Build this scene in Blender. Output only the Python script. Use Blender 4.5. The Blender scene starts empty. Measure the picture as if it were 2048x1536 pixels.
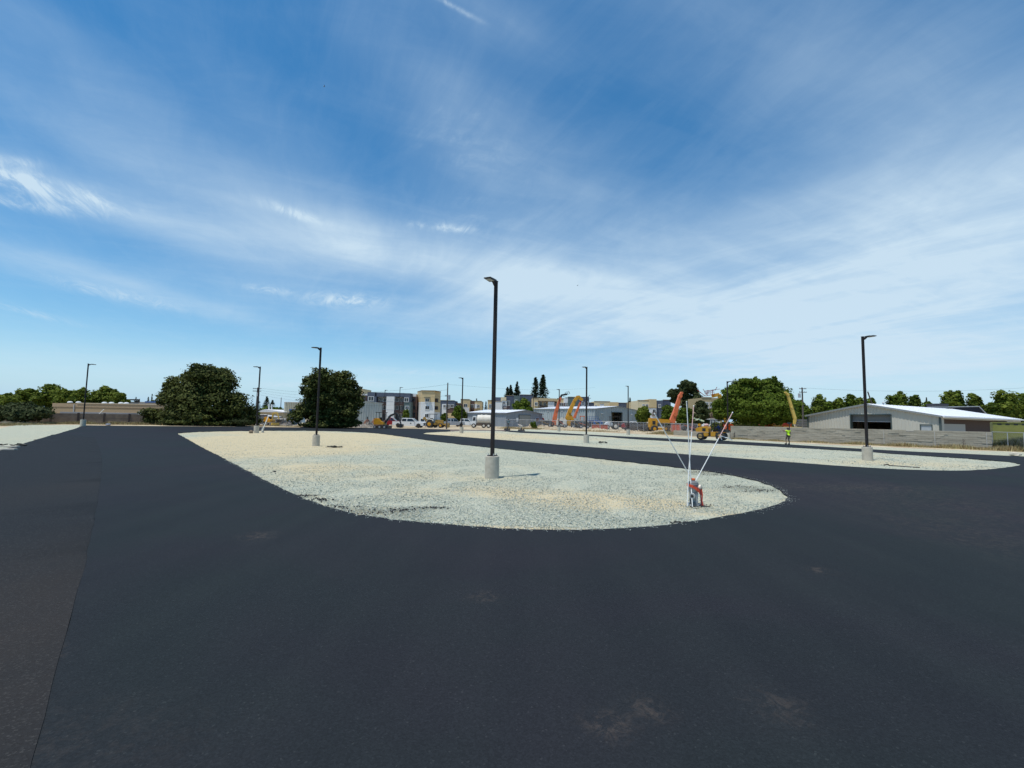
import bpy, bmesh, math, random
import numpy as np
from math import radians as R, sin, cos, pi
from mathutils import Vector, Matrix
from mathutils.geometry import delaunay_2d_cdt
random.seed(7); rng = np.random.default_rng(7)
scene = bpy.context.scene; COL = scene.collection
# ------------------------------------------------------------ camera
F = 900.0; PITCH = R(4.29); ROLL = R(1.05); CZ = 2.28
CR, SR, CP, SP = cos(ROLL), sin(ROLL), cos(PITCH), sin(PITCH)
CRIGHT = Vector((CR, -SR*SP, SR*CP)); CUP = Vector((-SR, -CR*SP, CR*CP)); CFWD = Vector((0, CP, SP))
cam = bpy.data.cameras.new('camera'); camo = bpy.data.objects.new('camera', cam); COL.objects.link(camo)
cam.sensor_width = 36; cam.lens = F/2048*36; cam.clip_start = 0.1; cam.clip_end = 9000
M = Matrix((CRIGHT, CUP, -CFWD)).transposed().to_4x4(); M.translation = (0, 0, CZ); camo.matrix_world = M
scene.camera = camo
# ------------------------------------------------------------ sun and sky
SUNV = Vector((-1.9, -1.5, 7.67)).normalized()
sun = bpy.data.lights.new('sun', 'SUN'); sun.energy = 4.0; sun.angle = R(0.53); sun.color = (1, .955, .88)
suno = bpy.data.objects.new('sun', sun); COL.objects.link(suno)
suno.rotation_euler = (-SUNV).to_track_quat('-Z', 'Y').to_euler()
world = bpy.data.worlds.new('World'); scene.world = world; world.use_nodes = True
scene.view_settings.view_transform = 'Standard'; scene.view_settings.look = 'None'
scene.view_settings.exposure = 0.12; scene.view_settings.gamma = 1; scene.view_settings.use_curve_mapping = False

def ray(px, py):
    X, Y = (px-1024)/F, (py-768)/F
    return CRIGHT*X - CUP*Y + CFWD
def azel(px, py):
    d = ray(px, py).normalized(); return math.atan2(d.x, d.y), math.asin(d.z)

def build_sky():
    nt = world.node_tree; N = nt.nodes; L = nt.links; N.clear()
    out = N.new('ShaderNodeOutputWorld'); bg = N.new('ShaderNodeBackground'); bg.inputs[1].default_value = SKY_STRENGTH
    sky = N.new('ShaderNodeTexSky'); sky.sky_type = 'NISHITA'; sky.sun_disc = False
    sky.sun_elevation = math.asin(SUNV.z); sky.sun_rotation = math.atan2(SUNV.x, SUNV.y)
    sky.air_density = 1.0; sky.dust_density = .1; sky.ozone_density = 2.0; sky.altitude = 50
    def link(a, b): L.new(a, b)
    def m(op, a, b=None, c=None, clamp=False):
        n = N.new('ShaderNodeMath'); n.operation = op; n.use_clamp = clamp
        for i, v in enumerate((a, b, c)):
            if v is None: continue
            if isinstance(v, (int, float)): n.inputs[i].default_value = v
            else: link(v, n.inputs[i])
        return n.outputs[0]
    geo = N.new('ShaderNodeTexCoord'); sep = N.new('ShaderNodeSeparateXYZ'); link(geo.outputs['Generated'], sep.inputs[0])
    x, y, z = sep.outputs
    az = m('ARCTAN2', x, y); el = m('ARCSINE', z)
    zc = m('MAXIMUM', z, .03)
    zc = m('ADD', zc, .06)
    u = m('DIVIDE', x, zc); v = m('DIVIDE', y, zc)
    def noise(sx, sy, rot, scale, detail=8, rough=.6, dist=0., seed=0.):
        cb = N.new('ShaderNodeCombineXYZ'); link(u, cb.inputs[0]); link(v, cb.inputs[1]); cb.inputs[2].default_value = seed
        mr = N.new('ShaderNodeMapping'); mr.vector_type = 'POINT'
        mr.inputs['Rotation'].default_value = (0, 0, rot)
        link(cb.outputs[0], mr.inputs[0])
        ms = N.new('ShaderNodeMapping'); ms.inputs['Scale'].default_value = (sx, sy, 1)
        link(mr.outputs[0], ms.inputs[0])
        n = N.new('ShaderNodeTexNoise'); n.inputs['Scale'].default_value = scale; n.inputs['Detail'].default_value = detail
        n.inputs['Roughness'].default_value = rough; n.inputs['Distortion'].default_value = dist
        link(ms.outputs[0], n.inputs[0]); return n.outputs[0]
    def sstep(v_, a, b):
        n = N.new('ShaderNodeMapRange'); n.interpolation_type = 'SMOOTHSTEP'; link(v_, n.inputs[0])
        n.inputs[1].default_value = a; n.inputs[2].default_value = b; return n.outputs[0]
    # az/el gaussians: (px,py, half width px, half height px, slope, amplitude)
    def gauss(px, py, wx, wy, rot, amp):
        a0, e0 = azel(px, py)
        a1, e1 = azel(px+wx*cos(R(rot)), py+wx*sin(R(rot)))
        a2, e2 = azel(px-wy*sin(R(rot)), py+wy*cos(R(rot)))
        # affine inverse
        A = np.array([[a1-a0, a2-a0], [e1-e0, e2-e0]]); I = np.linalg.inv(A)
        da = m('SUBTRACT', az, a0); de = m('SUBTRACT', el, e0)
        p = m('ADD', m('MULTIPLY', da, float(I[0, 0])), m('MULTIPLY', de, float(I[0, 1])))
        q = m('ADD', m('MULTIPLY', da, float(I[1, 0])), m('MULTIPLY', de, float(I[1, 1])))
        r2 = m('ADD', m('MULTIPLY', p, p), m('MULTIPLY', q, q))
        return m('MULTIPLY', m('EXPONENT', m('MULTIPLY', r2, -1.0)), amp)
    def total(lst):
        t = None
        for g in lst:
            o = gauss(*g); t = o if t is None else m('ADD', t, o)
        return t
    streak = noise(.55, 1.25, R(62), 1.1, 9, .6, 1.1, 1.3)
    broad = noise(.8, 1.0, R(25), .45, 6, .55, .5, 7.7)
    fine = noise(.7, 2.0, R(62), 3.4, 9, .68, 1.6, 3.1)
    cross = noise(2.2, .8, R(66), 2.4, 7, .6, .5, 5.5)
    sS = sstep(streak, .30, .78); sB = sstep(broad, .28, .76); sF = sstep(fine, .36, .74); sC = sstep(cross, .38, .72)
    soft = total([(1750, 600, 680, 190, -8, .76), (1250, 590, 520, 105, 3, .66), (1900, 450, 500, 160, -10, .30), (760, 505, 480, 52, 12, .62), (330, 450, 330, 38, 17, .52), (620, 490, 260, 30, 12, .25), (1050, 545, 300, 34, 8, .22), (1600, 440, 520, 60, -12, .25),
                  (1950, 330, 380, 220, -30, .26), (270, 578, 260, 24, 14, .50), (900, 640, 560, 36, 3, .34), (1500, 710, 900, 60, 0, .55), (1100, 340, 420, 80, 25, .22),
                  (640, 745, 420, 26, 1, .34), (1600, 100, 620, 160, 12, .20), (960, 20, 160, 60, 30, .22), (200, 150, 420, 60, 32, .22), (960, 380, 260, 110, 55, .24), (600, 330, 300, 70, 40, .14)])
    wisp = total([(60, 370, 150, 22, 16, 1.1), (30, 405, 100, 12, 10, .9), (160, 385, 60, 8, 22, .7), (20, 322, 70, 10, 8, .5), (895, 456, 62, 7, 4, .8), (690, 600, 70, 12, 2, .8), (540, 580, 40, 7, 8, .6),
                  (585, 425, 60, 9, 18, .6), (905, 12, 50, 5, 28, .8), (60, 625, 90, 6, 14, .4), (235, 590, 110, 10, 12, .55), (580, 770, 60, 6, 0, .6), (740, 768, 50, 8, 0, .5), (840, 745, 150, 6, 2, .3), (1500, 742, 200, 7, 0, .3)])
    low = m('EXPONENT', m('MULTIPLY', m('ABSOLUTE', el), -9.0))
    d1 = m('MULTIPLY', soft, m('ADD', m('MULTIPLY', sS, .32), m('ADD', m('MULTIPLY', sB, .38), .36)))
    d2 = m('MULTIPLY', wisp, m('ADD', m('MULTIPLY', sF, .95), .12))
    d3 = m('MULTIPLY', m('MULTIPLY', sS, sB), .10)
    d4 = m('MULTIPLY', low, .20)
    rip = sstep(noise(3.4, .9, R(80), 3.0, 4, .5, .4, 9.1), .42, .62)
    d5 = m('ADD', m('MULTIPLY', m('MULTIPLY', sC, soft), .10), m('MULTIPLY', m('MULTIPLY', rip, sF), gauss(940, 340, 150, 90, 60, .16)))
    d6 = m('ADD', m('MULTIPLY', m('ADD', sF, sC), .030), .055)
    dens = m('ADD', m('ADD', m('ADD', d1, d6), d2), m('ADD', m('ADD', d3, d4), d5), clamp=True)
    dens = m('MINIMUM', dens, .93)
    # sky colour grading toward the deep polarised blue of the photograph
    hs = N.new('ShaderNodeHueSaturation'); hs.inputs['Saturation'].default_value = SKY_SAT; hs.inputs['Hue'].default_value = .494; hs.inputs['Value'].default_value = SKY_VAL
    link(sky.outputs[0], hs.inputs['Color'])
    mix = N.new('ShaderNodeMix'); mix.data_type = 'RGBA'
    hmix = N.new('ShaderNodeMix'); hmix.data_type = 'RGBA'; link(m('EXPONENT', m('MULTIPLY', m('MAXIMUM', el, 0.0), -13.0)), hmix.inputs[0])
    link(hs.outputs[0], hmix.inputs[6]); hmix.inputs[7].default_value = HORIZON
    link(dens, mix.inputs[0]); link(hmix.outputs[2], mix.inputs[6]); mix.inputs[7].default_value = CLOUD
    link(mix.outputs[2], bg.inputs[0]); link(bg.outputs[0], out.inputs[0])
SKY_STRENGTH = .10; SKY_SAT = 1.46; SKY_VAL = 1.22; HORIZON = (2.5, 5.15, 7.9, 1); CLOUD = (5.7, 7.15, 8.3, 1)
build_sky()

# ------------------------------------------------------------ relief and unprojection
RP = np.array([(-51.5, 54.4, .32), (-29, 51.7, 0), (-15, 35, -.2), (-.7, 17.3, -.01), (7.5, 45, -.13), (-6.8, 62, .06), (8.6, 81.5, -.04), (18.2, 70, -.06),
      (21.7, 27.6, .11), (28.5, 59.4, 0), (0, 0, 0), (-51, 70, .3), (-62, 58, .3), (-66, 40, .2), (-15, 15, 0), (15, 8, 0), (45, 45, 0), (-30, 75, .0), (0, 90, 0)])
def hz(x, y):
    x = np.asarray(x, float); y = np.asarray(y, float)
    num = np.zeros(np.broadcast(x, y).shape); den = num+.12
    for a, b, c in RP:
        w = np.exp(-((x-a)**2+(y-b)**2)/(2*9.0**2)); num = num+w*c; den = den+w
    return num/den
def gz(x, y): return float(hz(x, y))
def G(px, py, dz=0.0):
    d = ray(px, py); z = 0.0
    for _ in range(12):
        t = (z+dz-CZ)/d.z; x, y = d.x*t, d.y*t; z = .5*z+.5*gz(x, y)
    return Vector((x, y, z))
def at(px, py, Y):                # point seen at pixel (px,py) on the plane y = Y
    d = ray(px, py); t = Y/d.y
    return Vector((d.x*t, Y, CZ+d.z*t))
def hor(px): return 768+F*math.tan(PITCH)+ (px-1024)*math.tan(ROLL)
def gat(px, Y):                   # ground point in pixel column px at depth Y
    p = at(px, hor(px)+2.28*F/Y, Y); return Vector((p.x, Y, gz(p.x, Y)))

# ------------------------------------------------------------ object helpers
def tag(o, label=None, cat=None, group=None, kind=None):
    if label: o['label'] = label
    if cat: o['category'] = cat
    if group: o['group'] = group
    if kind: o['kind'] = kind
    return o
def thing(name, label, cat, loc=(0, 0, 0), rz=0, group=None):
    o = bpy.data.objects.new(name, None); COL.objects.link(o); o.location = loc; o.rotation_euler = (0, 0, rz)
    o.empty_display_size = .3
    return tag(o, label, cat, group)
def link_mesh(name, me, mat, parent=None):
    o = bpy.data.objects.new(name, me); COL.objects.link(o)
    if mat and not me.materials: me.materials.append(mat)
    if parent: o.parent = parent
    return o
def dup(root, loc, rz, label=None):
    def cp(o, par):
        c = o.copy(); COL.objects.link(c)
        if par is not None: c.parent = par
        for ch in o.children: cp(ch, c)
        return c
    r = cp(root, None); r.location = loc; r.rotation_euler = (0, 0, rz)
    if label: r['label'] = label
    return r
class MB:
    def __init__(s): s.v = []; s.f = []
    def add(s, vs, fs):
        n = len(s.v); s.v += [tuple(v) for v in vs]; s.f += [tuple(i+n for i in f) for f in fs]; return s
    def box(s, x0, x1, y0, y1, z0, z1):
        return s.add([(x0, y0, z0), (x1, y0, z0), (x1, y1, z0), (x0, y1, z0), (x0, y0, z1), (x1, y0, z1), (x1, y1, z1), (x0, y1, z1)],
                     [(0, 3, 2, 1), (4, 5, 6, 7), (0, 1, 5, 4), (1, 2, 6, 5), (2, 3, 7, 6), (3, 0, 4, 7)])
    def cbox(s, c, size, rot=None):           # centred box with optional rotation matrix
        hx, hy, hz_ = size[0]/2, size[1]/2, size[2]/2; c = Vector(c)
        vs = [Vector(p) for p in ((-hx, -hy, -hz_), (hx, -hy, -hz_), (hx, hy, -hz_), (-hx, hy, -hz_), (-hx, -hy, hz_), (hx, -hy, hz_), (hx, hy, hz_), (-hx, hy, hz_))]
        if rot is not None: vs = [rot @ v for v in vs]
        return s.add([v+c for v in vs], [(0, 3, 2, 1), (4, 5, 6, 7), (0, 1, 5, 4), (1, 2, 6, 5), (2, 3, 7, 6), (3, 0, 4, 7)])
    def cyl(s, p0, p1, r0, r1=None, n=10, cap=True):
        r1 = r0 if r1 is None else r1; p0, p1 = Vector(p0), Vector(p1); d = (p1-p0).normalized()
        a = d.orthogonal().normalized(); b = d.cross(a); vs = []
        for p, r in ((p0, r0), (p1, r1)):
            for i in range(n):
                t = 2*pi*i/n; vs.append(p+a*cos(t)*r+b*sin(t)*r)
        fs = [(i, (i+1) % n, n+(i+1) % n, n+i) for i in range(n)]
        if cap: fs += [tuple(range(n-1, -1, -1)), tuple(range(n, 2*n))]
        return s.add(vs, fs)
    def tube(s, pts, r, n=6):
        for a, b in zip(pts, pts[1:]): s.cyl(a, b, r, r, n)
        return s
    def beam(s, p0, p1, w, h, w1=None, h1=None):   # rectangular beam with vertical-ish sides
        p0, p1 = Vector(p0), Vector(p1); d = (p1-p0).normalized()
        side = d.cross(Vector((0, 0, 1)))
        side = Vector((1, 0, 0)) if side.length < 1e-4 else side.normalized()
        up = side.cross(d); w1 = w if w1 is None else w1; h1 = h if h1 is None else h1
        vs = []
        for p, a, b in ((p0, w/2, h/2), (p1, w1/2, h1/2)):
            vs += [p-side*a-up*b, p+side*a-up*b, p+side*a+up*b, p-side*a+up*b]
        return s.add(vs, [(0, 1, 2, 3), (7, 6, 5, 4), (0, 4, 5, 1), (1, 5, 6, 2), (2, 6, 7, 3), (3, 7, 4, 0)])
    def prism(s, prof, y0, y1, axis='y'):     # profile (a,z) extruded along y (or x)
        n = len(prof); vs = []
        for y in (y0, y1):
            vs += [(a, y, z) if axis == 'y' else (y, a, z) for a, z in prof]
        fs = [(i, n+i, n+(i+1) % n, (i+1) % n) for i in range(n)]
        return s.add(vs, fs+[tuple(range(n)), tuple(range(2*n-1, n-1, -1))])
    def foot(s, pts, z0, z1):                 # footprint polygon (x,y) extruded in z
        n = len(pts); vs = [(x, y, z0) for x, y in pts]+[(x, y, z1) for x, y in pts]
        return s.add(vs, [(i, (i+1) % n, n+(i+1) % n, n+i) for i in range(n)]+[tuple(range(n-1, -1, -1)), tuple(range(n, 2*n))])
    def lathe(s, prof, c=(0, 0, 0), n=20, axis='z'):
        vs = []; c = Vector(c)
        for r, z in prof:
            for i in range(n):
                t = 2*pi*i/n; p = Vector((r*cos(t), r*sin(t), z))
                if axis == 'y': p = Vector((p.x, p.z, p.y))
                if axis == 'x': p = Vector((p.z, p.x, p.y))
                vs.append(p+c)
        fs = []
        for k in range(len(prof)-1):
            for i in range(n): fs.append((k*n+i, k*n+(i+1) % n, (k+1)*n+(i+1) % n, (k+1)*n+i))
        fs += [tuple(range(n-1, -1, -1)), tuple(range((len(prof)-1)*n, len(prof)*n))]
        return s.add(vs, fs)
    def mesh(s, name, bevel=0, smooth=False):
        me = bpy.data.meshes.new(name); me.from_pydata(s.v, [], s.f)
        bm = bmesh.new(); bm.from_mesh(me)
        if bevel:
            bmesh.ops.remove_doubles(bm, verts=bm.verts, dist=1e-5)
            bmesh.ops.bevel(bm, geom=[e for e in bm.edges if e.calc_face_angle(0) > .5], offset=bevel, segments=2, affect='EDGES', clamp_overlap=True)
        bmesh.ops.recalc_face_normals(bm, faces=bm.faces)
        bm.to_mesh(me); bm.free()
        if smooth: me.shade_smooth(); 
        return me
    def build(s, name, mat, parent=None, off=None, bevel=0, smooth=False):
        if off is not None:
            s.v = [(a-off[0], b-off[1], c-off[2]) for a, b, c in s.v]
        me = s.mesh(name, bevel, smooth)
        if smooth:
            try: me.set_sharp_from_angle(angle=R(40))
            except Exception: pass
        return link_mesh(name, me, mat, parent)

# ------------------------------------------------------------ materials
MATS = {}
def mat(name, col, rough=.7, metal=0., var=.12, scale=3., bump=0., bscale=40., spec=.5, col2=None, coords='Object', streak=None):
    if name in MATS: return MATS[name]
    m_ = bpy.data.materials.new(name); m_.use_nodes = True; nt = m_.node_tree; N = nt.nodes; L = nt.links
    b = N['Principled BSDF']; b.inputs['Roughness'].default_value = rough; b.inputs['Metallic'].default_value = metal
    b.inputs['Specular IOR Level'].default_value = spec
    tc = N.new('ShaderNodeTexCoord'); mp = N.new('ShaderNodeMapping'); L.new(tc.outputs[coords], mp.inputs[0])
    if streak: mp.inputs['Scale'].default_value = streak
    n = N.new('ShaderNodeTexNoise'); n.inputs['Scale'].default_value = scale; n.inputs['Detail'].default_value = 6; n.inputs['Roughness'].default_value = .65
    L.new(mp.outputs[0], n.inputs[0])
    r = N.new('ShaderNodeValToRGB'); c2 = col2 or tuple(c*(1+var) for c in col); c1 = col if col2 else tuple(c*(1-var) for c in col)
    r.color_ramp.elements[0].color = (*c1, 1); r.color_ramp.elements[1].color = (*c2, 1)
    r.color_ramp.elements[0].position = .3; r.color_ramp.elements[1].position = .7
    L.new(n.outputs[0], r.inputs[0]); L.new(r.outputs[0], b.inputs['Base Color'])
    if bump:
        n2 = N.new('ShaderNodeTexNoise'); n2.inputs['Scale'].default_value = bscale; n2.inputs['Detail'].default_value = 5
        L.new(tc.outputs[coords], n2.inputs[0]); bp = N.new('ShaderNodeBump'); bp.inputs['Strength'].default_value = bump; bp.inputs['Distance'].default_value = .02
        L.new(n2.outputs[0], bp.inputs['Height']); L.new(bp.outputs[0], b.inputs['Normal'])
    MATS[name] = m_; return m_
def leafmat(name, dark, light, trans=.22):
    if name in MATS: return MATS[name]
    m_ = bpy.data.materials.new(name); m_.use_nodes = True; nt = m_.node_tree; N = nt.nodes; L = nt.links
    b = N['Principled BSDF']; b.inputs['Roughness'].default_value = .7; b.inputs['Specular IOR Level'].default_value = .12
    at_ = N.new('ShaderNodeAttribute'); at_.attribute_name = 'tint'
    r = N.new('ShaderNodeValToRGB'); r.color_ramp.elements[0].color = (*dark, 1); r.color_ramp.elements[1].color = (*light, 1)
    L.new(at_.outputs['Fac'], r.inputs[0]); L.new(r.outputs[0], b.inputs['Base Color'])
    t = N.new('ShaderNodeBsdfTranslucent'); L.new(r.outputs[0], t.inputs[0]); mx = N.new('ShaderNodeMixShader'); mx.inputs[0].default_value = trans
    L.new(b.outputs[0], mx.inputs[1]); L.new(t.outputs[0], mx.inputs[2]); L.new(mx.outputs[0], N['Material Output'].inputs[0])
    MATS[name] = m_; return m_

WH = mat('white_paint', (.72, .73, .72), .45, var=.05)
WHD = mat('dusty_white_paint', (.74, .71, .63), .7, col2=(.58, .53, .44), scale=1.5, spec=.2)
BLK = mat('black_metal', (.022, .021, .022), .42, var=.25, scale=6)
BRONZE = mat('dark_bronze_metal', (.022, .017, .016), .6, var=.3, scale=2.5, bump=.1, spec=.25)
RUB = mat('tyre_rubber', (.022, .021, .02), .85, col2=(.05, .045, .038), scale=5)
GLS = mat('dark_glass', (.02, .028, .035), .06, var=.2)
STEEL = mat('galvanised_steel', (.42, .43, .44), .45, .4, var=.12)
YEL = mat('machine_yellow_paint', (.66, .33, .012), .42, col2=(.50, .24, .02), scale=2.2)
YELD = mat('weathered_yellow_paint', (.46, .27, .04), .6, col2=(.28, .17, .04), scale=2.5)
YELP = mat('pale_yellow_paint', (.66, .49, .12), .55, col2=(.5, .33, .07), scale=3)
ORG = mat('coral_orange_paint', (.72, .19, .07), .45, col2=(.60, .14, .05), scale=2)
ORGD = mat('bright_orange_paint', (.75, .13, .02), .5, col2=(.55, .1, .02), scale=3)
REDP = mat('red_paint', (.27, .018, .022), .35, var=.15)
BLUP = mat('blue_paint', (.03, .10, .28), .5, var=.15)
CONC = mat('cast_concrete', (.40, .36, .285), .9, col2=(.54, .495, .405), scale=4, bump=.5, bscale=30, coords='Object')
CREAM = mat('tan_stucco', (.60, .47, .26), .9, col2=(.54, .41, .22), scale=.6, bump=.2)
CREAML = mat('pale_cream_stucco', (.66, .56, .36), .9, var=.06, scale=.6)
WSTUC = mat('white_stucco', (.68, .69, .68), .9, var=.05, scale=.6, bump=.2)
SLATE = mat('slate_blue_stucco', (.075, .095, .135), .85, var=.12, scale=.6)
SLATEG = mat('slate_green_siding', (.085, .125, .125), .85, var=.12, scale=.6)
BROWN = mat('brown_siding', (.11, .065, .052), .85, var=.2, scale=1.2)
WROOF = mat('white_roof_metal', (.78, .79, .80), .5, var=.03, scale=.5)
GRIB = mat('grey_green_ribbed_metal', (.46, .455, .395), .6, var=.06, scale=.4, streak=(1, 1, .2))
GRIBC = mat('grey_ribbed_metal', (.33, .38, .39), .55, var=.10, scale=.5, streak=(1, 1, .2))
GRIBB = mat('blue_grey_ribbed_metal', (.24, .27, .30), .55, var=.10, scale=.5, streak=(1, 1, .2))
BGRIB = mat('beige_ribbed_metal', (.50, .47, .36), .6, var=.08, scale=.5)
DKTRIM = mat('dark_green_trim', (.05, .075, .075), .6)
BLOCK = mat('grey_concrete_block', (.235, .21, .16), .95, col2=(.45, .415, .33), scale=1.3, bump=.5, bscale=25, streak=(.35, 1, 3.2))
PANELC = mat('brown_precast_concrete', (.14, .105, .082), .95, col2=(.22, .17, .125), scale=1.6, bump=.4, bscale=12)
WOODD = mat('grey_weathered_wood', (.10, .11, .12), .85, col2=(.16, .165, .17), scale=2)
OLIVE = mat('olive_green_steel', (.16, .17, .035), .6, col2=(.21, .215, .05), scale=1.2)
BARK = mat('rough_bark', (.07, .055, .04), .95, col2=(.13, .105, .08), scale=6, bump=.6)
DARKIN = mat('unlit_interior', (.02, .019, .02), .9)
SKINM = mat('skin', (.35, .19, .12), .6)
RSTRAP = mat('red_strap_webbing', (.62, .075, .03), .7, var=.2, scale=20)
MAROON = mat('maroon_strap_webbing', (.17, .03, .04), .8, var=.3, scale=20)
PVC = mat('white_pvc_plastic', (.85, .85, .80), .4, var=.04)
PVCP = mat('pinkish_aged_plastic', (.72, .46, .40), .5, var=.15, scale=4)
ASPHCL = mat('asphalt_clod', (.018, .018, .018), .9, var=.3)

# ------------------------------------------------------------ ground materials
def nodes_for(name):
    m_ = bpy.data.materials.new(name); m_.use_nodes = True; nt = m_.node_tree; MATS[name] = m_
    return m_, nt.nodes, nt.links, nt.nodes['Principled BSDF']
def tnoise(N, L, vec, scale, detail=5, rough=.6, dist=0):
    n = N.new('ShaderNodeTexNoise'); n.inputs['Scale'].default_value = scale; n.inputs['Detail'].default_value = detail
    n.inputs['Roughness'].default_value = rough; n.inputs['Distortion'].default_value = dist; L.new(vec, n.inputs[0]); return n.outputs[0]
def ramp(N, L, fac, stops):
    r = N.new('ShaderNodeValToRGB'); e = r.color_ramp.elements
    e[0].position, e[0].color = stops[0][0], (*stops[0][1], 1); e[1].position, e[1].color = stops[-1][0], (*stops[-1][1], 1)
    for p, c in stops[1:-1]:
        k = e.new(p); k.color = (*c, 1)
    L.new(fac, r.inputs[0]); return r.outputs[0]
def mixc(N, L, fac, a, b, mode='MIX'):
    n = N.new('ShaderNodeMix'); n.data_type = 'RGBA'; n.blend_type = mode
    for i, v in ((0, fac), (6, a), (7, b)):
        if isinstance(v, (int, float)): n.inputs[i].default_value = v
        elif isinstance(v, tuple): n.inputs[i].default_value = (*v, 1)
        else: L.new(v, n.inputs[i])
    return n.outputs[2]
def mth(N, L, op, a, b=None, clamp=False):
    n = N.new('ShaderNodeMath'); n.operation = op; n.use_clamp = clamp
    for i, v in enumerate((a, b)):
        if v is None: continue
        if isinstance(v, (int, float)): n.inputs[i].default_value = v
        else: L.new(v, n.inputs[i])
    return n.outputs[0]
def blobs(N, L, vec, lst):        # stains at world places: (x,y,rx,ry,angle,amp)
    t = None
    for x, y, rx, ry, ang, amp in lst:
        mp = N.new('ShaderNodeMapping'); mp.vector_type = 'TEXTURE'
        mp.inputs['Location'].default_value = (x, y, 0); mp.inputs['Rotation'].default_value = (0, 0, ang); mp.inputs['Scale'].default_value = (rx, ry, 1e6)
        L.new(vec, mp.inputs[0]); vl = N.new('ShaderNodeVectorMath'); vl.operation = 'LENGTH'; L.new(mp.outputs[0], vl.inputs[0])
        q = mth(N, L, 'MULTIPLY', vl.outputs['Value'], vl.outputs['Value']); e = mth(N, L, 'EXPONENT', mth(N, L, 'MULTIPLY', q, -1.0))
        e = mth(N, L, 'MULTIPLY', e, amp); t = e if t is None else mth(N, L, 'ADD', t, e)
    return t
def pxblob(px, py, wx, wy, amp):
    p = G(px, py); q = G(px+wx, py); r = G(px, py-wy)
    return (p.x, p.y, max(.15, (q-p).length), max(.15, (r-p).length), 0, amp)
def make_gravel(name, tanblobs, darkblobs, base_tan):
    m_, N, L, b = nodes_for(name); tc = N.new('ShaderNodeTexCoord').outputs['Object']
    vor = N.new('ShaderNodeTexVoronoi'); vor.inputs['Scale'].default_value = 36; L.new(tc, vor.inputs[0])
    sepc = N.new('ShaderNodeSeparateColor'); L.new(vor.outputs['Color'], sepc.inputs[0])
    stone = ramp(N, L, sepc.outputs[0], [(0, (.15, .175, .155)), (.2, (.28, .32, .28)), (.5, (.385, .43, .375)), (.8, (.49, .51, .43)), (1, (.66, .64, .54))])
    v2 = N.new('ShaderNodeTexVoronoi'); v2.inputs['Scale'].default_value = 9; L.new(tc, v2.inputs[0])
    s2 = N.new('ShaderNodeSeparateColor'); L.new(v2.outputs['Color'], s2.inputs[0])
    stone = mixc(N, L, .30, stone, ramp(N, L, s2.outputs[1], [(0, (.30, .36, .335)), (1, (.53, .52, .40))]))
    sand = ramp(N, L, tnoise(N, L, tc, 14, 6, .7), [(.3, (.46, .40, .27)), (.7, (.62, .54, .37))])
    nb = tnoise(N, L, tc, .22, 5, .6, .4); ns = tnoise(N, L, tc, 2.0, 5, .7)
    f = mth(N, L, 'ADD', mth(N, L, 'MULTIPLY', nb, 1.1), mth(N, L, 'MULTIPLY', ns, .55)); f = mth(N, L, 'ADD', f, base_tan-.98)
    if tanblobs: f = mth(N, L, 'ADD', f, blobs(N, L, tc, tanblobs))
    f = mth(N, L, 'MULTIPLY', f, 2.2, True); f = mth(N, L, 'MULTIPLY', f, .85)
    c = mixc(N, L, f, stone, sand)
    if darkblobs:
        dn = mth(N, L, 'MULTIPLY', blobs(N, L, tc, darkblobs), mth(N, L, 'MULTIPLY', tnoise(N, L, tc, 5, 6, .75), 2.2), True)
        dn = mth(N, L, 'MULTIPLY', dn, .55, True); c = mixc(N, L, dn, c, (.085, .085, .06))
    c = mixc(N, L, 1.0, c, (1.04, 1.0, .91), 'MULTIPLY')
    L.new(c, b.inputs['Base Color']); b.inputs['Roughness'].default_value = .95; b.inputs['Specular IOR Level'].default_value = .2
    bp = N.new('ShaderNodeBump'); bp.inputs['Strength'].default_value = .75; bp.inputs['Distance'].default_value = .035
    hgt = mth(N, L, 'ADD', mth(N, L, 'MULTIPLY', vor.outputs['Distance'], -1.0), mth(N, L, 'MULTIPLY', tnoise(N, L, tc, 45, 3), .4))
    L.new(hgt, bp.inputs['Height']); L.new(bp.outputs[0], b.inputs['Normal']); return m_
GRA = make_gravel('blue_grey_gravel', [pxblob(560, 884, 190, 14, .9), pxblob(640, 900, 100, 10, .45), pxblob(1210, 1003, 120, 14, .8), pxblob(1330, 1008, 50, 9, .5), pxblob(430, 880, 60, 9, .3),
        pxblob(650, 935, 150, 10, .45), pxblob(1000, 985, 170, 11, .4), pxblob(850, 955, 160, 8, .25), pxblob(1010, 1057, 260, 5, .6), pxblob(1450, 1030, 90, 5, .4), pxblob(480, 905, 120, 10, .35), pxblob(720, 1026, 60, 5, .3), pxblob(1300, 925, 160, 8, .2), pxblob(620, 868, 260, 4, .6)],
        [pxblob(700, 1022, 60, 8, .8), pxblob(800, 1022, 55, 6, .9), pxblob(860, 1016, 40, 3, .9), pxblob(610, 992, 30, 3, 1.2), pxblob(1500, 978, 45, 5, .8), pxblob(1410, 946, 50, 3, .7), pxblob(830, 1033, 60, 5, .5), pxblob(1395, 1016, 28, 5, .5)], .13)
GRB = make_gravel('pale_green_gravel', [pxblob(930, 870, 110, 6, .6), pxblob(1100, 875, 80, 4, .3), pxblob(1400, 895, 120, 5, .25), pxblob(1750, 925, 150, 6, .2)], [], .17)
GRS = make_gravel('shoulder_gravel', [], [], .12)
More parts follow.
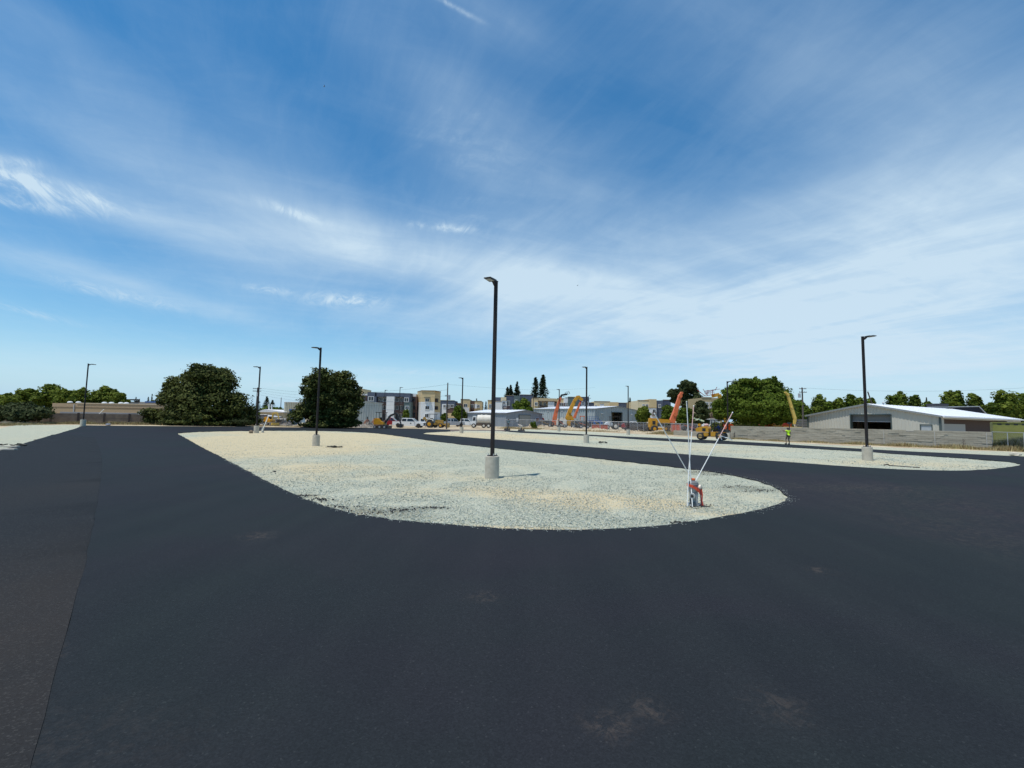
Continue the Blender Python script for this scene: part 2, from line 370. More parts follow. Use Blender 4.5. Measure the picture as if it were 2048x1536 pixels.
def make_asphalt():
    m_, N, L, b = nodes_for('fresh_asphalt'); tc = N.new('ShaderNodeTexCoord').outputs['Object']
    fine = tnoise(N, L, tc, 70, 3, .7); vor = N.new('ShaderNodeTexVoronoi'); vor.inputs['Scale'].default_value = 75; L.new(tc, vor.inputs[0])
    sc = N.new('ShaderNodeSeparateColor'); L.new(vor.outputs['Color'], sc.inputs[0])
    base = ramp(N, L, sc.outputs[0], [(0, (.0136, .0157, .0180)), (.85, (.0182, .0211, .0242)), (.985, (.0200, .0232, .0264)), (1, (.030, .033, .035))])
    broad = tnoise(N, L, tc, .35, 5, .6, .5); hue = tnoise(N, L, tc, .16, 3, .5, .8); base = mixc(N, L, 1.0, base, ramp(N, L, hue, [(.38, (.93, 1.04, 1.0)), (.62, (1.08, .97, 1.06))]), 'MULTIPLY'); base = mixc(N, L, 1.0, base, ramp(N, L, broad, [(.3, (.88, .88, .90)), (.7, (1.1, 1.1, 1.09))]), 'MULTIPLY')
    mp = N.new('ShaderNodeMapping'); mp.inputs['Scale'].default_value = (1.3, .12, 1); mp.inputs['Rotation'].default_value = (0, 0, R(24)); L.new(tc, mp.inputs[0])
    lane = tnoise(N, L, mp.outputs[0], 1.0, 4, .5); base = mixc(N, L, 1.0, base, ramp(N, L, lane, [(.35, (.93, .93, .95)), (.65, (1.06, 1.06, 1.05))]), 'MULTIPLY')
    dust = blobs(N, L, tc, [pxblob(515, 1077, 30, 7, .6), pxblob(970, 1200, 26, 6, .55), pxblob(1215, 1462, 34, 12, .6),
        pxblob(1300, 1432, 30, 14, .45), pxblob(1560, 1425, 60, 30, .3), pxblob(1620, 975, 260, 7, .35), pxblob(1900, 1010, 200, 30, .3), pxblob(1480, 955, 120, 4, .3), pxblob(1960, 1080, 120, 40, .22), pxblob(1640, 1147, 14, 4, .6), pxblob(80, 1320, 40, 8, .5), pxblob(70, 1500, 300, 60, .15)])
    dn = mth(N, L, 'MULTIPLY', mth(N, L, 'SUBTRACT', tnoise(N, L, tc, 7.5, 9, .8, .6), .47), 7.0, True)
    dust = mth(N, L, 'MULTIPLY', dust, dn, True)
    sp = tnoise(N, L, tc, 3.3, 9, .8); sp = mth(N, L, 'MULTIPLY', mth(N, L, 'SUBTRACT', sp, .66), 4.0, True)
    dust = mth(N, L, 'ADD', mth(N, L, 'MULTIPLY', dust, .55), mth(N, L, 'MULTIPLY', sp, .06), True)
    c = mixc(N, L, dust, base, (.15, .115, .09))
    # seam lines of the paver passes
    L.new(c, b.inputs['Base Color']); b.inputs['Roughness'].default_value = .78; b.inputs['Specular IOR Level'].default_value = .11
    rr = mth(N, L, 'ADD', mth(N, L, 'MULTIPLY', broad, .25), .70); L.new(rr, b.inputs['Roughness'])
    bp = N.new('ShaderNodeBump'); bp.inputs['Strength'].default_value = .2; bp.inputs['Distance'].default_value = .003
    L.new(mth(N, L, 'ADD', fine, vor.outputs['Distance']), bp.inputs['Height']); L.new(bp.outputs[0], b.inputs['Normal']); return m_
ASPH = make_asphalt()
def make_dirt():
    m_, N, L, b = nodes_for('dry_tan_dirt'); tc = N.new('ShaderNodeTexCoord').outputs['Object']
    a = tnoise(N, L, tc, .25, 8, .65, .4); c = ramp(N, L, a, [(.3, (.30, .215, .14)), (.48, (.44, .36, .25)), (.62, (.54, .48, .35)), (.75, (.33, .27, .16))])
    d = tnoise(N, L, tc, 3.5, 8, .75); c = mixc(N, L, 1.0, c, ramp(N, L, d, [(.3, (.72, .72, .7)), (.7, (1.15, 1.13, 1.1))]), 'MULTIPLY')
    L.new(c, b.inputs['Base Color']); b.inputs['Roughness'].default_value = .95; b.inputs['Specular IOR Level'].default_value = .15
    bp = N.new('ShaderNodeBump'); bp.inputs['Strength'].default_value = .5; bp.inputs['Distance'].default_value = .06
    L.new(d, bp.inputs['Height']); L.new(bp.outputs[0], b.inputs['Normal']); return m_
DIRT = make_dirt()
TRACK = mat('brown_tack_soil', (.085, .062, .05), .9, col2=(.15, .115, .09), scale=1.5, bump=.4)

# ------------------------------------------------------------ ground sheets
def pip(poly, x, y):
    px, py = poly[:, 0], poly[:, 1]; qx, qy = np.roll(px, -1), np.roll(py, -1); ins = np.zeros(len(x), bool)
    for a, b, c, d in zip(px, py, qx, qy):
        if b == d: continue
        cond = ((b > y) != (d > y)) & (x < (c-a)*(y-b)/(d-b)+a); ins ^= cond
    return ins
def densify(pts, step, rag=0.0, seed=0, closed=True):
    r = np.random.default_rng(seed); out = []; n = len(pts)
    for i in range(n if closed else n-1):
        a, b = np.array(pts[i][:2]), np.array(pts[(i+1) % n][:2]); d = np.linalg.norm(b-a); k = max(1, int(d/step))
        for j in range(k):
            p = a+(b-a)*j/k
            if rag: p = p+r.normal(0, rag, 2)
            out.append(p)
    return np.array(out)
def smooth(pts, n=4):               # Catmull-Rom through pixel outline points
    P = [np.array(p[:2], float) for p in pts]; out = []
    for i in range(len(P)-1):
        p0, p1, p2, p3 = P[max(i-1, 0)], P[i], P[i+1], P[min(i+2, len(P)-1)]
        for k in range(n):
            t = k/n; out.append(.5*((2*p1)+(-p0+p2)*t+(2*p0-5*p1+4*p2-p3)*t*t+(-p0+3*p1-3*p2+p3)*t**3))
    out.append(P[-1]); return out
def sheet(name, mat_, outer, holes=(), dz=0.0, grid=2.0, bump=0.0, skirt=0.0, near=None):
    loops = [outer]+list(holes); verts = []; edges = []
    for lp in loops:
        n0 = len(verts); verts += [Vector((float(p[0]), float(p[1]))) for p in lp]
        edges += [(n0+i, n0+(i+1) % len(lp)) for i in range(len(lp))]
    x0, y0 = outer.min(0); x1, y1 = outer.max(0)
    gx, gy = np.meshgrid(np.arange(x0, x1, grid), np.arange(y0, y1, grid)); gx = gx.ravel()+rng.uniform(-.2, .2, gx.size)*grid; gy = gy.ravel()+rng.uniform(-.2, .2, gy.size)*grid
    if near:
        hx, hy = np.meshgrid(np.arange(near[0], near[1], near[4]), np.arange(near[2], near[3], near[4])); gx = np.r_[gx, hx.ravel()]; gy = np.r_[gy, hy.ravel()]
    k = pip(outer, gx, gy)
    for h in holes: k &= ~pip(h, gx, gy)
    verts += [Vector((float(a), float(b))) for a, b in zip(gx[k], gy[k])]
    vs, es, fs, *_ = delaunay_2d_cdt(verts, edges, [], 0, 1e-4)
    V = np.array([(v.x, v.y) for v in vs]); Fc = np.array([f for f in fs if len(f) == 3]); c = V[Fc].mean(1)
    k = pip(outer, c[:, 0], c[:, 1])
    for h in holes: k &= ~pip(h, c[:, 0], c[:, 1])
    Fc = Fc[k]
    # force upward winding
    a, b, d = V[Fc[:, 0]], V[Fc[:, 1]], V[Fc[:, 2]]; cr = (b[:, 0]-a[:, 0])*(d[:, 1]-a[:, 1])-(b[:, 1]-a[:, 1])*(d[:, 0]-a[:, 0])
    Fc[cr < 0] = Fc[cr < 0][:, ::-1]
    z = hz(V[:, 0], V[:, 1])+dz
    if bump: z = z+rng.normal(0, bump, len(z))
    v3 = [(float(x), float(y), float(zz)) for (x, y), zz in zip(V, z)]; faces = [tuple(int(i) for i in f) for f in Fc]
    if skirt:
        cnt = {}
        for f in faces:
            for i in range(3):
                e = (f[i], f[(i+1) % 3]); cnt[e] = 1
        bnd = [e for e in cnt if (e[1], e[0]) not in cnt]; mp = {}
        for e in bnd:
            for i in e:
                if i not in mp: mp[i] = len(v3); q = v3[i]; v3.append((q[0]+random.uniform(-.02, .02), q[1]+random.uniform(-.02, .02), q[2]-skirt))
        faces += [(e[1], e[0], mp[e[0]], mp[e[1]]) for e in bnd]
    me = bpy.data.meshes.new(name); me.from_pydata(v3, [], faces); me.shade_smooth()
    if skirt:
        try: me.set_sharp_from_angle(angle=R(45))
        except Exception: pass
    o = link_mesh(name, me, mat_); return o
# base ground to the horizon, one sheet with relief near the lot
def ground():
    xs = sorted(set([-4000, -1500, -600, -300, -180, -130]+list(np.arange(-100, 101, 2.5))+[130, 180, 300, 600, 1500, 4000]))
    ys = sorted(set([-1500, -300, -100, -50]+list(np.arange(-20, 131, 2.5))+[150, 180, 230, 300, 500, 1000, 2500, 6000]))
    X, Y = np.meshgrid(xs, ys); Z = hz(X, Y)-.04; nx = len(xs)
    v = [(float(a), float(b), float(c)) for a, b, c in zip(X.ravel(), Y.ravel(), Z.ravel())]
    f = [(j*nx+i, j*nx+i+1, (j+1)*nx+i+1, (j+1)*nx+i) for j in range(len(ys)-1) for i in range(nx-1)]
    me = bpy.data.meshes.new('ground'); me.from_pydata(v, [], f); me.shade_smooth(); return tag(link_mesh('ground', me, DIRT), kind='structure')
ground()
def U(pts): return [tuple(G(*p))[:2] for p in pts]
A_px = [(355, 867), (400, 864.2), (470, 862.6), (540, 861.8), (620, 862), (680, 863.2), (740, 866), (800, 873), (900, 887), (1000, 897.8), (1100, 907.7), (1270, 926.4), (1371, 938), (1446, 948), (1500, 959.5), (1537, 971), (1562, 984), (1573, 997),
        (1570, 1004), (1545, 1015), (1500, 1026.5), (1411, 1043), (1300, 1057), (1200, 1062.5), (1110, 1064), (1000, 1060.5), (890, 1052.5), (800, 1044), (740, 1036), (700, 1028.5), (650, 1015.5), (600, 996.5), (560, 978), (520, 957.5), (460, 925), (408, 898), (380, 882), (358, 870)]
A_out = densify(smooth(U(A_px)+[U(A_px[:1])[0]], 4)[:-1], .30, .022, 3)
far3 = [(2048, 914), (2000, 911.9), (1860, 905.4), (1820, 903.8), (1660, 894.7), (1480, 884), (1260, 874), (1200, 870.9), (1100, 865.3), (1040, 862.6), (1012, 861)]
B_far = [(1010, 863), (1040, 865.8), (1120, 869.3), (1200, 873.5), (1260, 878.0), (1480, 890.2), (1660, 899.8), (1820, 910.6), (1930, 917.5), (2000, 923), (2030, 927), (2041, 930.5)]
B_near = [(2034, 933.5), (1990, 939), (1940, 942.3), (1890, 942.8), (1800, 940.3), (1700, 934.5), (1600, 927.3), (1500, 919.6), (1400, 912), (1300, 904.4), (1200, 896.5), (1110, 889.5), (1040, 883.4), (960, 877.2), (900, 872.3), (862, 869.6), (845, 868)]
B_tip = [(852, 865.8), (875, 864.4), (900, 863.4)]
far1 = [(900, 859.6), (860, 858.5), (760, 856.6), (650, 855.5), (540, 854.8), (400, 853.4), (240, 852.2), (168, 851.2)]
left1 = [(150, 858.2), (118, 867.5), (87, 876), (34, 892.2), (0, 905)]
ul = U(left1); dv = np.array(ul[-1])-np.array(ul[-3]); ext = np.array(ul[-1])+dv/np.linalg.norm(dv)*40
uf = U(far3); dv2 = np.array(uf[0])-np.array(uf[2]); ext2 = np.array(uf[0])+dv2/np.linalg.norm(dv2)*45
bl = smooth(U(B_far), 3)+smooth(U(B_near), 3)[0:]+U(B_tip)
outer = [tuple(ext2)]+smooth(uf, 3)+bl+smooth(U(far1), 3)+smooth(ul, 3)+[tuple(ext), (ext[0]-5, -40), (ext2[0]+10, -40)]
AS_out = densify(outer, .5, .02, 5)
asph = sheet('asphalt_road', ASPH, AS_out, [A_out], dz=.045, grid=3.0, skirt=.1)
tag(asph, kind='structure')
def make_old():
    m_, N, L, b = nodes_for('older_dusty_asphalt'); tc = N.new('ShaderNodeTexCoord').outputs['Object']
    vor = N.new('ShaderNodeTexVoronoi'); vor.inputs['Scale'].default_value = 70; L.new(tc, vor.inputs[0]); sc = N.new('ShaderNodeSeparateColor'); L.new(vor.outputs['Color'], sc.inputs[0])
    base = ramp(N, L, sc.outputs[0], [(0, (.0115, .0135, .0155)), (.85, (.018, .0208, .0240)), (1, (.042, .044, .044))])
    f = mth(N, L, 'MULTIPLY', mth(N, L, 'SUBTRACT', tnoise(N, L, tc, .5, 8, .65, .5), .36), 1.5, True)
    f = mth(N, L, 'ADD', mth(N, L, 'MULTIPLY', f, .6), .4); f = mth(N, L, 'MULTIPLY', f, blobs(N, L, tc, [pxblob(70, 1200, 420, 190, .62), pxblob(40, 1420, 600, 300, .35), pxblob(130, 980, 130, 60, .3)]), True)
    c = mixc(N, L, f, base, (.041, .034, .029)); L.new(c, b.inputs['Base Color']); b.inputs['Roughness'].default_value = .85; b.inputs['Specular IOR Level'].default_value = .11
    bp = N.new('ShaderNodeBump'); bp.inputs['Strength'].default_value = .4; bp.inputs['Distance'].default_value = .005; L.new(vor.outputs['Distance'], bp.inputs['Height']); L.new(bp.outputs[0], b.inputs['Normal']); return m_
sw = np.array([tuple(G(*p))[:2] for p in [(196, 876), (188, 930), (184, 1000), (183, 1060), (174, 1150), (150, 1260), (120, 1380), (80, 1460), (45, 1536)]])
sy = np.linspace(sw[0, 1], sw[-1, 1], 30); pc = np.polyfit(sw[:, 1], sw[:, 0], 2, w=1/(sw[:, 1])); seam = [(float(np.polyval(pc, y)), float(y)) for y in sy]
se = np.array(seam[-1])+(np.array(seam[-1])-np.array(seam[-4]))*1.5
ulx = [tuple(p) for p in ul]
old = seam+[tuple(se), (se[0]-12, se[1]-1), (float(ext[0])+4, float(ext[1])-2), (ulx[4][0]+.7, ulx[4][1]-1.2), (ulx[3][0]+.9, ulx[3][1]-.9), (ulx[2][0]+1.2, ulx[2][1]-1.0), (ulx[1][0]+1.4, ulx[1][1]-1.0)]
tag(sheet('older_asphalt_strip', make_old(), densify(old, .4, .003, 8), dz=.0515, grid=1.5, skirt=.005), kind='structure')
def grow(poly, d):
    c = poly.mean(0); v = poly-c; return c+v*(1+d/np.linalg.norm(v, axis=1))[:, None]
tag(sheet('gravel_island', GRA, densify(grow(A_out, .25), .8), dz=.004, grid=.9, bump=.010), kind='structure')
Bpoly = np.array([tuple(p) for p in smooth(U(B_far), 2)+smooth(U(B_near), 2)+U(B_tip)]+U([(930, 861.5), (980, 861.6)]))
tag(sheet('gravel_bed', GRB, densify(Bpoly, 1.0), dz=.008, grid=1.6, bump=.012), kind='structure')
st_far = [(1062, 858.6), (1120, 861), (1200, 864.5), (1260, 867.5), (1350, 873), (1480, 879), (1600, 887.3), (1700, 892), (1860, 898.3), (2000, 903), (2048, 905)]
us = U(st_far); e3 = np.array(us[-1])+(np.array(us[-1])-np.array(us[-3]))/np.linalg.norm(np.array(us[-1])-np.array(us[-3]))*45
strip = us+[tuple(e3), tuple(ext2)]+uf
tag(sheet('gravel_strip', GRB, densify(strip, 1.0, .12, 9), dz=0.0, grid=1.8, bump=.012), kind='structure')
sh = U([(168, 850.5), (100, 850.2), (40, 849.5), (18, 853), (0, 857.5)]); e4 = np.array(sh[-1])+np.array([-30, -22])
tag(sheet('gravel_shoulder', GRS, densify(sh+[tuple(e4), tuple(ext)]+ul[::-1], 1.0, .08, 4), dz=.006, grid=1.8, bump=.015), kind='structure')
tag(sheet('dirt_track', TRACK, densify(U([(860, 858.7), (900, 858.8), (950, 859.3), (1012, 860), (1012, 863.2), (960, 862.3), (900, 864.2), (880, 863)]), .8, .1, 2), dz=-.012, grid=2), kind='structure')

# loose stones (stuff): scattered over the visible gravel
def stones(name, poly, n, smin, smax, cam_bias, mat_, dz, keep=None):
    x0, y0 = poly.min(0); x1, y1 = poly.max(0); pts = []
    tot = 0
    while tot < n:
        x = rng.uniform(x0, x1, n*3); y = rng.uniform(y0, y1, n*3); d2 = x*x+y*y
        k = pip(poly, x, y) & (rng.random(n*3) < np.minimum(1, (cam_bias/np.sqrt(d2))**2.2))
        if keep is not None: k &= keep(x, y)
        pts.append(np.c_[x[k], y[k]]); tot += int(k.sum())
    P = np.concatenate(pts)[:n]; s = rng.uniform(smin, smax, n)*np.exp(rng.normal(0, .25, n))
    z = hz(P[:, 0], P[:, 1])+dz
    base = np.array([(1, 0, 0), (0, 1, 0), (-1, 0, 0), (0, -1, 0), (0, 0, .75), (0, 0, -.6)])
    V = base[None]*(1+rng.uniform(-.35, .35, (n, 6, 3)))*s[:, None, None]
    V += rng.uniform(-.25, .25, (n, 6, 3))*s[:, None, None]
    a = rng.uniform(0, 2*pi, n); c, q = np.cos(a)[:, None], np.sin(a)[:, None]
    X = V[:, :, 0]*c-V[:, :, 1]*q; Yv = V[:, :, 0]*q+V[:, :, 1]*c
    V = np.stack([X+P[:, 0:1], Yv+P[:, 1:2], V[:, :, 2]+z[:, None]], 2).reshape(-1, 3)
    tri = np.array([(0, 1, 4), (1, 2, 4), (2, 3, 4), (3, 0, 4), (1, 0, 5), (2, 1, 5), (3, 2, 5), (0, 3, 5)])
    T = (tri[None]+np.arange(n)[:, None, None]*6).reshape(-1, 3)
    tint = np.repeat(rng.random(n), 8)
    return tag(np_mesh(name, V, T, tint, mat_), name.replace('_', ' '), None, None, 'stuff')
def np_mesh(name, V, T, tint, mat_, parent=None):
    me = bpy.data.meshes.new(name); nv, nf = len(V), len(T); k = T.shape[1]
    me.vertices.add(nv); me.vertices.foreach_set('co', np.ascontiguousarray(V, dtype=np.float32).ravel())
    me.loops.add(nf*k); me.loops.foreach_set('vertex_index', np.ascontiguousarray(T, dtype=np.int32).ravel())
    me.polygons.add(nf); me.polygons.foreach_set('loop_start', np.arange(0, nf*k, k, dtype=np.int32))
    me.update(calc_edges=True)
    at_ = me.attributes.new('tint', 'FLOAT', 'FACE'); at_.data.foreach_set('value', np.ascontiguousarray(tint, dtype=np.float32))
    return link_mesh(name, me, mat_, parent)
def attrmat(name, stops, rough=.9):
    m_, N, L, b = nodes_for(name); a = N.new('ShaderNodeAttribute'); a.attribute_name = 'tint'
    L.new(ramp(N, L, a.outputs['Fac'], stops), b.inputs['Base Color']); b.inputs['Roughness'].default_value = rough; b.inputs['Specular IOR Level'].default_value = .2; return m_
STN = attrmat('loose_stone', [(0, (.12, .145, .13)), (.25, (.27, .315, .28)), (.55, (.39, .44, .39)), (.8, (.50, .515, .44)), (1, (.68, .66, .57))])
o = stones('loose_gravel_stones', A_out, 80000, .007, .016, 11, STN, .012); o['label'] = 'blue grey crushed stones lying loose over the oval gravel island'
o['category'] = 'gravel'
o = stones('coarse_gravel_stones', Bpoly, 16000, .012, .026, 26, STN, .012); o['label'] = 'pale green crushed stones lying loose on the second gravel bed'; o['category'] = 'gravel'
edge_pts = A_out[(A_out[:, 1] < 22)]
def strays():
    n = 1500; i = rng.integers(0, len(edge_pts), n); c = A_out.mean(0); p = edge_pts[i]; d = p-c; d /= np.linalg.norm(d, axis=1)[:, None]
    P = p+d*np.abs(rng.normal(0, .10, n))[:, None]+rng.normal(0, .03, (n, 2)); s = rng.uniform(.004, .012, n)
    base = np.array([(1, 0, 0), (0, 1, 0), (-1, 0, 0), (0, -1, 0), (0, 0, .8), (0, 0, -.4)]); V = base[None]*s[:, None, None]*rng.uniform(.6, 1.4, (n, 6, 1))
    V[:, :, 0] += P[:, :1]; V[:, :, 1] += P[:, 1:]; V[:, :, 2] += (hz(P[:, 0], P[:, 1])+.05)[:, None]
    tri = np.array([(0, 1, 4), (1, 2, 4), (2, 3, 4), (3, 0, 4), (1, 0, 5), (2, 1, 5), (3, 2, 5), (0, 3, 5)]); T = (tri[None]+np.arange(n)[:, None, None]*6).reshape(-1, 3)
    tag(np_mesh('stray_stones', V.reshape(-1, 3), T, np.repeat(rng.random(n), 8), STN), 'stray gravel stones kicked onto the asphalt round the near edge of the oval island', 'gravel', None, 'stuff')
strays()
# asphalt crumbs spilled along the edges
def crumbs(name, label, pxs, n, spread, s0, s1):
    P = []
    for px, py, wx, wy in pxs:
        for _ in range(n):
            g = G(px+random.gauss(0, wx), py+random.gauss(0, wy)); P.append(g)
    V = []; T = []; base = np.array([(1, 0, 0), (0, 1, 0), (-1, 0, 0), (0, -1, 0), (0, 0, .7), (0, 0, -.5)])
    tri = [(0, 1, 4), (1, 2, 4), (2, 3, 4), (3, 0, 4), (1, 0, 5), (2, 1, 5), (3, 2, 5), (0, 3, 5)]
    for i, g in enumerate(P):
        s = random.uniform(s0, s1); v = base*s*rng.uniform(.6, 1.4, (6, 3)); v[:, 0] += g.x; v[:, 1] += g.y; v[:, 2] += g.z+.015
        V.append(v); T += [tuple(a+6*i for a in t) for t in tri]
    return tag(np_mesh(name, np.concatenate(V), np.array(T), rng.random(len(T)), ASPHCL), label, 'debris', None, 'stuff')
crumbs('asphalt_crumbs', 'black asphalt crumbs spilled on the gravel along the near left edge of the oval island', [(606, 992, 14, 1.0), (640, 1000, 12, 1.5), (680, 1015, 22, 2), (740, 1025, 30, 3), (800, 1021, 26, 2), (862, 1016, 18, 1.2)], 45, 1, .012, .035)
crumbs('asphalt_crumbs', 'black asphalt crumbs on the gravel beside the rounded right tip of the oval island', [(1400, 944, 20, 1), (1440, 950, 14, 1), (1480, 974, 24, 1.2), (1520, 982, 14, 1.5), (1360, 1046, 10, 1), (1400, 1013, 16, 2)], 60, 1, .012, .03)

# ------------------------------------------------------------ light poles
def make_lamp():
    t = thing('street_lamp', 'x', 'street lamp', group='black light poles standing on round concrete bases in the gravel')
    MB().lathe([(.272, -.15), (.272, .26), (.270, .268), (.272, .276), (.270, .50), (.2685, .507), (.270, .514), (.269, .81), (.262, .824)], n=32).build('concrete_base', CONC, t)
    MB().cbox((0, 0, .84), (.30, .30, .025)).build('base_plate', BRONZE, t, bevel=.004)
    bm_ = None
    for i, (sx, sy) in enumerate(((1, 1), (1, -1), (-1, 1), (-1, -1))):
        if bm_ is None: bm_ = MB().cyl((0, 0, .825), (0, 0, .925), .014, n=8).cyl((0, 0, .853), (0, 0, .88), .026, n=6).mesh('anchor_bolt')
        o = link_mesh('anchor_bolt', bm_, STEEL, t); o.location = (sx*.115, sy*.115, 0)
    MB().beam((0, 0, .852), (0, 0, 7.60), .125, .125, .118, .118).build('pole', BRONZE, t, bevel=.008)
    MB().cbox((0, -.067, 1.30), (.07, .012, .13)).build('hand_hole_cover', BLK, t)
    MB().cbox((0, 0, 7.61), (.135, .135, .03)).build('pole_cap', BLK, t)
    MB().prism([(.06, 7.42), (.10, 7.40), (.26, 7.52), (.26, 7.56), (.06, 7.56)], -.035, .035).build('arm', BRONZE, t)
    hd = MB().prism([(.20, 7.545), (.30, 7.525), (.70, 7.545), (.72, 7.56), (.70, 7.585), (.34, 7.60), (.20, 7.60)], -.145, .145).build('lamp_head', BLK, t, bevel=.006)
    MB().box(.34, .66, -.11, .11, 7.520, 7.531).build('lens', mat('lamp_lens', (.35, .35, .34), .3), hd)
    for k in range(5): MB().box(.30+k*.035, .312+k*.035, -.11, .11, 7.598, 7.615).build('cooling_fin', BLK, hd)
    return t
LAMPS = [((-51.5, 54.4), 51, 'black lamp post farthest left, beside the brown precast wall'), ((-29.1, 51.7), 231, 'black lamp post with a white hydrant beside its base, in front of the dark oak'),
  ((-15.0, 34.9), 231, 'black lamp post in front of the smaller oak, left part of the gravel island'), ((-.7, 17.3), 243, 'tallest nearest black lamp post in the middle of the oval gravel island'),
  ((7.5, 45.1), 231, 'black lamp post on the second gravel bed in front of the red and yellow booms'), ((-6.8, 61.9), 231, 'black lamp post in front of the white pickup left of the tank truck'),
  ((8.6, 81.5), 231, 'short looking far lamp post beside the coral orange boom'), ((18.2, 70.3), 231, 'black lamp post in front of the open door of the grey gabled building'),
  ((21.7, 27.6), -70, 'black lamp post in front of the right hand warehouse with the wide dark doorway'), ((28.5, 59.4), 300, 'black lamp post beside the road roller in front of the bright green tree')]
l0 = make_lamp()
for i, ((x, y), a, lab) in enumerate(LAMPS):
    o = l0 if i == 0 else dup(l0, (0, 0, 0), 0)
    o.location = (x, y, gz(x, y)); o.rotation_euler = (0, 0, R(a)); o['label'] = lab
# two more poles far behind on the apartment side
for px, py, Y, lab in ((767.5, 780, 118, 'left of the two distant lamp posts in front of the dark apartment roof'), (797.4, 774.5, 105, 'right of the two distant lamp posts in front of the dark apartment roof')):
    p = gat(px, Y); o = dup(l0, p, R(0), lab)
    zt = at(px, py, Y).z; o.scale = (1, 1, (zt-p.z)/7.6)

# ------------------------------------------------------------ trees
OAKL = leafmat('oak_leaf', (.014, .022, .006), (.125, .142, .034), .2)
GRNL = leafmat('green_leaf', (.036, .056, .006), (.150, .215, .026), .3)
YGRL = leafmat('yellow_green_leaf', (.055, .080, .010), (.21, .26, .036), .3)
CONL = leafmat('conifer_needle', (.012, .024, .012), (.055, .080, .036), .1)
GREYL = leafmat('grey_green_leaf', (.020, .030, .010), (.085, .105, .040), .18)
def leaf_cloud(lobes, n, size, seed, flat=.0):
    r = np.random.default_rng(seed); L_ = np.array(lobes, float)       # x,y,z,rx,ry,rz
    w = (L_[:, 3]*L_[:, 4]*L_[:, 5])**.7; w /= w.sum(); idx = r.choice(len(L_), n, p=w)
    d = r.normal(size=(n, 3)); d /= np.linalg.norm(d, axis=1)[:, None]
    rad = 1-np.abs(r.normal(0, .28, n)); rad = np.clip(rad, .05, 1.08); nz = 1+.18*np.sin(d[:, 0]*9+idx)+.14*np.sin(d[:, 2]*11+idx*2)
    P = L_[idx, :3]+d*L_[idx, 3:6]*(rad*nz)[:, None]
    nrm = d+r.normal(0, .55, (n, 3)); nrm[:, 2] += .35; nrm /= np.linalg.norm(nrm, axis=1)[:, None]
    a = np.cross(nrm, r.normal(size=(n, 3))); a /= np.linalg.norm(a, axis=1)[:, None]; b = np.cross(nrm, a)
    s = size*np.exp(r.normal(0, .3, n))[:, None]
    V = np.stack([P-a*s*.5-b*s*.35, P+a*s*.5-b*s*.2, P+a*s*.45+b*s*.4, P-a*s*.3+b*s*.45], 1)
    lt = r.random(len(L_))[idx]; tint = np.clip(.25+.35*lt+r.normal(0, .16, n), 0, 1)
    return V.reshape(-1, 3), np.arange(4*n).reshape(n, 4), tint
def crown_lobes(w, h, z0, seed, k=26, shape='round', small=1.0):
    r = random.Random(seed); out = [(0, 0, z0+h*.5, w*.36, w*.34, h*.40)]
    for i in range(k):
        a = r.uniform(0, 2*pi); t = r.random()
        if shape == 'round': zz = t; rr = math.sqrt(max(.05, 1-(2*zz-.85)**2*.75))
        elif shape == 'oval': zz = t; rr = math.sqrt(max(.03, 1-(2*zz-.9)**2))*.95
        elif shape == 'cone': zz = t*.95; rr = max(.08, 1-zz)
        else: zz = t; rr = max(.15, 1-.75*zz)
        q = r.uniform(.45, .82)*rr; lr = w*.5*r.uniform(.18, .34)*small
        out.append((cos(a)*q*w*.5, sin(a)*q*w*.5, z0+h*(.06+zz*.86), lr, lr, lr*r.uniform(.6, .9)))
    return out
def limb(mb, p0, p1, r0, r1, rnd, segs=4):
    pts = [Vector(p0).lerp(Vector(p1), i/segs) for i in range(segs+1)]
    for i in range(1, segs): pts[i] += Vector((rnd.uniform(-1, 1), rnd.uniform(-1, 1), rnd.uniform(-.4, .4)))*(Vector(p1)-Vector(p0)).length*.05
    for i in range(segs): mb.cyl(pts[i], pts[i+1], r0+(r1-r0)*i/segs, r0+(r1-r0)*(i+1)/segs, 8)
def tree(px, Y, pytop, wpx, label, leafm, n=6000, size=.34, trunk=.35, shape='round', seed=1, z0=None, group=None, name='tree', k=26, lobes=None, cat='tree', small=1.0):
    g = gat(px, Y); top = at(px, pytop, Y).z-g.z; w = wpx*Y/F; t = thing(name, label, cat, g, 0, group); rnd = random.Random(seed)
    zb = top*.28 if z0 is None else z0
    tm = MB(); limb(tm, (0, 0, -.2), (rnd.uniform(-.2, .2), 0, top*.55), trunk, trunk*.5, rnd)
    tk = tm.build('trunk', BARK, t, smooth=True)
    lb = lobes(w, top) if lobes else crown_lobes(w, top-zb, zb, seed, k, shape, small)
    for i in range(min(7, len(lb)-1)):
        l = lb[1+i*len(lb)//8]; lm = MB(); limb(lm, (0, 0, top*rnd.uniform(.2, .45)), (l[0]*.8, l[1]*.8, l[2]), trunk*.4, trunk*.1, rnd, 3); lm.build('limb', BARK, t)
    V, T, tint = leaf_cloud(lb, n, size, seed); V[:, 2] = np.maximum(V[:, 2], .02)
    np_mesh('crown', V, T, tint, leafm, t); return t
def px_lobes(px0, Y, z_ref, items, dep=.8):   # lobes given by pixels (px,py,rx,ry) relative to a root column
    g = gat(px0, Y); r = random.Random(int(px0)); out = []
    for px, py, rx, ry in items:
        p = at(px, py, Y); out.append((p.x-g.x, r.uniform(-1, 1)*dep, p.z-g.z, rx*Y/F, rx*Y/F*.9, ry*Y/F))
    return out
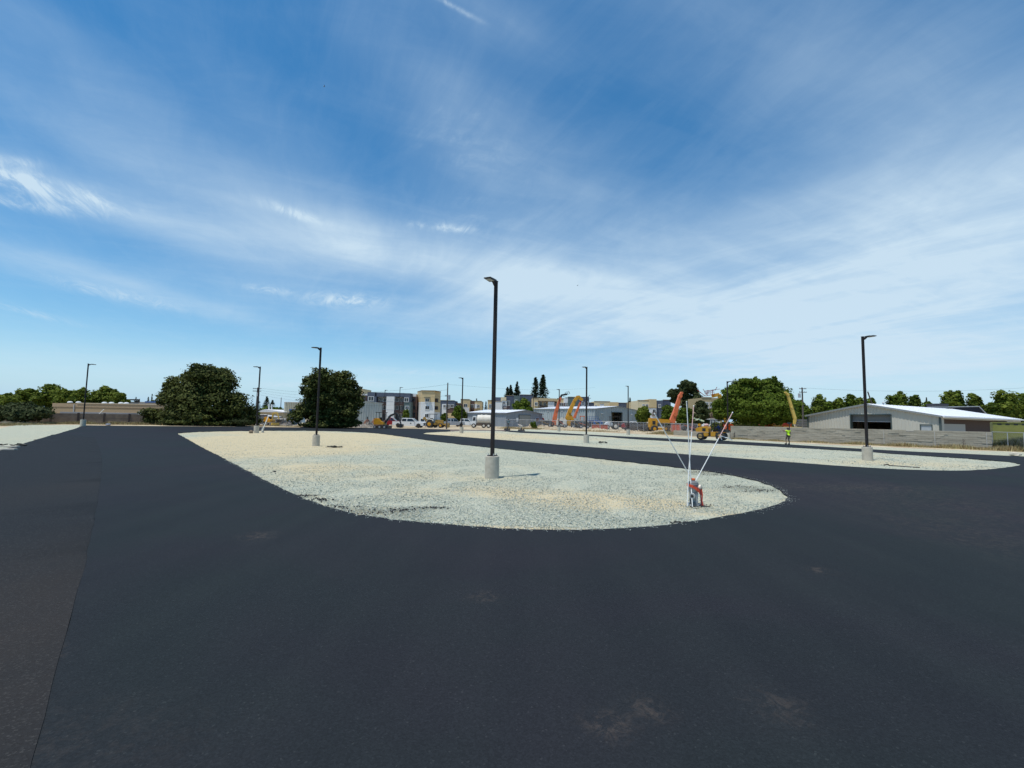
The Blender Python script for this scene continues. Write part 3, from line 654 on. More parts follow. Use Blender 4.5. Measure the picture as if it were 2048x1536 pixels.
def sub_lobes(main, k, seed, f=.38):
    r = random.Random(seed); out = list(main)
    for m_ in main:
        for _ in range(k):
            d = Vector((r.gauss(0, 1), r.gauss(0, 1), r.gauss(0, 1))).normalized(); s = r.uniform(.6, 1.2)*f
            out.append((m_[0]+d.x*m_[3]*.85, m_[1]+d.y*m_[4]*.85, m_[2]+d.z*m_[5]*.85, m_[3]*s, m_[4]*s, m_[5]*s))
    return out
Y = 72
o1 = sub_lobes(px_lobes(415, Y, 0, [(408, 766, 42, 30), (385, 780, 36, 30), (446, 766, 34, 26), (362, 795, 26, 26), (432, 752, 32, 16), (388, 752, 24, 14), (415, 805, 62, 38), (460, 812, 38, 30), (365, 812, 36, 28), (400, 832, 62, 20), (470, 832, 34, 20), (348, 832, 26, 16), (425, 752, 34, 20), (483, 815, 18, 26), (355, 778, 14, 12), (395, 845, 62, 9), (455, 846, 46, 8)], 2.2), 9, 3)  # lowest lobes added to shut out light and keep the crown's underside dark
tree(415, Y, 731, 165, 'large dark oak left of the lamp post with the white hydrant', OAKL, 66000, .25, .5, seed=3, lobes=lambda w, h: o1, name='oak_tree')
Y = 74
o2 = sub_lobes(px_lobes(660, Y, 0, [(653, 757, 24, 20), (684, 762, 24, 20), (668, 770, 26, 24), (672, 790, 30, 24), (632, 774, 20, 20), (660, 798, 50, 34), (700, 795, 22, 32), (622, 812, 28, 18), (607, 824, 20, 16), (600, 834, 14, 12), (690, 825, 30, 22), (655, 832, 44, 20), (640, 760, 16, 14), (650, 848, 44, 8), (690, 846, 26, 8)], 1.8), 9, 4)  # lowest lobes put in as the shade between crown and ground
tree(660, Y, 735, 128, 'smaller dark oak right of the stop sign, branches reaching low', OAKL, 52000, .24, .45, seed=4, lobes=lambda w, h: o2, name='oak_tree')
def shrub(px, Y, pytop, wpx, label, leafm, n=2500, size=.16, seed=1, group=None, name='shrub'):
    g = gat(px, Y); top = max(.3, at(px, pytop, Y).z-g.z); w = wpx*Y/F; t = thing(name, label, 'shrub', g, 0, group); rnd = random.Random(seed)
    sm = MB()
    for _ in range(5): limb(sm, (0, 0, -.05), (rnd.uniform(-.3, .3)*w, rnd.uniform(-.2, .2)*w, top*.6), .04, .015, rnd, 2)
    sm.build('stem', BARK, t)
    lb = [(rnd.uniform(-.38, .38)*w, rnd.uniform(-.25, .25)*w, top*rnd.uniform(.2, .72), w*.2, w*.2, top*.28) for _ in range(12)]
    V, T, tint = leaf_cloud(lb, n, size, seed); V[:, 2] = np.maximum(V[:, 2], .02); np_mesh('foliage', V, T, tint, leafm, t); return t
shrub(325, 69, 815, 66, 'dark green bush growing against the left foot of the large oak', OAKL, 7000, .2, 5)
shrub(28, 60, 799, 96, 'large dark bush at the left edge of the picture behind the gravel', GREYL, 12000, .22, 6)
shrub(484, 70, 835, 36, 'sparse dark bush at the right foot of the large oak', GREYL, 2500, .15, 7)
# back trees, left
for i, (px, py, w, lab) in enumerate(((14, 788, 60, 'yellow green tree at the left frame edge behind the dark bush'), (52, 776, 56, 'yellow green tree second from the left edge'), (98, 767, 62, 'tallest yellow green tree of the far left row'),
       (130, 778, 46, 'lower yellow green tree right of the tallest one at far left'), (158, 775, 54, 'green tree just left of the leftmost lamp post'), (205, 773, 60, 'rounded green tree just right of the leftmost lamp post'), (236, 784, 34, 'small green tree at the right end of the far left row'))):
    tree(px, 118+i % 3*4, py, w, lab, YGRL, 7000, .42, .3, seed=20+i, group='yellow green trees behind the tan building', z0=1.5, k=34, small=.8)
def conifer(px, Y, pytop, wpx, label, seed=1, n=3500, group=None, leafm=None, base=.06, size=None):
    g = gat(px, Y); top = at(px, pytop, Y).z-g.z; w = wpx*Y/F; t = thing('conifer_tree', label, 'conifer', g, 0, group); r = np.random.default_rng(seed)
    MB().cyl((0, 0, 0), (0, 0, top*.98), .35, .04, 7).build('trunk', BARK, t)
    n_b = 170; w = w*2.0; zb = np.sort(r.random(n_b))**.9*(1-base)+base; ab = r.uniform(0, 2*pi, n_b); ib = r.integers(0, n_b, n); tt = r.random(n)**.6
    rad = (1-zb[ib])**.95*w*.5*(.82+.25*np.sin(ib*7.3))+.008*w; x = np.cos(ab[ib])*rad*tt; y = np.sin(ab[ib])*rad*tt
    z = zb[ib]*top-rad*tt*.22+r.normal(0, .02*top, n); x += r.normal(0, .05*w, n)*(1.1-zb[ib]); y += r.normal(0, .05*w, n)*(1.1-zb[ib])
    P = np.c_[x, y, np.clip(z, .1, top)]; nrm = np.c_[r.normal(0, .4, n), r.normal(0, .4, n), np.ones(n)]; nrm /= np.linalg.norm(nrm, axis=1)[:, None]
    a = np.c_[np.cos(ab[ib]), np.sin(ab[ib]), -.3*np.ones(n)]; b = np.cross(nrm, a); s = ((size or top*.026)*np.exp(r.normal(0, .3, n)))[:, None]
    V = np.stack([P-a*s*.7, P+b*s*.35, P+a*s*.7, P-b*s*.35], 1).reshape(-1, 3)
    np_mesh('crown', V, np.arange(4*n).reshape(n, 4), np.clip(r.normal(.45, .22, n), 0, 1), leafm or CONL, t); return t
for i, (px, py, w, Y, lab) in enumerate(((1014, 774, 26, 215, 'shorter dark conifer, leftmost behind the slate roofed apartments'), (1020, 770, 24, 225, 'dark conifer second from left behind the slate roofed apartments'), (1033, 763, 24, 215, 'dark conifer third from left, standing alone at right of the pair'),
        (1070, 755, 30, 205, 'tall conifer left of the tallest one'), (1085, 750, 34, 200, 'tallest conifer in the middle of the skyline'), (1260, 795, 14, 260, 'tiny far conifer tip beside the lamp post of the gabled building'),
        (952, 797, 10, 230, 'small dark round conifer behind the pale yellow apartments'), (971, 803, 9, 230, 'dark narrow conifer between the pale yellow apartments'), (964, 804, 8, 240, 'narrow conifer beside the pale yellow apartments, left of its twin'),
        (514, 795, 20, 150, 'left dark conifer behind the lamp post with the hydrant'), (531, 793, 22, 150, 'middle dark conifer behind the low tan house'), (543, 800, 22, 145, 'right dark conifer of the clump behind the low tan house'),
        (301, 788, 5, 200, 'thin spire conifer above the tan building roof'), (294, 794, 10, 220, 'small far conifer left of the thin spire'), (269, 794, 14, 220, 'far dark conifer above the solar panel roof'), (1558, 797, 0, 0, ''), (1856, 795, 8, 240, 'tiny conifer tip above the white warehouse roof'))):
    if Y: conifer(px, Y, py, w, lab, 40+i, 5000 if w > 20 else 1500)
shrub(312, 200, 799, 22, 'far round grey green tree beside the thin spire conifer', GREYL, 1500, .7, 8, name='tree')
shrub(560, 140, 812, 70, 'green trees crown showing between the low tan house and the beige ribbed building', GRNL, 3500, .5, 9, name='tree')
# centre trees
tree(1042, 128, 797, 44, 'round green tree above the grey shed ridge', GRNL, 9000, .42, .3, seed=50, z0=1.5)
tree(918, 125, 812, 30, 'small green tree left of the grey shed roof', GRNL, 5000, .36, .2, seed=51, z0=.8)
tree(938, 128, 826, 22, 'low olive tree touching the left end of the grey shed', GREYL, 3000, .36, .2, seed=52, z0=.5)
tree(812, 140, 819, 14, 'young pale green tree in front of the dark apartment balconies', YGRL, 2500, .36, .12, seed=53, z0=1.2)
tree(888, 150, 826, 16, 'small tree at the foot of the tan and white apartment tower', GRNL, 2500, .4, .15, seed=54, z0=.5)
tree(1287, 130, 812, 34, 'bright green tree at the right end of the grey gabled building', YGRL, 7000, .4, .25, seed=55, z0=1.0)
sp = sub_lobes(px_lobes(1376, 150, 0, [(1374, 772, 15, 10), (1362, 783, 9, 7), (1388, 780, 9, 8), (1346, 788, 11, 9), (1352, 800, 10, 7), (1372, 795, 13, 10), (1390, 795, 9, 9), (1380, 810, 20, 10)], 1.5), 7, 5, .42)
tree(1376, 150, 760, 56, 'tall clumped grey green eucalyptus behind the orange boom', GREYL, 16000, .5, .4, seed=56, lobes=lambda w, h: sp)
tree(1338, 122, 810, 40, 'green tree left of the orange boom', GRNL, 6000, .4, .25, seed=57, z0=.8)
tree(1372, 118, 812, 44, 'green tree behind the white marker poles', GRNL, 7000, .4, .25, seed=58, z0=.8)
tree(1404, 112, 800, 36, 'grey green tree right of the tallest marker pole', GREYL, 6000, .38, .25, seed=59, z0=1.5)
def bigtree():
    Y = 76
    b1 = sub_lobes(px_lobes(1512, Y, 0, [(1500, 785, 40, 26), (1470, 800, 34, 26), (1540, 790, 38, 26), (1512, 815, 62, 32), (1560, 810, 22, 26), (1455, 815, 22, 22), (1510, 828, 66, 12), (1492, 768, 22, 10), (1535, 768, 18, 10), (1445, 826, 12, 14), (1568, 826, 12, 14), (1508, 762, 5, 8), (1540, 762, 5, 8), (1480, 764, 6, 7), (1560, 772, 7, 9), (1573, 786, 7, 8)], 2.2), 10, 6, .34)
    tree(1512, Y, 757, 160, 'big bright green tree behind the block wall', GRNL, 76000, .25, .4, seed=60, lobes=lambda w, h: b1)
bigtree()
for i, (px, py, w, Y) in enumerate(((1596, 793, 34, 130), (1612, 812, 30, 120), (1641, 787, 34, 135), (1664, 797, 26, 130), (1681, 793, 22, 128), (1704, 786, 28, 132), (1724, 790, 28, 138), (1745, 793, 18, 130), (1790, 782, 30, 130), (1806, 778, 24, 140), (1832, 785, 24, 132), (1857, 800, 20, 140),
        (1902, 779, 30, 120), (1917, 776, 26, 128), (1953, 784, 30, 118), (1966, 805, 34, 124), (1990, 803, 26, 110), (2016, 773, 44, 112), (2048, 785, 40, 118), (2085, 780, 50, 116))):
    names = ['tree half hidden behind the pale yellow boom', 'low tree behind the thin utility pole right of the boom', 'pointed green tree just right of the utility pole', 'small tree right of the pointed green one', 'narrow tree above the left roof slope of the warehouse', 'taller tree left of the warehouse lamp post', 'tree directly behind the warehouse lamp post', 'small tree just right of the warehouse lamp post',
        'broad tree above the white warehouse roof, right of the leaning pole', 'tallest of the trees above the white roof ridge', 'rounded tree right of the tallest above the white roof', 'low sprig of a tree in the gap above the white roof', 'tree behind the dark rooftop box of the warehouse', 'tall tree behind the right end of the dark rooftop box', 'tree above the slanted dark roof', 'low tree at the right end of the slanted dark roof', 'dark low tree left of the tall one at the right edge', 'tall green tree near the right edge above the olive container', 'green tree cut by the right edge of the picture', 'tree just beyond the right edge of the picture']
    tree(px, Y, py, w*1.38, names[i], YGRL if i in (2, 4, 6, 9, 12, 14, 17) else GRNL, 6500 if w < 40 else 9000, .42, .25, shape='taper' if i % 3 else 'oval', seed=70+i, group='green trees in a row behind the right warehouse', z0=1.0, k=30, small=.85)

# ------------------------------------------------------------ ribbed metal walls and buildings
def ribbed(mb, p0, p1, top, pitch=.6, dep=.06, holes=(), z0=0.0):
    """vertical ribbed wall from p0 to p1 (x,y); top(t in metres)->z; holes (t0,t1,z0,z1)"""
    p0, p1 = Vector(p0), Vector(p1); L_ = (p1-p0).length; d = (p1-p0)/L_; nrm = Vector((d.y, -d.x))
    ts = []; t = 0
    while t < L_-1e-6:
        for q, o_ in ((0, 0), (.55, 0), (.65, 1), (.9, 1)):
            if t+q*pitch < L_: ts.append((t+q*pitch, o_))
        t += pitch
    ts.append((L_, 0))
    for h in holes:
        for e in (h[0], h[1]): ts.append((e, 0))
    ts.sort()
    for (a, oa), (b, ob) in zip(ts, ts[1:]):
        if b-a < 1e-5: continue
        mid = (a+b)/2; segs = [(z0, None)]
        for h in holes:
            if h[0] < mid < h[1]: segs = [(z0, h[2]), (h[3], None)]
        for s0, s1 in segs:
            za, zb = (top(a), top(b)) if s1 is None else (s1, s1)
            if za-s0 < .01 and zb-s0 < .01: continue
            A = p0+d*a+nrm*(dep*oa); B = p0+d*b+nrm*(dep*ob)
            mb.add([(A.x, A.y, s0), (B.x, B.y, s0), (B.x, B.y, zb), (A.x, A.y, za)], [(0, 1, 2, 3)])
def slab(mb, quad, th):
    q = [Vector(p) for p in quad]; n = (q[1]-q[0]).cross(q[3]-q[0]).normalized()*th
    if n.z > 0: n = -n
    mb.add(q+[p+n for p in q], [(0, 1, 2, 3), (7, 6, 5, 4), (0, 4, 5, 1), (1, 5, 6, 2), (2, 6, 7, 3), (3, 7, 4, 0)])
def frame_from(pxL, YL, pxR, YR):
    a, b = gat(pxL, YL), gat(pxR, YR); v = b-a; return a, math.atan2(v.y, v.x), Vector((v.x, v.y)).length
def metal_building(name, label, pxL, YL, pxR, YR, depth, eave, apex, wmat, rmat, ridge='x', holes_front=(), holes_right=(), pitch=.6, trim=None, over=.25, rib=.06):
    a, ang, W = frame_from(pxL, YL, pxR, YR); t = thing(name, label, 'building', a, ang)
    if ridge == 'x': tf = lambda s: eave; tg = lambda s: eave+(apex-eave)*(1-abs(s-depth/2)/(depth/2)); TF, TS = tf, tg
    else: TF = lambda s: eave+(apex-eave)*(1-abs(s-W/2)/(W/2)); TS = lambda s: eave
    for nm, p0, p1, tp, hl in (('front_wall', (0, 0), (W, 0), TF, holes_front), ('right_wall', (W, 0), (W, depth), TS, holes_right), ('back_wall', (W, depth), (0, depth), TF, ()), ('left_wall', (0, depth), (0, 0), TS, ())):
        mb = MB(); L_ = (Vector(p1)-Vector(p0)).length
        mid = [(L_/2, L_/2+1e-3, -1, -1)] if False else []
        ribbed(mb, p0, p1, tp, pitch, rib, hl, -.3); mb.build(nm, wmat, t)
    o = over; th = .12
    for sd in (0, 1):
        mb = MB(); e = eave+.02
        if ridge == 'x':
            sl = (apex-eave)/(depth/2); y0, y1 = (-o, depth/2) if sd == 0 else (depth/2, depth+o)
            za, zb = (e-sl*o+.1, apex+.12) if sd == 0 else (apex+.12, e-sl*o+.1)
            slab(mb, [(-o, y0, za), (W+o, y0, za), (W+o, y1, zb), (-o, y1, zb)], th)
        else:
            sl = (apex-eave)/(W/2); x0, x1 = (-o, W/2) if sd == 0 else (W/2, W+o)
            za, zb = (e-sl*o+.1, apex+.12) if sd == 0 else (apex+.12, e-sl*o+.1)
            slab(mb, [(x0, -o, za), (x1, -o, zb), (x1, depth+o, zb), (x0, depth+o, za)], th)
        r = mb.build('roof', rmat, t)
        # standing seams on the roof
        sm = MB(); q = r.data.vertices
        P = [Vector(q[i].co) for i in range(4)]; n_s = int((P[1]-P[0]).length/1.2) if ridge == 'x' else int((P[3]-P[0]).length/1.2)
        for i in range(1, n_s):
            f = i/n_s
            A, B = (P[0].lerp(P[1], f), P[3].lerp(P[2], f)) if ridge == 'x' else (P[0].lerp(P[3], f), P[1].lerp(P[2], f))
            sm.beam(A+Vector((0, 0, .02)), B+Vector((0, 0, .02)), .05, .05)
        sm.build('roof_seams', rmat, r)
    if trim:
        tb = MB()
        if ridge == 'y':
            for s in (0, 1):
                xa, xb = (-o, W/2) if s == 0 else (W+o, W/2); za = eave+.1-(apex-eave)/(W/2)*o-.10
                tb.beam((xa, -o-.04, za), (xb, -o-.04, apex-.02), .06, .26)
        else:
            tb.beam((-o, -o-.04, eave-.02), (W+o, -o-.04, eave-.02), .06, .24)
            for s in (0, 1):
                ya, yb = (-o, depth/2) if s == 0 else (depth+o, depth/2)
                tb.beam((W+o+.04, ya, eave-.02), (W+o+.04, yb, apex), .06, .2)
        tb.build('rake_trim', trim, t)
    return t, W
# --- right warehouse, gable towards the camera
YLw, YRw = 77, 62
wt, W = metal_building('warehouse', 'low warehouse with ribbed grey green gable, white roof and wide dark doorway', 1617, YLw, 1883, YRw, 34, 3.57, 5.35, GRIB, WROOF, ridge='y',
    holes_front=((6.35, 11.65, .2, 3.72), (15.0, 16.25, .2, 2.32)), pitch=.42, trim=mat('rake_trim_grey', (.22, .24, .24), .6), over=.3, rib=.035, holes_right=((1.2, 27.0, .1, 3.2),))
# the doorway: half raised roll door, dark room, frames
MB().box(6.41, 11.60, .5, .56, 2.72, 3.72).build('roll_door', mat('grey_roll_door', (.13, .15, .16), .6), wt)
MB().box(6.41, 11.60, .42, .5, 2.66, 2.75).build('door_bottom_bar', STEEL, wt)
MB().box(6.27, 6.42, -.07, .6, 0, 3.78).build('door_jamb', DKTRIM, wt); MB().box(11.58, 11.73, -.07, .6, 0, 3.78).build('door_jamb', DKTRIM, wt); MB().box(6.42, 11.58, -.07, .1, 3.72, 3.84).build('door_head', DKTRIM, wt)
MB().box(14.93, 15.04, -.06, .08, 0, 2.42).build('door_frame', DKTRIM, wt); MB().box(16.21, 16.32, -.06, .08, 0, 2.42).build('door_frame', DKTRIM, wt); MB().box(15.04, 16.21, -.06, .08, 2.30, 2.42).build('door_frame', DKTRIM, wt)
MB().box(15.04, 16.21, .03, .09, .02, 2.30).build('man_door', mat('pale_door', (.36, .40, .42), .5), wt)
MB().box(W-.14, W+.10, -.10, .12, 0, 3.5).build('corner_trim', DKTRIM, wt); MB().box(-.08, .12, -.10, .12, 0, 3.5).build('corner_trim', DKTRIM, wt)
MB().box(5.0, 5.6, 5, 5.6, 0, 3.3).box(8.6, 8.8, 4, 6, 0, 1.6).box(9.4, 11.2, 6, 7, 0, 1.1).build('stored_crate', mat('dim_crate', (.10, .085, .07), .9), wt)
# right side: recessed brown wall, big pale roller door, gutter
MB().box(W-1.2, W-1.1, 1.2, 27, 0, 3.3).build('recessed_wall', mat('dark_brown_wall', (.075, .05, .042), .9, var=.1), wt)
MB().box(W-1.1, W-1.04, 4.0, 12.5, 0, 2.55).build('side_roller_door', mat('pale_grey_door', (.34, .35, .34), .6, var=.04), wt)
dl = MB()
for k in range(6): dl.box(W-1.045, W-1.02, 4.0, 12.5, .3+k*.38, .33+k*.38)
dl.build('door_slats', mat('pale_grey_door', (0, 0, 0)), wt)
MB().beam((W+.42, -.2, 3.50), (W+.42, 34.2, 3.50), .16, .2).build('gutter', WROOF, wt)
MB().cyl((8.8, 5, 5.2), (8.8, 5, 5.75), .14, .14, 8).cyl((8.8, 5, 5.75), (8.8, 5, 5.9), .24, .05, 8).build('roof_vent', STEEL, wt)
# dark slanted roof building and roof box behind the warehouse
g = gat(1955, 86); t = thing('dark_roof_building', 'dark low building with a slanted roof edge behind the white warehouse roof', 'building', g)
a, b_, c_ = at(1895, 814.5, 86)-g, at(1957, 813.5, 86)-g, at(1972, 829, 86)-g
MB().prism([(a.x, a.z), (b_.x, b_.z), (c_.x, c_.z), (c_.x, 0), (a.x, 0)], 0, 9).build('wall', mat('dark_navy_wall', (.022, .022, .035), .8), t)
MB().beam((a.x, -.1, a.z+.06), (b_.x+.1, -.1, b_.z+.06), .2, .16).beam((b_.x, -.1, b_.z), (c_.x, -.1, c_.z), .2, .16).build('roof_edge', STEEL, t)
g = gat(1884, 84); t = thing('rooftop_unit_tower', 'boxy dark cooling unit on a grey plinth above the warehouse roof', 'cooling unit', g)
a, b_, c_ = at(1873, 807, 84)-g, at(1898, 812, 84)-g, at(1898, 818, 84)-g
MB().box(a.x, b_.x, 0, 2.2, b_.z, a.z).build('unit', mat('dark_unit', (.03, .03, .04), .7), t, bevel=.04); MB().box(a.x+.1, b_.x-.1, .1, 2.0, 0, b_.z-.003).build('plinth', mat('grey_plinth', (.2, .2, .2), .8), t)

# --- gray shed in the centre and long grey building
metal_building('shed', 'small blue grey metal shed with a pale roller door in its gable, behind the worker', 935, 124, 1012, 115, 15.5, 3.45, 4.35, GRIBB, WROOF, ridge='x', pitch=.7, trim=mat('shed_trim', (.2, .22, .25), .6))
a, ang, Ws = frame_from(935, 124, 1012, 115); sh_t = [o for o in COL.objects if o.name.startswith('shed')][0]
MB().box(Ws+.07, Ws+.13, 5.2, 10.0, 0, 3.0).build('roller_door', mat('khaki_door', (.27, .27, .24), .7), sh_t)
MB().box(Ws+.07, Ws+.16, 5.0, 10.2, 3.0, 3.12).box(Ws+.07, Ws+.16, 4.98, 5.18, 0, 3.0).build('door_frame', DKTRIM, sh_t)
wf = MB().box(Ws+.07, Ws+.15, 12.2, 13.9, 1.3, 2.4).build('window_frame', WH, sh_t); MB().box(Ws+.15, Ws+.17, 12.35, 13.75, 1.42, 2.28).build('pane', GLS, wf)
MB().box(Ws+.07, Ws+.12, 3.9, 4.8, 1.3, 2.3).build('notice_board', WH, sh_t)
t30, W3 = metal_building('long_workshop', 'long pale grey metal workshop with open gable bay, behind the boom lifts', 1066, 162, 1190, 140, 22.2, 5.55, 6.6, GRIBC, WROOF, ridge='x', pitch=.95, rib=.16, trim=mat('bldg_trim', (.25, .28, .28), .6), holes_right=((8.2, 13.4, -.3, 4.6),))
MB().box(W3-3.0, W3-.4, 8.2, 8.3, 0, 4.6).box(W3-6, W3-5.9, 5, 17, 0, 5.0).build('interior_partition', mat('ochre_board', (.42, .36, .2), .8), t30)
MB().box(W3-2.6, W3-.6, 10.7, 11.5, 0, 1.6).build('stored_goods', BROWN, t30)
MB().box(W3+.1, W3+.18, 8.0, 13.6, 4.6, 4.75).box(W3+.1, W3+.18, 8.0, 8.2, 0, 4.6).box(W3+.1, W3+.18, 13.4, 13.6, 0, 4.6).build('bay_frame', DKTRIM, t30)
for yy in (3.0, 18.5): MB().cbox((W3+.3, yy, 4.2), (.5, .7, .18)).build('wall_lamp', WH, t30)
for k in range(3):
    wf = MB().box(7+k*7, 8.1+k*7, -.16, -.1, 4.6, 5.0).build('wall_vent', STEEL, t30)
# --- corrugated building left of apartments (shed roof falling to the right)
a, ang, Wc = frame_from(690, 104, 763, 108); t = thing('corrugated_store', 'pale corrugated metal building half behind the smaller oak, roof falling to the right', 'building', a, ang)
mb = MB(); hl, hr = at(690, 798.5, 104).z, at(763, 807, 108).z
ribbed(mb, (0, 0), (Wc, 0), lambda s: hl+(hr-hl)*s/Wc, .56, .20, (), -.3); mb.build('front_wall', mat('pale_ribbed_metal', (.50, .53, .50), .55, var=.1, scale=.5), t)
mb = MB(); ribbed(mb, (Wc, 0), (Wc, 9), lambda s: hr, .52, .1, (), -.3); mb.build('right_wall', MATS['pale_ribbed_metal'], t)
mb = MB(); slab(mb, [(-.2, -.3, hl+.12), (Wc+.2, -.3, hr+.12), (Wc+.2, 9, hr+.12), (-.2, 9, hl+.12)], .12); mb.build('roof', GRIBC, t)
MB().box(Wc*.58, Wc*.605, -.25, -.11, 0, 1.9).build('downpipe', BLK, t)
# --- beige ribbed tall building at far left-centre
a, ang, Wb = frame_from(567, 120, 592, 120); t = thing('ribbed_tower', 'tall beige ribbed metal building behind the stop sign', 'building', a, ang)
H1, Hm = at(580, 804.5, 120).z, at(580, 825.5, 120).z
mb = MB(); ribbed(mb, (0, 0), (Wb+2.5, 0), lambda s: H1, .46, .18, (), Hm); mb.build('upper_wall', BGRIB, t)
mb = MB(); ribbed(mb, (.05, .1), (Wb+2.4, .1), lambda s: Hm-.01, .42, .07, (), -.2); mb.build('lower_wall', mat('pale_blue_ribbed', (.28, .38, .46), .6), t)
mb = MB(); ribbed(mb, (0, 8), (0, 0), lambda s: H1, .42, .09, (), -.2); mb.build('left_wall', BGRIB, t)
MB().box(-.1, Wb+2.6, -.15, 8, H1, H1+.12).build('roof', WROOF, t)
for x in (.5, 1.3): MB().box(x, x+.55, -.05, .09, .9, 2.0).build('window_pane', GLS, t)

# ------------------------------------------------------------ pixel-measured block buildings
def blk(mb, g, px0, px1, py0, py1, Y, D, base=False):
    a, b = at(px0, py0, Y), at(px1, py1, Y); z0 = g.z-.2 if base else b.z
    mb.box(a.x-g.x, b.x-g.x, Y-g.y, Y-g.y+D, z0-g.z, (at((px0+px1)/2, py0, Y).z)-g.z)
def win(t, g, px0, px1, py0, py1, Y, fm=WH, name='window', gm=GLS, proud=.12):
    a, b = at(px0, py0, Y), at(px1, py1, Y); w, h = b.x-a.x, a.z-b.z; x0, z0 = a.x-g.x, b.z-g.z; y = Y-g.y
    m_ = MB(); f = .14
    m_.box(x0-f, x0, y-proud, y-.01, z0-f, z0+h+f).box(x0+w, x0+w+f, y-proud, y-.01, z0-f, z0+h+f).box(x0, x0+w, y-proud, y-.01, z0-f, z0).box(x0, x0+w, y-proud, y-.01, z0+h, z0+h+f).box(x0+w*.5-.05, x0+w*.5+.05, y-proud+.02, y-.01, z0, z0+h)
    fr = m_.build(name, fm, t); MB().box(x0, x0+w*.5-.05, y-.06, y-.02, z0, z0+h).build('pane', gm, fr); MB().box(x0+w*.5+.05, x0+w, y-.06, y-.02, z0, z0+h).build('pane', gm, fr)
    return fr
def rail(t, g, px0, px1, py0, py1, Y, m_=BROWN):
    a, b = at(px0, py0, Y), at(px1, py1, Y); x0, x1 = a.x-g.x, b.x-g.x; z0, z1 = b.z-g.z, a.z-g.z; y = Y-g.y; mb = MB()
    mb.box(x0, x1, y-.05, y+.02, z1-.06, z1).box(x0, x1, y-.12, y+1.2, z0-.2, z0); n = max(2, int((x1-x0)/.2))
    for i in range(n+1): x = x0+(x1-x0)*i/n; mb.box(x-.045, x+.045, y-.03, y, z0, z1-.06)
    return mb.build('balcony_railing', m_, t)
# apartment A, dark three storeys
Y = 165; g = gat(776, Y); tA = thing('apartment_building', 'three storey slate apartment block with a white panel column and brown balconies', 'building', g)
mb = MB(); blk(mb, g, 735, 750.5, 784.3, 850, Y, 14, True); mb.build('left_bay', SLATE, tA)
mb = MB(); blk(mb, g, 750.5, 773, 784.8, 793.5, Y, 14); blk(mb, g, 787, 808, 785.8, 793.5, Y, 14); mb.build('parapet', SLATE, tA)
mb = MB(); blk(mb, g, 773.2, 786.6, 793, 850, Y-.35, 14, True); mb.build('white_panel_column', WSTUC, tA)
mb = MB(); blk(mb, g, 773, 787, 785.3, 792.9, Y, 14); mb.build('parapet', SLATE, tA)
mb = MB(); blk(mb, g, 808, 820, 786.4, 804, Y, 14); mb.build('right_bay_upper', SLATE, tA); mb = MB(); blk(mb, g, 808, 820, 804.1, 850, Y, 14, True); mb.build('right_bay_lower', SLATEG, tA)
mb = MB(); blk(mb, g, 750.5, 773, 793.6, 850, Y+2.2, 10, True); blk(mb, g, 787, 808, 793.6, 850, Y+2.2, 10, True); mb.build('balcony_back_wall', mat('dark_back_wall', (.07, .075, .085), .85), tA)
for p in ((737.5, 747, 793.5, 801.5), (809, 816.5, 796, 803.5), (811, 817.5, 812.5, 819), (738, 747, 811, 818)): win(tA, g, *p, Y)
for p in ((752.5, 757, 794, 802), (760, 765, 794.5, 802), (767.5, 772, 796, 803), (791, 796, 796, 803), (799, 804, 795.5, 807), (799, 803.5, 811, 822), (791, 796, 812, 819), (767, 771.5, 812, 819), (798, 803, 828, 838)): win(tA, g, *p, Y+2.15)
for y0, y1 in ((803.5, 809.5), (819.5, 826)):
    rail(tA, g, 750.6, 772.8, y0, y1, Y+.1); rail(tA, g, 787.2, 807.8, y0, y1, Y+.1)
for py in (803, 819.5, 832):
    a = at(773.2, py, Y-.36)-g; b_ = at(786.6, py, Y-.36)-g; MB().box(a.x, b_.x, a.y-.02, a.y, a.z-.05, a.z+.05).build('panel_joint', STEEL, tA)
# link + tower
g = gat(856, Y); tT = thing('apartment_tower', 'tan over white three storey apartment tower with a brown recessed link', 'building', g)
mb = MB(); blk(mb, g, 820.2, 832.2, 793.2, 850, Y+4, 8, True); mb.build('link', BROWN, tT)
mb = MB(); blk(mb, g, 820.2, 832, 787.8, 793.2, Y+4.1, 8); mb.build('link_parapet', WH, tT)
for p in ((825, 830, 795, 803), (825, 830, 811, 819), (824, 830, 826, 834)): win(tT, g, *p, Y+3.95, BROWN)
def footz(px_Y, z0, z1, name, m_, t, g): return MB().foot([(gat(p, yy).x-g.x, yy-g.y) for p, yy in px_Y], z0-g.z, z1-g.z).build(name, m_, t)
zt, zm = at(855, 782, Y).z, at(855, 804, Y).z
fp = [(833, Y+8), (841.3, Y), (868, Y), (868.2, Y+2.5), (879.6, Y+6), (879, Y+18), (834, Y+18)]
footz(fp, g.z-.2, zm, 'lower_wall', WSTUC, tT, g)
footz([(p, y) for p, y in fp], zm+.004, zt, 'upper_wall', CREAM, tT, g)
footz([(868.6, Y+2.3), (880, Y+5.7), (879.6, Y+17), (869, Y+17)], at(872, 823.5, Y).z, zm, 'side_wall', CREAM, tT, g)
a_ = [(832.7, Y+7.9), (841.2, Y-.25), (868.2, Y-.25), (880, Y+5.8), (879.3, Y+18.2), (833.6, Y+18.2)]; footz(a_, zt, zt+.25, 'parapet_cap', mat('parapet_brown', (.25, .18, .10), .8), tT, g)
for p in ((851, 858, 797, 803.2), (851, 858, 812.2, 818.8), (850.5, 857, 828, 835)): win(tT, g, *p, Y)
for p in ((871, 876, 797.5, 803.5), (870.5, 875.5, 813, 819)): win(tT, g, *p, Y+2.4, BROWN, proud=.3)
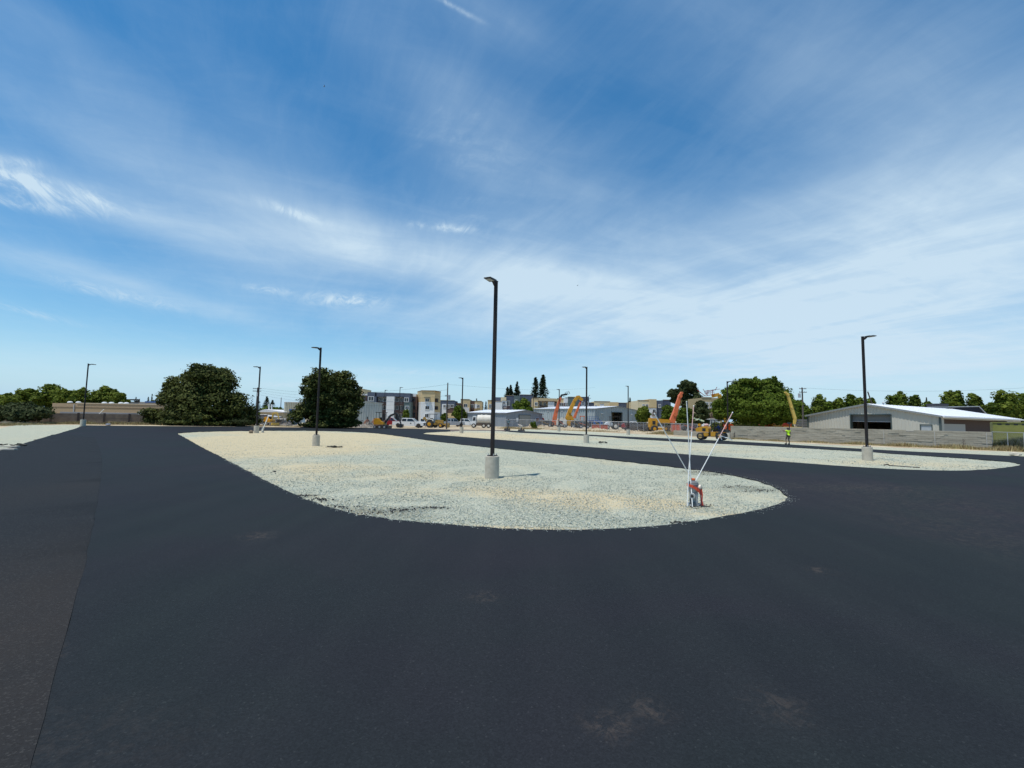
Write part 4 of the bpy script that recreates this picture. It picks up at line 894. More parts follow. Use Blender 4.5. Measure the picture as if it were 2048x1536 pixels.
a = at(849, 795, Y)-g; b_ = at(861, 796, Y)-g; MB().box(a.x, b_.x, a.y-.9, a.y-.02, a.z-.12, a.z).build('awning', DKTRIM, tT)
# left tan sliver + brown link
g = gat(728, Y+10); t = thing('apartment_wing', 'narrow tan and brown apartment wing showing between the smaller oak and the slate block', 'building', g)
mb = MB(); blk(mb, g, 712, 723.5, 777.5, 850, Y+9, 10, True); mb.build('tan_wall', CREAM, t)
mb = MB(); blk(mb, g, 723.6, 735.5, 791, 850, Y+8, 10, True); mb.build('brown_wall', BROWN, t); mb = MB(); blk(mb, g, 723.6, 734.8, 787.5, 790.8, Y+8.5, 8); mb.build('white_parapet', WH, t)
win(t, g, 726, 731, 793, 801, Y+7.95, BROWN)
def apt(name, label, Y, blocks, wins, rails=()):
    c = sum(b[0]+b[1] for b in blocks)/2/len(blocks); g = gat(c, Y); t = thing(name, label, 'building', g)
    for i, (p0, p1, y0, y1, m_, dy) in enumerate(blocks):
        mb = MB(); blk(mb, g, p0, p1, y0, y1 if y1 else 850, Y+dy, 10+i*.37, y1 is None); mb.build('wall', m_, t)
        pc = MB(); a = at((p0+p1)/2, y0, Y+dy).z-g.z; xa, xb = at(p0, y0, Y+dy).x-g.x, at(p1, y0, Y+dy).x-g.x
        if i % 2 == 0 and y1 is None: pc.box(xa-.06, xb+.06, dy-.1, dy+.3, a+.01, a+.22).build('parapet_cap', MATS['parapet_brown'], t)
    for (p0, p1, y0, y1, dy) in wins: win(t, g, p0, p1, y0, y1, Y+dy)
    for r_ in rails: rail(t, g, *r_[:4], Y+r_[4], BROWN if len(r_) < 6 else r_[5])
    return t
apt('apartment_building', 'slate and white apartment block just right of the tan and white tower', 205, [(880.5, 909, 801.3, None, SLATE, 0), (884, 892, 808, 828, WSTUC, -.5), (909.2, 921, 807, None, BROWN, 3), (892.3, 908.5, 812, 826, BROWN, -.3), (895, 910, 826.2, 836, CREAM, -.4)],
    [(887, 891, 810, 815, -.55), (895, 899, 809, 816, -.35), (902, 907, 809, 815, -.35), (911, 916, 811, 818, 2.9)])
apt('apartment_building', 'pale yellow apartment block behind the far lamp post and small tree', 215, [(921.5, 939, 799, None, CREAM, 0), (939.2, 949.5, 801.5, None, BROWN, 2.5), (949.7, 963, 802.6, None, CREAM, .5), (949.5, 954, 808, 817, WSTUC, -.3), (926, 938, 815, 824, WSTUC, -.3)],
    [(928, 934, 808, 814, -.05), (941, 947, 809, 816, 2.4), (955.5, 959, 810, 815, .4)], [(939.5, 949, 815, 819, 1.0)])
apt('apartment_building', 'tan and white apartment block left of the slate block with the conifers', 190, [(975.5, 986, 801, None, CREAM, 0), (986, 1001.5, 794.5, 803, SLATE, 8), (991, 1003.5, 803, None, WSTUC, -1), (1001.8, 1012.5, 794.3, 801, CREAML, 1), (1003.7, 1012.5, 801.2, None, WSTUC, 1.2)],
    [(978.5, 982, 809, 816, -.05), (1006, 1010, 803, 808, 1.1)], [(1006, 1019.5, 812, 817, .6)])
apt('apartment_building', 'slate blue apartment block in front of the conifers above the grey shed', 195, [(1012.7, 1027.5, 791.8, None, SLATE, 0), (1027.8, 1039, 791.4, None, SLATEG, -1), (1039.2, 1064, 790, None, SLATE, 2)], [(1014, 1019, 802, 811, -.05), (1030, 1034, 800, 806, -1.05)])
apt('apartment_building', 'long tan apartment block with a dark roof band, left of the coral orange boom', 185, [(1065, 1076, 796.5, None, CREAM, 0), (1076.2, 1096, 796.3, 802.4, CREAM, 0), (1076.2, 1096, 802.6, None, CREAML, 2), (1096.2, 1108, 803.5, None, WSTUC, -1), (1096.2, 1112.5, 796.8, 803.3, CREAM, 0), (1108.2, 1114, 803.5, None, BROWN, 1.5), (1114.2, 1129, 797.5, None, CREAM, 0), (1076, 1112.5, 802.2, 803.1, BROWN, -1.3)],
    [(1070, 1075, 805, 811, -.05), (1079, 1083, 804, 812, 1.95), (1088, 1091.5, 805, 811, 1.95), (1120, 1126, 806, 812, -.05), (1109, 1112.5, 806, 813, 1.4)], [(1080, 1094, 810, 815, .8)])
apt('apartment_building', 'slate apartment block behind the yellow boom head', 180, [(1129.5, 1136, 797, 806, WSTUC, .5), (1129.5, 1136, 806.2, None, BROWN, .6), (1136.2, 1158, 794.5, None, SLATEG, 0), (1158.2, 1178, 793.6, None, SLATE, -.5), (1178.3, 1188, 806, None, SLATE, 6)],
    [(1164, 1168, 803, 811, -.55), (1172, 1176, 804, 811, -.55), (1131, 1135, 808, 814, .5)])
apt('apartment_building', 'low tan and slate apartment block above the workshop gable roof', 210, [(1188.5, 1220, 803.2, None, CREAML, 0), (1220.2, 1237, 804.2, None, CREAM, -1.5), (1237.2, 1256.5, 806.2, None, SLATE, 2), (1256.7, 1271.5, 804.6, None, CREAM, -1), (1200, 1208, 808, None, WSTUC, -.6)],
    [(1190, 1193.5, 811, 815, -.05), (1262, 1264.5, 812, 817, -1.05)])
apt('apartment_building', 'tan, white and navy apartment block left of the orange boom tree', 170, [(1275.5, 1299, 801.3, None, CREAML, 0), (1299.2, 1313.2, 798.3, 816.3, CREAM, -1), (1297, 1313.2, 816.5, None, WSTUC, -1), (1313.4, 1326, 801, None, SLATE, 0), (1326.2, 1342, 800.4, None, mat('navy_stucco', (.05, .065, .11), .85), 1)],
    [(1292, 1296, 809, 816, -.05), (1317, 1321, 809, 815, -.05), (1305.5, 1311, 819, 826, -1.05), (1285, 1289, 809, 811, -.05)], [(1304.5, 1312.5, 824, 830, -1.4)])
apt('apartment_building', 'olive tan apartment block half hidden by the big bright green tree', 125, [(1404, 1423, 795.8, None, mat('olive_tan_stucco', (.36, .29, .16), .9), 0), (1423.2, 1445, 796, None, MATS['olive_tan_stucco'], 2), (1408, 1440, 835, None, WSTUC, -1)],
    [(1411, 1416, 805, 828, -.05), (1420, 1426, 805, 815, -.05)], [(1419, 1436, 813, 820, .4), (1412, 1436, 828, 835, -1.2)])

# --- left side: tan building, precast wall, canopies
Y = 98; g = gat(210, Y); t = thing('commercial_building', 'long low tan commercial building with white roof vents, behind the brown wall at left', 'building', g)
a, b_ = at(105, 806, Y)-g, at(345, 808, Y)-g; zt = a.z
MB().box(a.x, b_.x, 0, 16, -.3, zt-.9).build('lower_wall', mat('tan_block_wall', (.33, .24, .145), .9, col2=(.38, .28, .17)), t); MB().box(a.x-.05, b_.x, -.06, 16, zt-.88, zt-.78).build('band', mat('tan_band', (.2, .14, .085), .9), t)
MB().box(a.x, b_.x, 0, 15.9, zt-.78, zt-.003).build('upper_wall', mat('tan_fascia', (.36, .265, .165), .9), t)
MB().box(a.x+5.4, b_.x, -.1, 3, zt, zt+.16).build('roof_edge', mat('pale_tan_edge', (.5, .42, .3), .8), t)
mb = MB().lathe([(.5, 0), (.46, .2), (.2, .32)], n=12).mesh('roof_vent')
for px in (157, 209, 223, 242, 253, 140): o = link_mesh('roof_vent', mb, WH, t); o.location = (at(px, 806, Y+1.5).x-g.x, 1.5, zt+.15)
MB().box(at(148.5, 810, Y).x-g.x, at(150, 810, Y).x-g.x, -.16, -.01, 0, zt-.2).build('downpipe', STEEL, t)
g = gat(265, 125); t = thing('solar_roof_building', 'distant building with dark solar panels on a tilted rack, behind the tan building', 'building', g); a, b_ = at(243, 800, 125)-g, at(322, 804.5, 125)-g
MB().box(a.x, b_.x, 0, 8, -.2, b_.z).build('wall', mat('greige_wall', (.3, .28, .25), .9), t)
MB().beam(at(246, 799.5, 125)-g, at(276, 799.5, 125)-g, .5, .35).build('solar_panel', BLK, t)
MB().add([at(269, 805, 125)-g, at(280, 797, 125)-g, at(280, 805, 125)-g, at(269, 805, 126)-g, at(280, 797, 126)-g, at(280, 805, 126)-g], [(0, 1, 2), (5, 4, 3), (0, 3, 4, 1), (1, 4, 5, 2), (2, 5, 3, 0)]).build('tilted_rack', BLK, t)
MB().beam(at(291, 804, 124.5)-g, at(321, 804, 124.5)-g, .5, .4).build('solar_panel', BLUP, t)
# precast wall of panels and posts
A_, B_ = gat(44, 63), gat(352, 71); v = B_-A_; ang = math.atan2(v.y, v.x); Lw = Vector((v.x, v.y)).length; t = thing('precast_wall', 'brown weathered precast panel wall with dark posts, behind the gravel at left', 'wall', A_, ang)
npan = 6; pl = Lw/npan; hw = 1.48
for i in range(npan):
    for k in range(3):
        z0 = -.15+k*.545; MB().box(i*pl+.1, (i+1)*pl-.1, -.04+random.uniform(-.01, .01), .05, z0, z0+.54).build('panel', PANELC, t)
for i in range(npan+1): MB().box(i*pl-.1, i*pl+.1, -.13, .13, -.2, hw+.10).build('post', mat('dark_post', (.06, .045, .04), .9), t)
g = gat(180, 84); t = thing('carport', 'long low grey flat carport roof just above the brown precast wall', 'carport', g); a, b_ = at(120, 823.5, 84)-g, at(262, 824, 84)-g
MB().box(a.x, b_.x, 0, 5, a.z-.30, a.z).build('roof', mat('grey_fascia', (.20, .20, .21), .6), t)
for f in (0.02, .25, .5, .75, .98): MB().box(a.x+(b_.x-a.x)*f-.08, a.x+(b_.x-a.x)*f+.08, .2, .36, 0, a.z-.3).build('post', STEEL, t)
g = gat(287, 82); t = thing('storage_container', 'pale grey storage box behind the wall beside the oak bush', 'container', g); a, b_ = at(276, 822, 82)-g, at(305, 830, 82)-g
MB().box(a.x, b_.x, 0, 2.4, 0, a.z).build('body', mat('pale_grey_box', (.42, .44, .46), .6), t, bevel=.04); MB().box(b_.x-.9, b_.x-.1, -.03, -.001, .2, a.z-.25).build('door', STEEL, t)
for k in range(5): MB().box(a.x+.1+k*.32, a.x+.2+k*.32, -.05, -.001, .2, a.z-.2).build('rib', STEEL, t)
# low house and canopies between oak and lamp
g = gat(535, 118); t = thing('house', 'low tan house with a white edged roof behind the small excavator', 'house', g); a, b_ = at(521, 824, 118)-g, at(568, 836, 118)-g
MB().box(a.x, b_.x, 0, 8, -.2, a.z).build('wall', mat('pale_tan_siding', (.42, .36, .24), .9), t)
MB().prism([(a.x-.8, a.z), (b_.x, a.z-.05), (b_.x, a.z+.12), (a.x+1.5, a.z+.75), (a.x-.2, a.z+.35)], -.6, 8.3).build('roof', mat('grey_white_roof', (.62, .62, .62), .7), t)
for px in (538, 543.5): MB().cyl(at(px, 808.5, 119)-g, at(px, 822, 119)-g, .17, .17, 8).build('vent_stack', WH, t)
MB().box(b_.x-1.6, b_.x-.4, -.08, -.01, .6, 1.5).build('window', GLS, t)
g = gat(516, 100); t = thing('shade_canopy', 'silver grey low canopy roof on posts at the right foot of the large oak', 'canopy', g); a, b_, c_ = at(486, 834.5, 100)-g, at(545, 833.5, 100)-g, at(515, 828.5, 100)-g
MB().add([(a.x, 0, a.z), (b_.x, 0, b_.z), (c_.x, 3, c_.z), (a.x, 0, a.z-.12), (b_.x, 0, b_.z-.12), (c_.x, 3, c_.z-.12), (a.x+1, 6, a.z), (b_.x-1, 6, b_.z), (a.x+1, 6, a.z-.12), (b_.x-1, 6, b_.z-.12)],
    [(0, 1, 2), (6, 2, 7), (0, 2, 6), (1, 7, 2), (3, 5, 4), (8, 9, 5), (0, 3, 4, 1), (1, 4, 9, 7), (6, 8, 3, 0), (7, 9, 8, 6)]).build('roof', mat('silver_roof', (.48, .48, .5), .5), t)
for x in (a.x+.2, b_.x-.2): MB().box(x-.06, x+.06, .1, .22, 0, a.z-.1).build('post', STEEL, t)
# privacy screened fences
def fence(name, label, pA, pB, h, fabric, fm, n, rail_m=STEEL, r=.035, mid=False):
    A_, B_ = Vector(pA), Vector(pB); v = B_-A_; ang = math.atan2(v.y, v.x); L_ = Vector((v.x, v.y)).length; t = thing(name, label, 'fence', A_, ang)
    sl = (B_.z-A_.z)/L_
    for i in range(n+1): x = L_*i/n; MB().cyl((x, 0, sl*x-.1), (x, 0, sl*x+h+.03), r*1.2, r*1.2, 8).build('post', rail_m, t)
    MB().cyl((0, 0, h), (L_, 0, h+sl*L_), r, r, 6).build('top_rail', rail_m, t)
    if mid: MB().cyl((0, 0, h*.5), (L_, 0, h*.5+sl*L_), r*.7, r*.7, 6).build('mid_rail', rail_m, t)
    if fabric == 'solid': MB().add([(0, .03, .05), (L_, .03, .05+sl*L_), (L_, .03, h-.03+sl*L_), (0, .03, h-.03), (0, .045, .05), (L_, .045, .05+sl*L_), (L_, .045, h-.03+sl*L_), (0, .045, h-.03)], [(0, 1, 2, 3), (7, 6, 5, 4), (0, 4, 5, 1), (1, 5, 6, 2), (2, 6, 7, 3), (3, 7, 4, 0)]).build('screen', fm, t)
    else: wire_mesh(t, L_, h, sl, fm)
    return t
def wire_mesh(t, L_, h, sl, m_):     # woven diamond wires, real geometry (flat strips), one part
    V = []; Fc = []; st = .16; w = .006; n = int((L_+h)/st)
    for s in (1, -1):
        for i in range(n+1):
            x0 = i*st-(h if s == 1 else 0); x1 = x0+s*h if s == 1 else x0-h; z0, z1 = 0.03, h
            xa, za, xb, zb = x0, z0, x1, z1
            def clip(xa, za, xb, zb):
                if max(xa, xb) < 0 or min(xa, xb) > L_: return None
                f = lambda X: za+(zb-za)*(X-xa)/(xb-xa)
                pts = [(xa, za), (xb, zb)]; out = []
                for X, Z in pts:
                    if X < 0: Z = f(0); X = 0
                    if X > L_: Z = f(L_); X = L_
                    out.append((X, Z))
                return out
            c = clip(xa, za, xb, zb)
            if not c: continue
            (xa, za), (xb, zb) = c; k = len(V)
            V += [(xa-w, .04, za+sl*xa), (xa+w, .04, za+sl*xa), (xb+w, .04, zb+sl*xb), (xb-w, .04, zb+sl*xb)]; Fc.append((k, k+1, k+2, k+3))
    me = bpy.data.meshes.new('wire_mesh'); me.from_pydata(V, [], Fc); return link_mesh('wire_mesh', me, m_, t)
fence('screened_fence', 'grey fabric screened fence at the right foot of the large oak', gat(487, 84), gat(534, 84), 1.85, 'solid', mat('grey_screen_cloth', (.16, .17, .19), .9, var=.25, scale=1.2), 3)
fence('chain_link_fence', 'chain link fence running in front of the grey shed and the boom lifts', gat(1010, 112), gat(1275, 96), 1.85, 'wire', STEEL, 16, mid=False)
fence('chain_link_fence', 'chain link fence in front of the yellow telehandler', gat(1275, 96), gat(1395, 78), 1.8, 'wire', STEEL, 8)
fence('chain_link_fence', 'chain link fence in front of the olive container at the right edge', gat(1986, 45.2), gat(2085, 41), 1.75, 'wire', STEEL, 3, r=.03)
fence('orange_safety_fence', 'orange plastic safety netting beside the yellow telehandler', gat(1342, 86), gat(1362, 84), 1.7, 'solid', mat('orange_netting', (.46, .10, .05), .8, var=.3, scale=2), 2)
fence('orange_safety_fence', 'low orange netting between the blue platform and the white tractor', gat(1183, 104), gat(1216, 104), 1.1, 'solid', MATS['orange_netting'], 2)

# ------------------------------------------------------------ right block wall (staggered real blocks)
def block_wall(name, label, pA, pB, h, seed, bw=.6, bh=.2, pillars=()):
    A_, B_ = Vector(pA), Vector(pB); v = B_-A_; ang = math.atan2(v.y, v.x); L_ = Vector((v.x, v.y)).length; t = thing(name, label, 'wall', A_, ang); r = random.Random(seed)
    sl = (B_.z-A_.z)/L_; n = int(L_/bw); rows = int(round(h/bh)); mb = MB()
    # piers split the wall; blocks joined into one counted-as-stuff part
    for j in range(rows):
        off = (j % 2)*bw/2; x = -off; rowsh = r.uniform(-.006, .006)
        while x < L_:
            x0, x1 = max(0, x), min(L_, x+bw)
            if x1-x0 > .05 and not (j == rows-1 and r.random() < .02):
                d = rowsh+r.choice((0, 0, 0, 0, -.022, .014))+r.uniform(-.004, .004)
                mb.box(x0+.006, x1-.006, -.1+d, .1, j*bh+sl*x0+.006-.05, (j+1)*bh+sl*x0-.006-.05)
            x += bw
    o = mb.build('block_course', BLOCK, t); o['kind'] = 'stuff'
    MB().add([(0, -.07, -.15), (L_, -.07, -.15+sl*L_), (L_, -.07, h-.08+sl*L_), (0, -.07, h-.08), (0, .07, -.15), (L_, .07, -.15+sl*L_), (L_, .07, h-.08+sl*L_), (0, .07, h-.08)], [(0, 1, 2, 3), (7, 6, 5, 4), (0, 4, 5, 1), (1, 5, 6, 2), (2, 6, 7, 3), (3, 7, 4, 0)]).build('mortar_core', mat('mortar', (.22, .21, .185), .95, var=.15), t)
    for k in pillars: MB().box(k*L_-.03, k*L_+.03, -.135, -.09, -.05+sl*k*L_, h-.1+sl*k*L_).build('control_joint', mat('pale_mortar', (.42, .41, .37), .9), t)
    return t
WA, WB = gat(1462, 61.6), gat(1985, 45)
block_wall('concrete_block_wall', 'long grey concrete block wall in front of the warehouse at right', WA, WB, 1.72, 3, pillars=(.66, .83, .985))
block_wall('concrete_block_wall', 'low unfinished grey block wall behind the road roller', gat(1348, 74), gat(1462, 64), .85, 4)
# board fence between tree and warehouse
A_, B_ = gat(1592, 80), gat(1617, 78.5); v = B_-A_; t = thing('board_fence', 'dark grey horizontal board fence at the left corner of the warehouse', 'fence', A_, math.atan2(v.y, v.x)); Lf = v.length
for k in range(5): MB().box(0, Lf, -.02, .03, .9+k*.42, 1.26+k*.42).build('board', WOODD, t)
for x in (0, Lf*.55, Lf): MB().box(x-.07, x+.07, -.1, -.021, 0, 3.0).build('post', mat('pale_post_wood', (.2, .2, .19), .9), t)
# olive container
g = gat(1988, 48); t = thing('waste_container', 'olive green steel waste container behind the chain link fence at the right edge', 'container', g, R(-42)); cw, ch_ = 6.2, at(2000, 844.2, 48).z-g.z
MB().box(0, cw, 0, 2.4, .12, ch_).build('body', OLIVE, t, bevel=.03)
for k in range(10): MB().box(.35+k*.58, .65+k*.58, -.012, .01, ch_-.30, ch_-.16).build('vent_slot', BLK, t)
MB().box(-.05, cw+.05, -.06, -.001, ch_-.09, ch_).box(-.05, cw+.05, -.06, -.001, .9, .98).build('rail', OLIVE, t)
for k in range(8): MB().box(.2+k*.8, .29+k*.8, -.05, -.001, .12, .9).build('rib', OLIVE, t)
# ------------------------------------------------------------ utility poles, wires
WOODP = mat('pole_wood', (.06, .05, .045), .9, col2=(.11, .09, .075), scale=4)
def upole(px, Y, pytop, label, arms=((0, 1.1),), tilt=0, r=.15, xf=None, name='utility_pole', azr=0, m_=None):
    g = gat(px, Y); h = at(px, pytop, Y).z-g.z; t = thing(name, label, 'utility pole', g, azr); t.rotation_euler = (0, tilt, azr)
    MB().cyl((0, 0, -.3), (0, 0, h), r*1.2, r*.8, 10).build('pole', m_ or WOODP, t)
    for d, w in arms:
        o = MB().box(-w, w, -r-.1, -r, h-.35-d, h-.22-d).build('crossarm', WOODP, t)
        for x in (-w*.9, -w*.45, w*.45, w*.9): MB().cyl((x, -r-.05, h-.22-d), (x, -r-.05, h-.06-d), .045, .035, 6).build('insulator', STEEL, o)
    if xf: MB().cyl((xf[0], -.1, h-xf[1]-.9), (xf[0], -.1, h-xf[1]), .26, .26, 12).build('transformer', STEEL, t)
    return g+Vector((0, 0, h))
P1 = upole(893, 84, 765.5, 'tall dark wooden utility pole with a transformer, beside the backhoe', ((2.2, .45),), r=.12, xf=(.32, 2.3))
P2 = upole(511, 108, 775, 'utility pole with two crossarms between the large oak and the lamp post', ((0, 1.0), (.6, 1.0)), r=.15, xf=(.3, 1.2))
upole(560, 150, 795, 'thin far utility pole left of the beige ribbed building', (), r=.12)
upole(320, 125, 793, 'far utility pole with a short crossarm left of the large oak', ((.2, .6),), r=.13)
P3 = upole(1607, 96, 775, 'dark utility pole with crossarms between the pale yellow boom and the warehouse', ((0, .75), (.75, .8)), r=.16, xf=(-.7, 1.3))
upole(1764.5, 112, 780, 'leaning dark utility pole above the white warehouse roof', (), tilt=R(-17), r=.17)
upole(1066, 160, 792, 'thin dark pole at the left corner of the long workshop', (), r=.12, m_=BLK)
def wire(a, b, label, n=14, sag=1.4):
    t = None; pts = [Vector(a).lerp(Vector(b), i/n)-Vector((0, 0, sag*4*(i/n)*(1-i/n))) for i in range(n+1)]
    o = MB().tube(pts, .016, 4).build('overhead_wire', BLK); tag(o, label, 'wire', 'thin overhead wires')
for k, dz in enumerate((-.3, -1.3, -2.4, -3.6)):
    wire(P1+Vector((0, 0, dz)), P2+Vector((.8, 0, -.15-.9*k*.6)), 'thin overhead wire, number %s from the top, between the two left utility poles' % ('one', 'two', 'three', 'four')[k])
wire(P1+Vector((0, 0, -.3)), gat(1190, 165)+Vector((0, 0, 14)), 'thin overhead wire leaving the tall pole to the right', sag=1.0)
wire(P3+Vector((.7, 0, -.1)), gat(2150, 90)+Vector((0, 0, 11)), 'thin overhead wire leaving the right utility pole', sag=1)
# stop sign seen from behind
g = gat(590, 80); t = thing('road_sign', 'grey back of an octagonal road sign on a post, left of the smaller oak', 'sign', g, R(12)); zc = at(590, 828, 80).z-g.z
MB().cyl((0, 0, 0), (0, 0, zc+.3), .035, .035, 8).build('post', STEEL, t); MB().lathe([(.40, -.010), (.40, .010)], (0, -.05, zc), 8, 'y').build('panel', mat('sign_back', (.32, .38, .38), .5), t)

# ------------------------------------------------------------ vehicles (local x forward, z up)
def wheel(t, x, y, r, w, rimm=STEEL, name='wheel', rr=.58, flip=None):
    s = 1 if y > 0 else -1; y0 = y-w/2
    o = MB().lathe([(r*.62, 0), (r*.9, 0), (r, w*.15), (r, w*.85), (r*.9, w), (r*.62, w)], (x, y0, r), 20, 'y').build(name, RUB, t, smooth=True)
    yo = y0+w if s > 0 else y0; MB().lathe([(r*rr, -.03 if s > 0 else .03), (r*rr*.9, .015*s), (r*.2, .01*s), (r*.18, .04*s), (.01, .04*s)], (x, yo, r), 14, 'y').build('rim', rimm, o)
    return o
def pickup(label, px, Y, rz, paint, L_=5.7, cap=None, group=None, crew=True, rims=BLK, decal=False):
    t = thing('pickup_truck', label, 'pickup truck', gat(px, Y), rz, group); h = L_/2; W_ = .95
    def arch(cx, r=.47, n=8): return [(cx+r*cos(a), .38+r*sin(a)) for a in [pi*i/n for i in range(n+1)]]
    fx, rx = h-.95, -h+1.15
    prof = [(h, .42), (h, .95), (h-.08, 1.08), (h-1.35, 1.18), (-h+.02, 1.18), (-h, .5)]+[(rx-.47, .42)]+[(rx-.47*cos(a), .40+.47*sin(a)) for a in [pi*i/8 for i in range(9)]]+[(rx+.47, .36), (fx-.47, .36)]+[(fx-.47*cos(a), .40+.47*sin(a)) for a in [pi*i/8 for i in range(9)]]+[(fx+.47, .42)]
    MB().prism(prof, -W_, W_).build('body', paint, t, bevel=.03)
    c0, c1 = (h-1.5, -h+1.75) if crew else (h-1.5, -h+2.6)
    mb = MB(); b0, t0 = [(c0, 1.17), (c0-.75, 1.82), (c1+.1, 1.86), (c1, 1.17)], None
    cab = MB(); vs = []
    for y, k in ((-W_+.06, 0), (W_-.06, 0)):
        for (x, z) in b0: vs.append((x, y*(1 if z < 1.3 else .86), z))
    cab.add(vs, [(0, 1, 2, 3), (7, 6, 5, 4), (0, 4, 5, 1), (1, 5, 6, 2), (2, 6, 7, 3), (3, 7, 4, 0)]); cab.build('cab', paint, t, bevel=.03)
    for s in (-1, 1):
        ya, yb = s*(W_-.05), s*(W_-.06)*.875; q = s*.012
        wl = MB(); xm = (c0-.7+c1)/2
        for xa, xb in ((c0-.22, xm+.06), (xm-.06, c1+.14)) if crew else ((c0-.22, c1+.14),):
            xt = xa-.5 if xa > c0-.3 else xa
            wl.add([(xa, ya+q, 1.24), (xb, ya+q, 1.24), (xb, yb+q, 1.74), (xt, yb+q, 1.74)], [(0, 1, 2, 3)])
        wl.build('side_window', GLS, t)
        MB().box(c0-.35, c0-.22, min(s*(W_), s*(W_+.17)), max(s*W_, s*(W_+.17)), 1.18, 1.36).build('mirror', BLK, t)
        MB().box(h-.10, h+.012, min(s*.6, s*.9), max(s*.6, s*.9), .78, .96).build('headlight', STEEL, t); MB().box(-h-.012, -h+.04, min(s*.78, s*.93), max(s*.78, s*.93), .7, 1.1).build('tail_light', REDP, t)
    MB().add([(c0+.01, -.8, 1.2), (c0+.01, .8, 1.2), (c0-.7, .72, 1.79), (c0-.7, -.72, 1.79)], [(0, 1, 2, 3)]).build('windscreen', GLS, t)
    MB().add([(c1-.01, -.75, 1.28), (c1-.01, .75, 1.28), (c1+.08, .66, 1.76), (c1+.08, -.66, 1.76)], [(0, 1, 2, 3)]).build('rear_window', GLS, t)
    MB().box(h-.05, h+.10, -W_, W_, .36, .58).build('bumper', STEEL, t, bevel=.02); MB().box(-h-.12, -h+.02, -W_, W_, .40, .56).build('bumper', STEEL, t, bevel=.02); MB().box(h-.01, h+.03, -.55, .55, .62, .95).build('grille', BLK, t)
    MB().box(c1-.1-.02, -h+.1, -.78, .78, 1.182, 1.19).build('bed_floor', BLK, t)
    if cap: MB().box(-h+.08, c1-.08, -.86, .86, 1.19, 1.85).build('canopy', cap, t, bevel=.05)
    if decal: MB().add([(.45, -W_-.008, .75), (.75, -W_-.008, .75), (.6, -W_-.008, 1.05)], [(0, 1, 2)]).build('door_emblem', BLK, t)
    for x in (fx, rx):
        for s in (-1, 1): wheel(t, x, s*(W_-.13), .40, .27, rims)
    return t
PG = 'pickup trucks parked at the far side of the lot'
pickup('white crew cab pickup with black wheels, between the mini excavator and the backhoe', 818, 88, 0+R(-4), WH, 6.1, group=PG, decal=True)
pickup('white pickup parked directly behind the white crew cab one, partly hidden by the backhoe', 852, 93, R(3), WH, 5.8, group=PG)
pickup('white crew cab pickup immediately left of the tank truck', 932, 110, R(-12), WH, 5.9, group=PG)
pickup('silver pickup seen from its rear corner, right of the tall utility pole', 905, 104, R(35), mat('silver_paint', (.5, .51, .53), .35, .3), 5.4, group=PG)
pickup('white pickup parked before the right part of the workshop gable', 1268, 118, R(-20), WH, 5.6, group=PG)
pickup('red pickup half hidden behind the mini excavator arm', 784, 96, R(0), REDP, 4.8, group='red vehicles')
pickup('white van bodied pickup whose roof shows above the precast wall at far left', 80, 74, R(0), WH, 5.6, cap=WH)
pickup('white pickup partly hidden by the wall under the big green tree', 1522, 84, R(0), WH, 5.0)
# tank truck
def tank_truck():
    t = thing('water_tank_truck', 'dusty white water tank truck beyond the middle lamp posts', 'tank truck', gat(964, 98), R(180))
    MB().box(-2.0, 2.1, -.45, .45, .62, .85).build('chassis', mat('rusty_chassis', (.12, .085, .06), .9), t)
    MB().lathe([(.6, -1.95), (.95, -1.85), (.98, -1.6), (.98, .8), (.95, 1.0), (.6, 1.1)], (0, 0, 1.78), 20, 'x').build('tank', WHD, t, smooth=True)
    for x in (-.9, .1): MB().cyl((x, 0, 2.7), (x, 0, 2.9), .22, .22, 12).build('hatch', WHD, t)
    for x in (-1.3, -.35, .6): MB().lathe([(.99, -.04), (1.0, 0), (.99, .04)], (x, 0, 1.78), 20, 'x').build('band', WHD, t)
    MB().prism([(1.25, .6), (2.45, .6), (2.5, 1.15), (2.15, 1.3), (1.95, 2.45), (1.75, 2.55), (1.25, 2.55)], -.95, .95).build('cab', WH, t, bevel=.06)
    MB().add([(2.17, -.8, 1.38), (2.17, .8, 1.38), (1.99, .75, 2.3), (1.99, -.75, 2.3)], [(0, 1, 2, 3)]).build('windscreen', GLS, t)
    for s in (-1, 1): MB().add([(1.4, s*.965, 1.5), (2.0, s*.965, 1.5), (1.85, s*.965, 2.25), (1.4, s*.965, 2.25)], [(0, 1, 2, 3)]).build('side_window', GLS, t)
    MB().box(-1.9, 1.2, -.85, -.5, .45, 1.0).box(-1.9, 1.2, .5, .85, .45, 1.0).build('side_tank', mat('rusty_chassis', (0, 0, 0)), t); MB().box(2.4, 2.6, -.95, .95, .45, .75).build('bumper', STEEL, t)
    for x in (-1.45, -.4, 1.75):
        for s in (-1, 1): wheel(t, x, s*.85, .46, .3, WHD)
tank_truck()
def tracks(t, L_, gap, w, h, m_=RUB):
    for s in (-1, 1):
        pr = [(L_/2-h/2+h/2*cos(a), h/2+h/2*sin(a)) for a in [-pi/2+pi*i/8 for i in range(9)]]+[(-L_/2+h/2-h/2*cos(a), h/2+h/2*sin(a)) for a in [pi/2-pi*i/8 for i in range(9)]]
        o = MB().prism(pr, s*gap-w/2, s*gap+w/2).build('track', m_, t)
        for x in (-L_/2+h/2, 0, L_/2-h/2): MB().cyl((x, s*(gap+w/2) , h/2), (x, s*(gap+w/2+.03), h/2), h*.3, h*.3, 10).build('roller', STEEL, o)
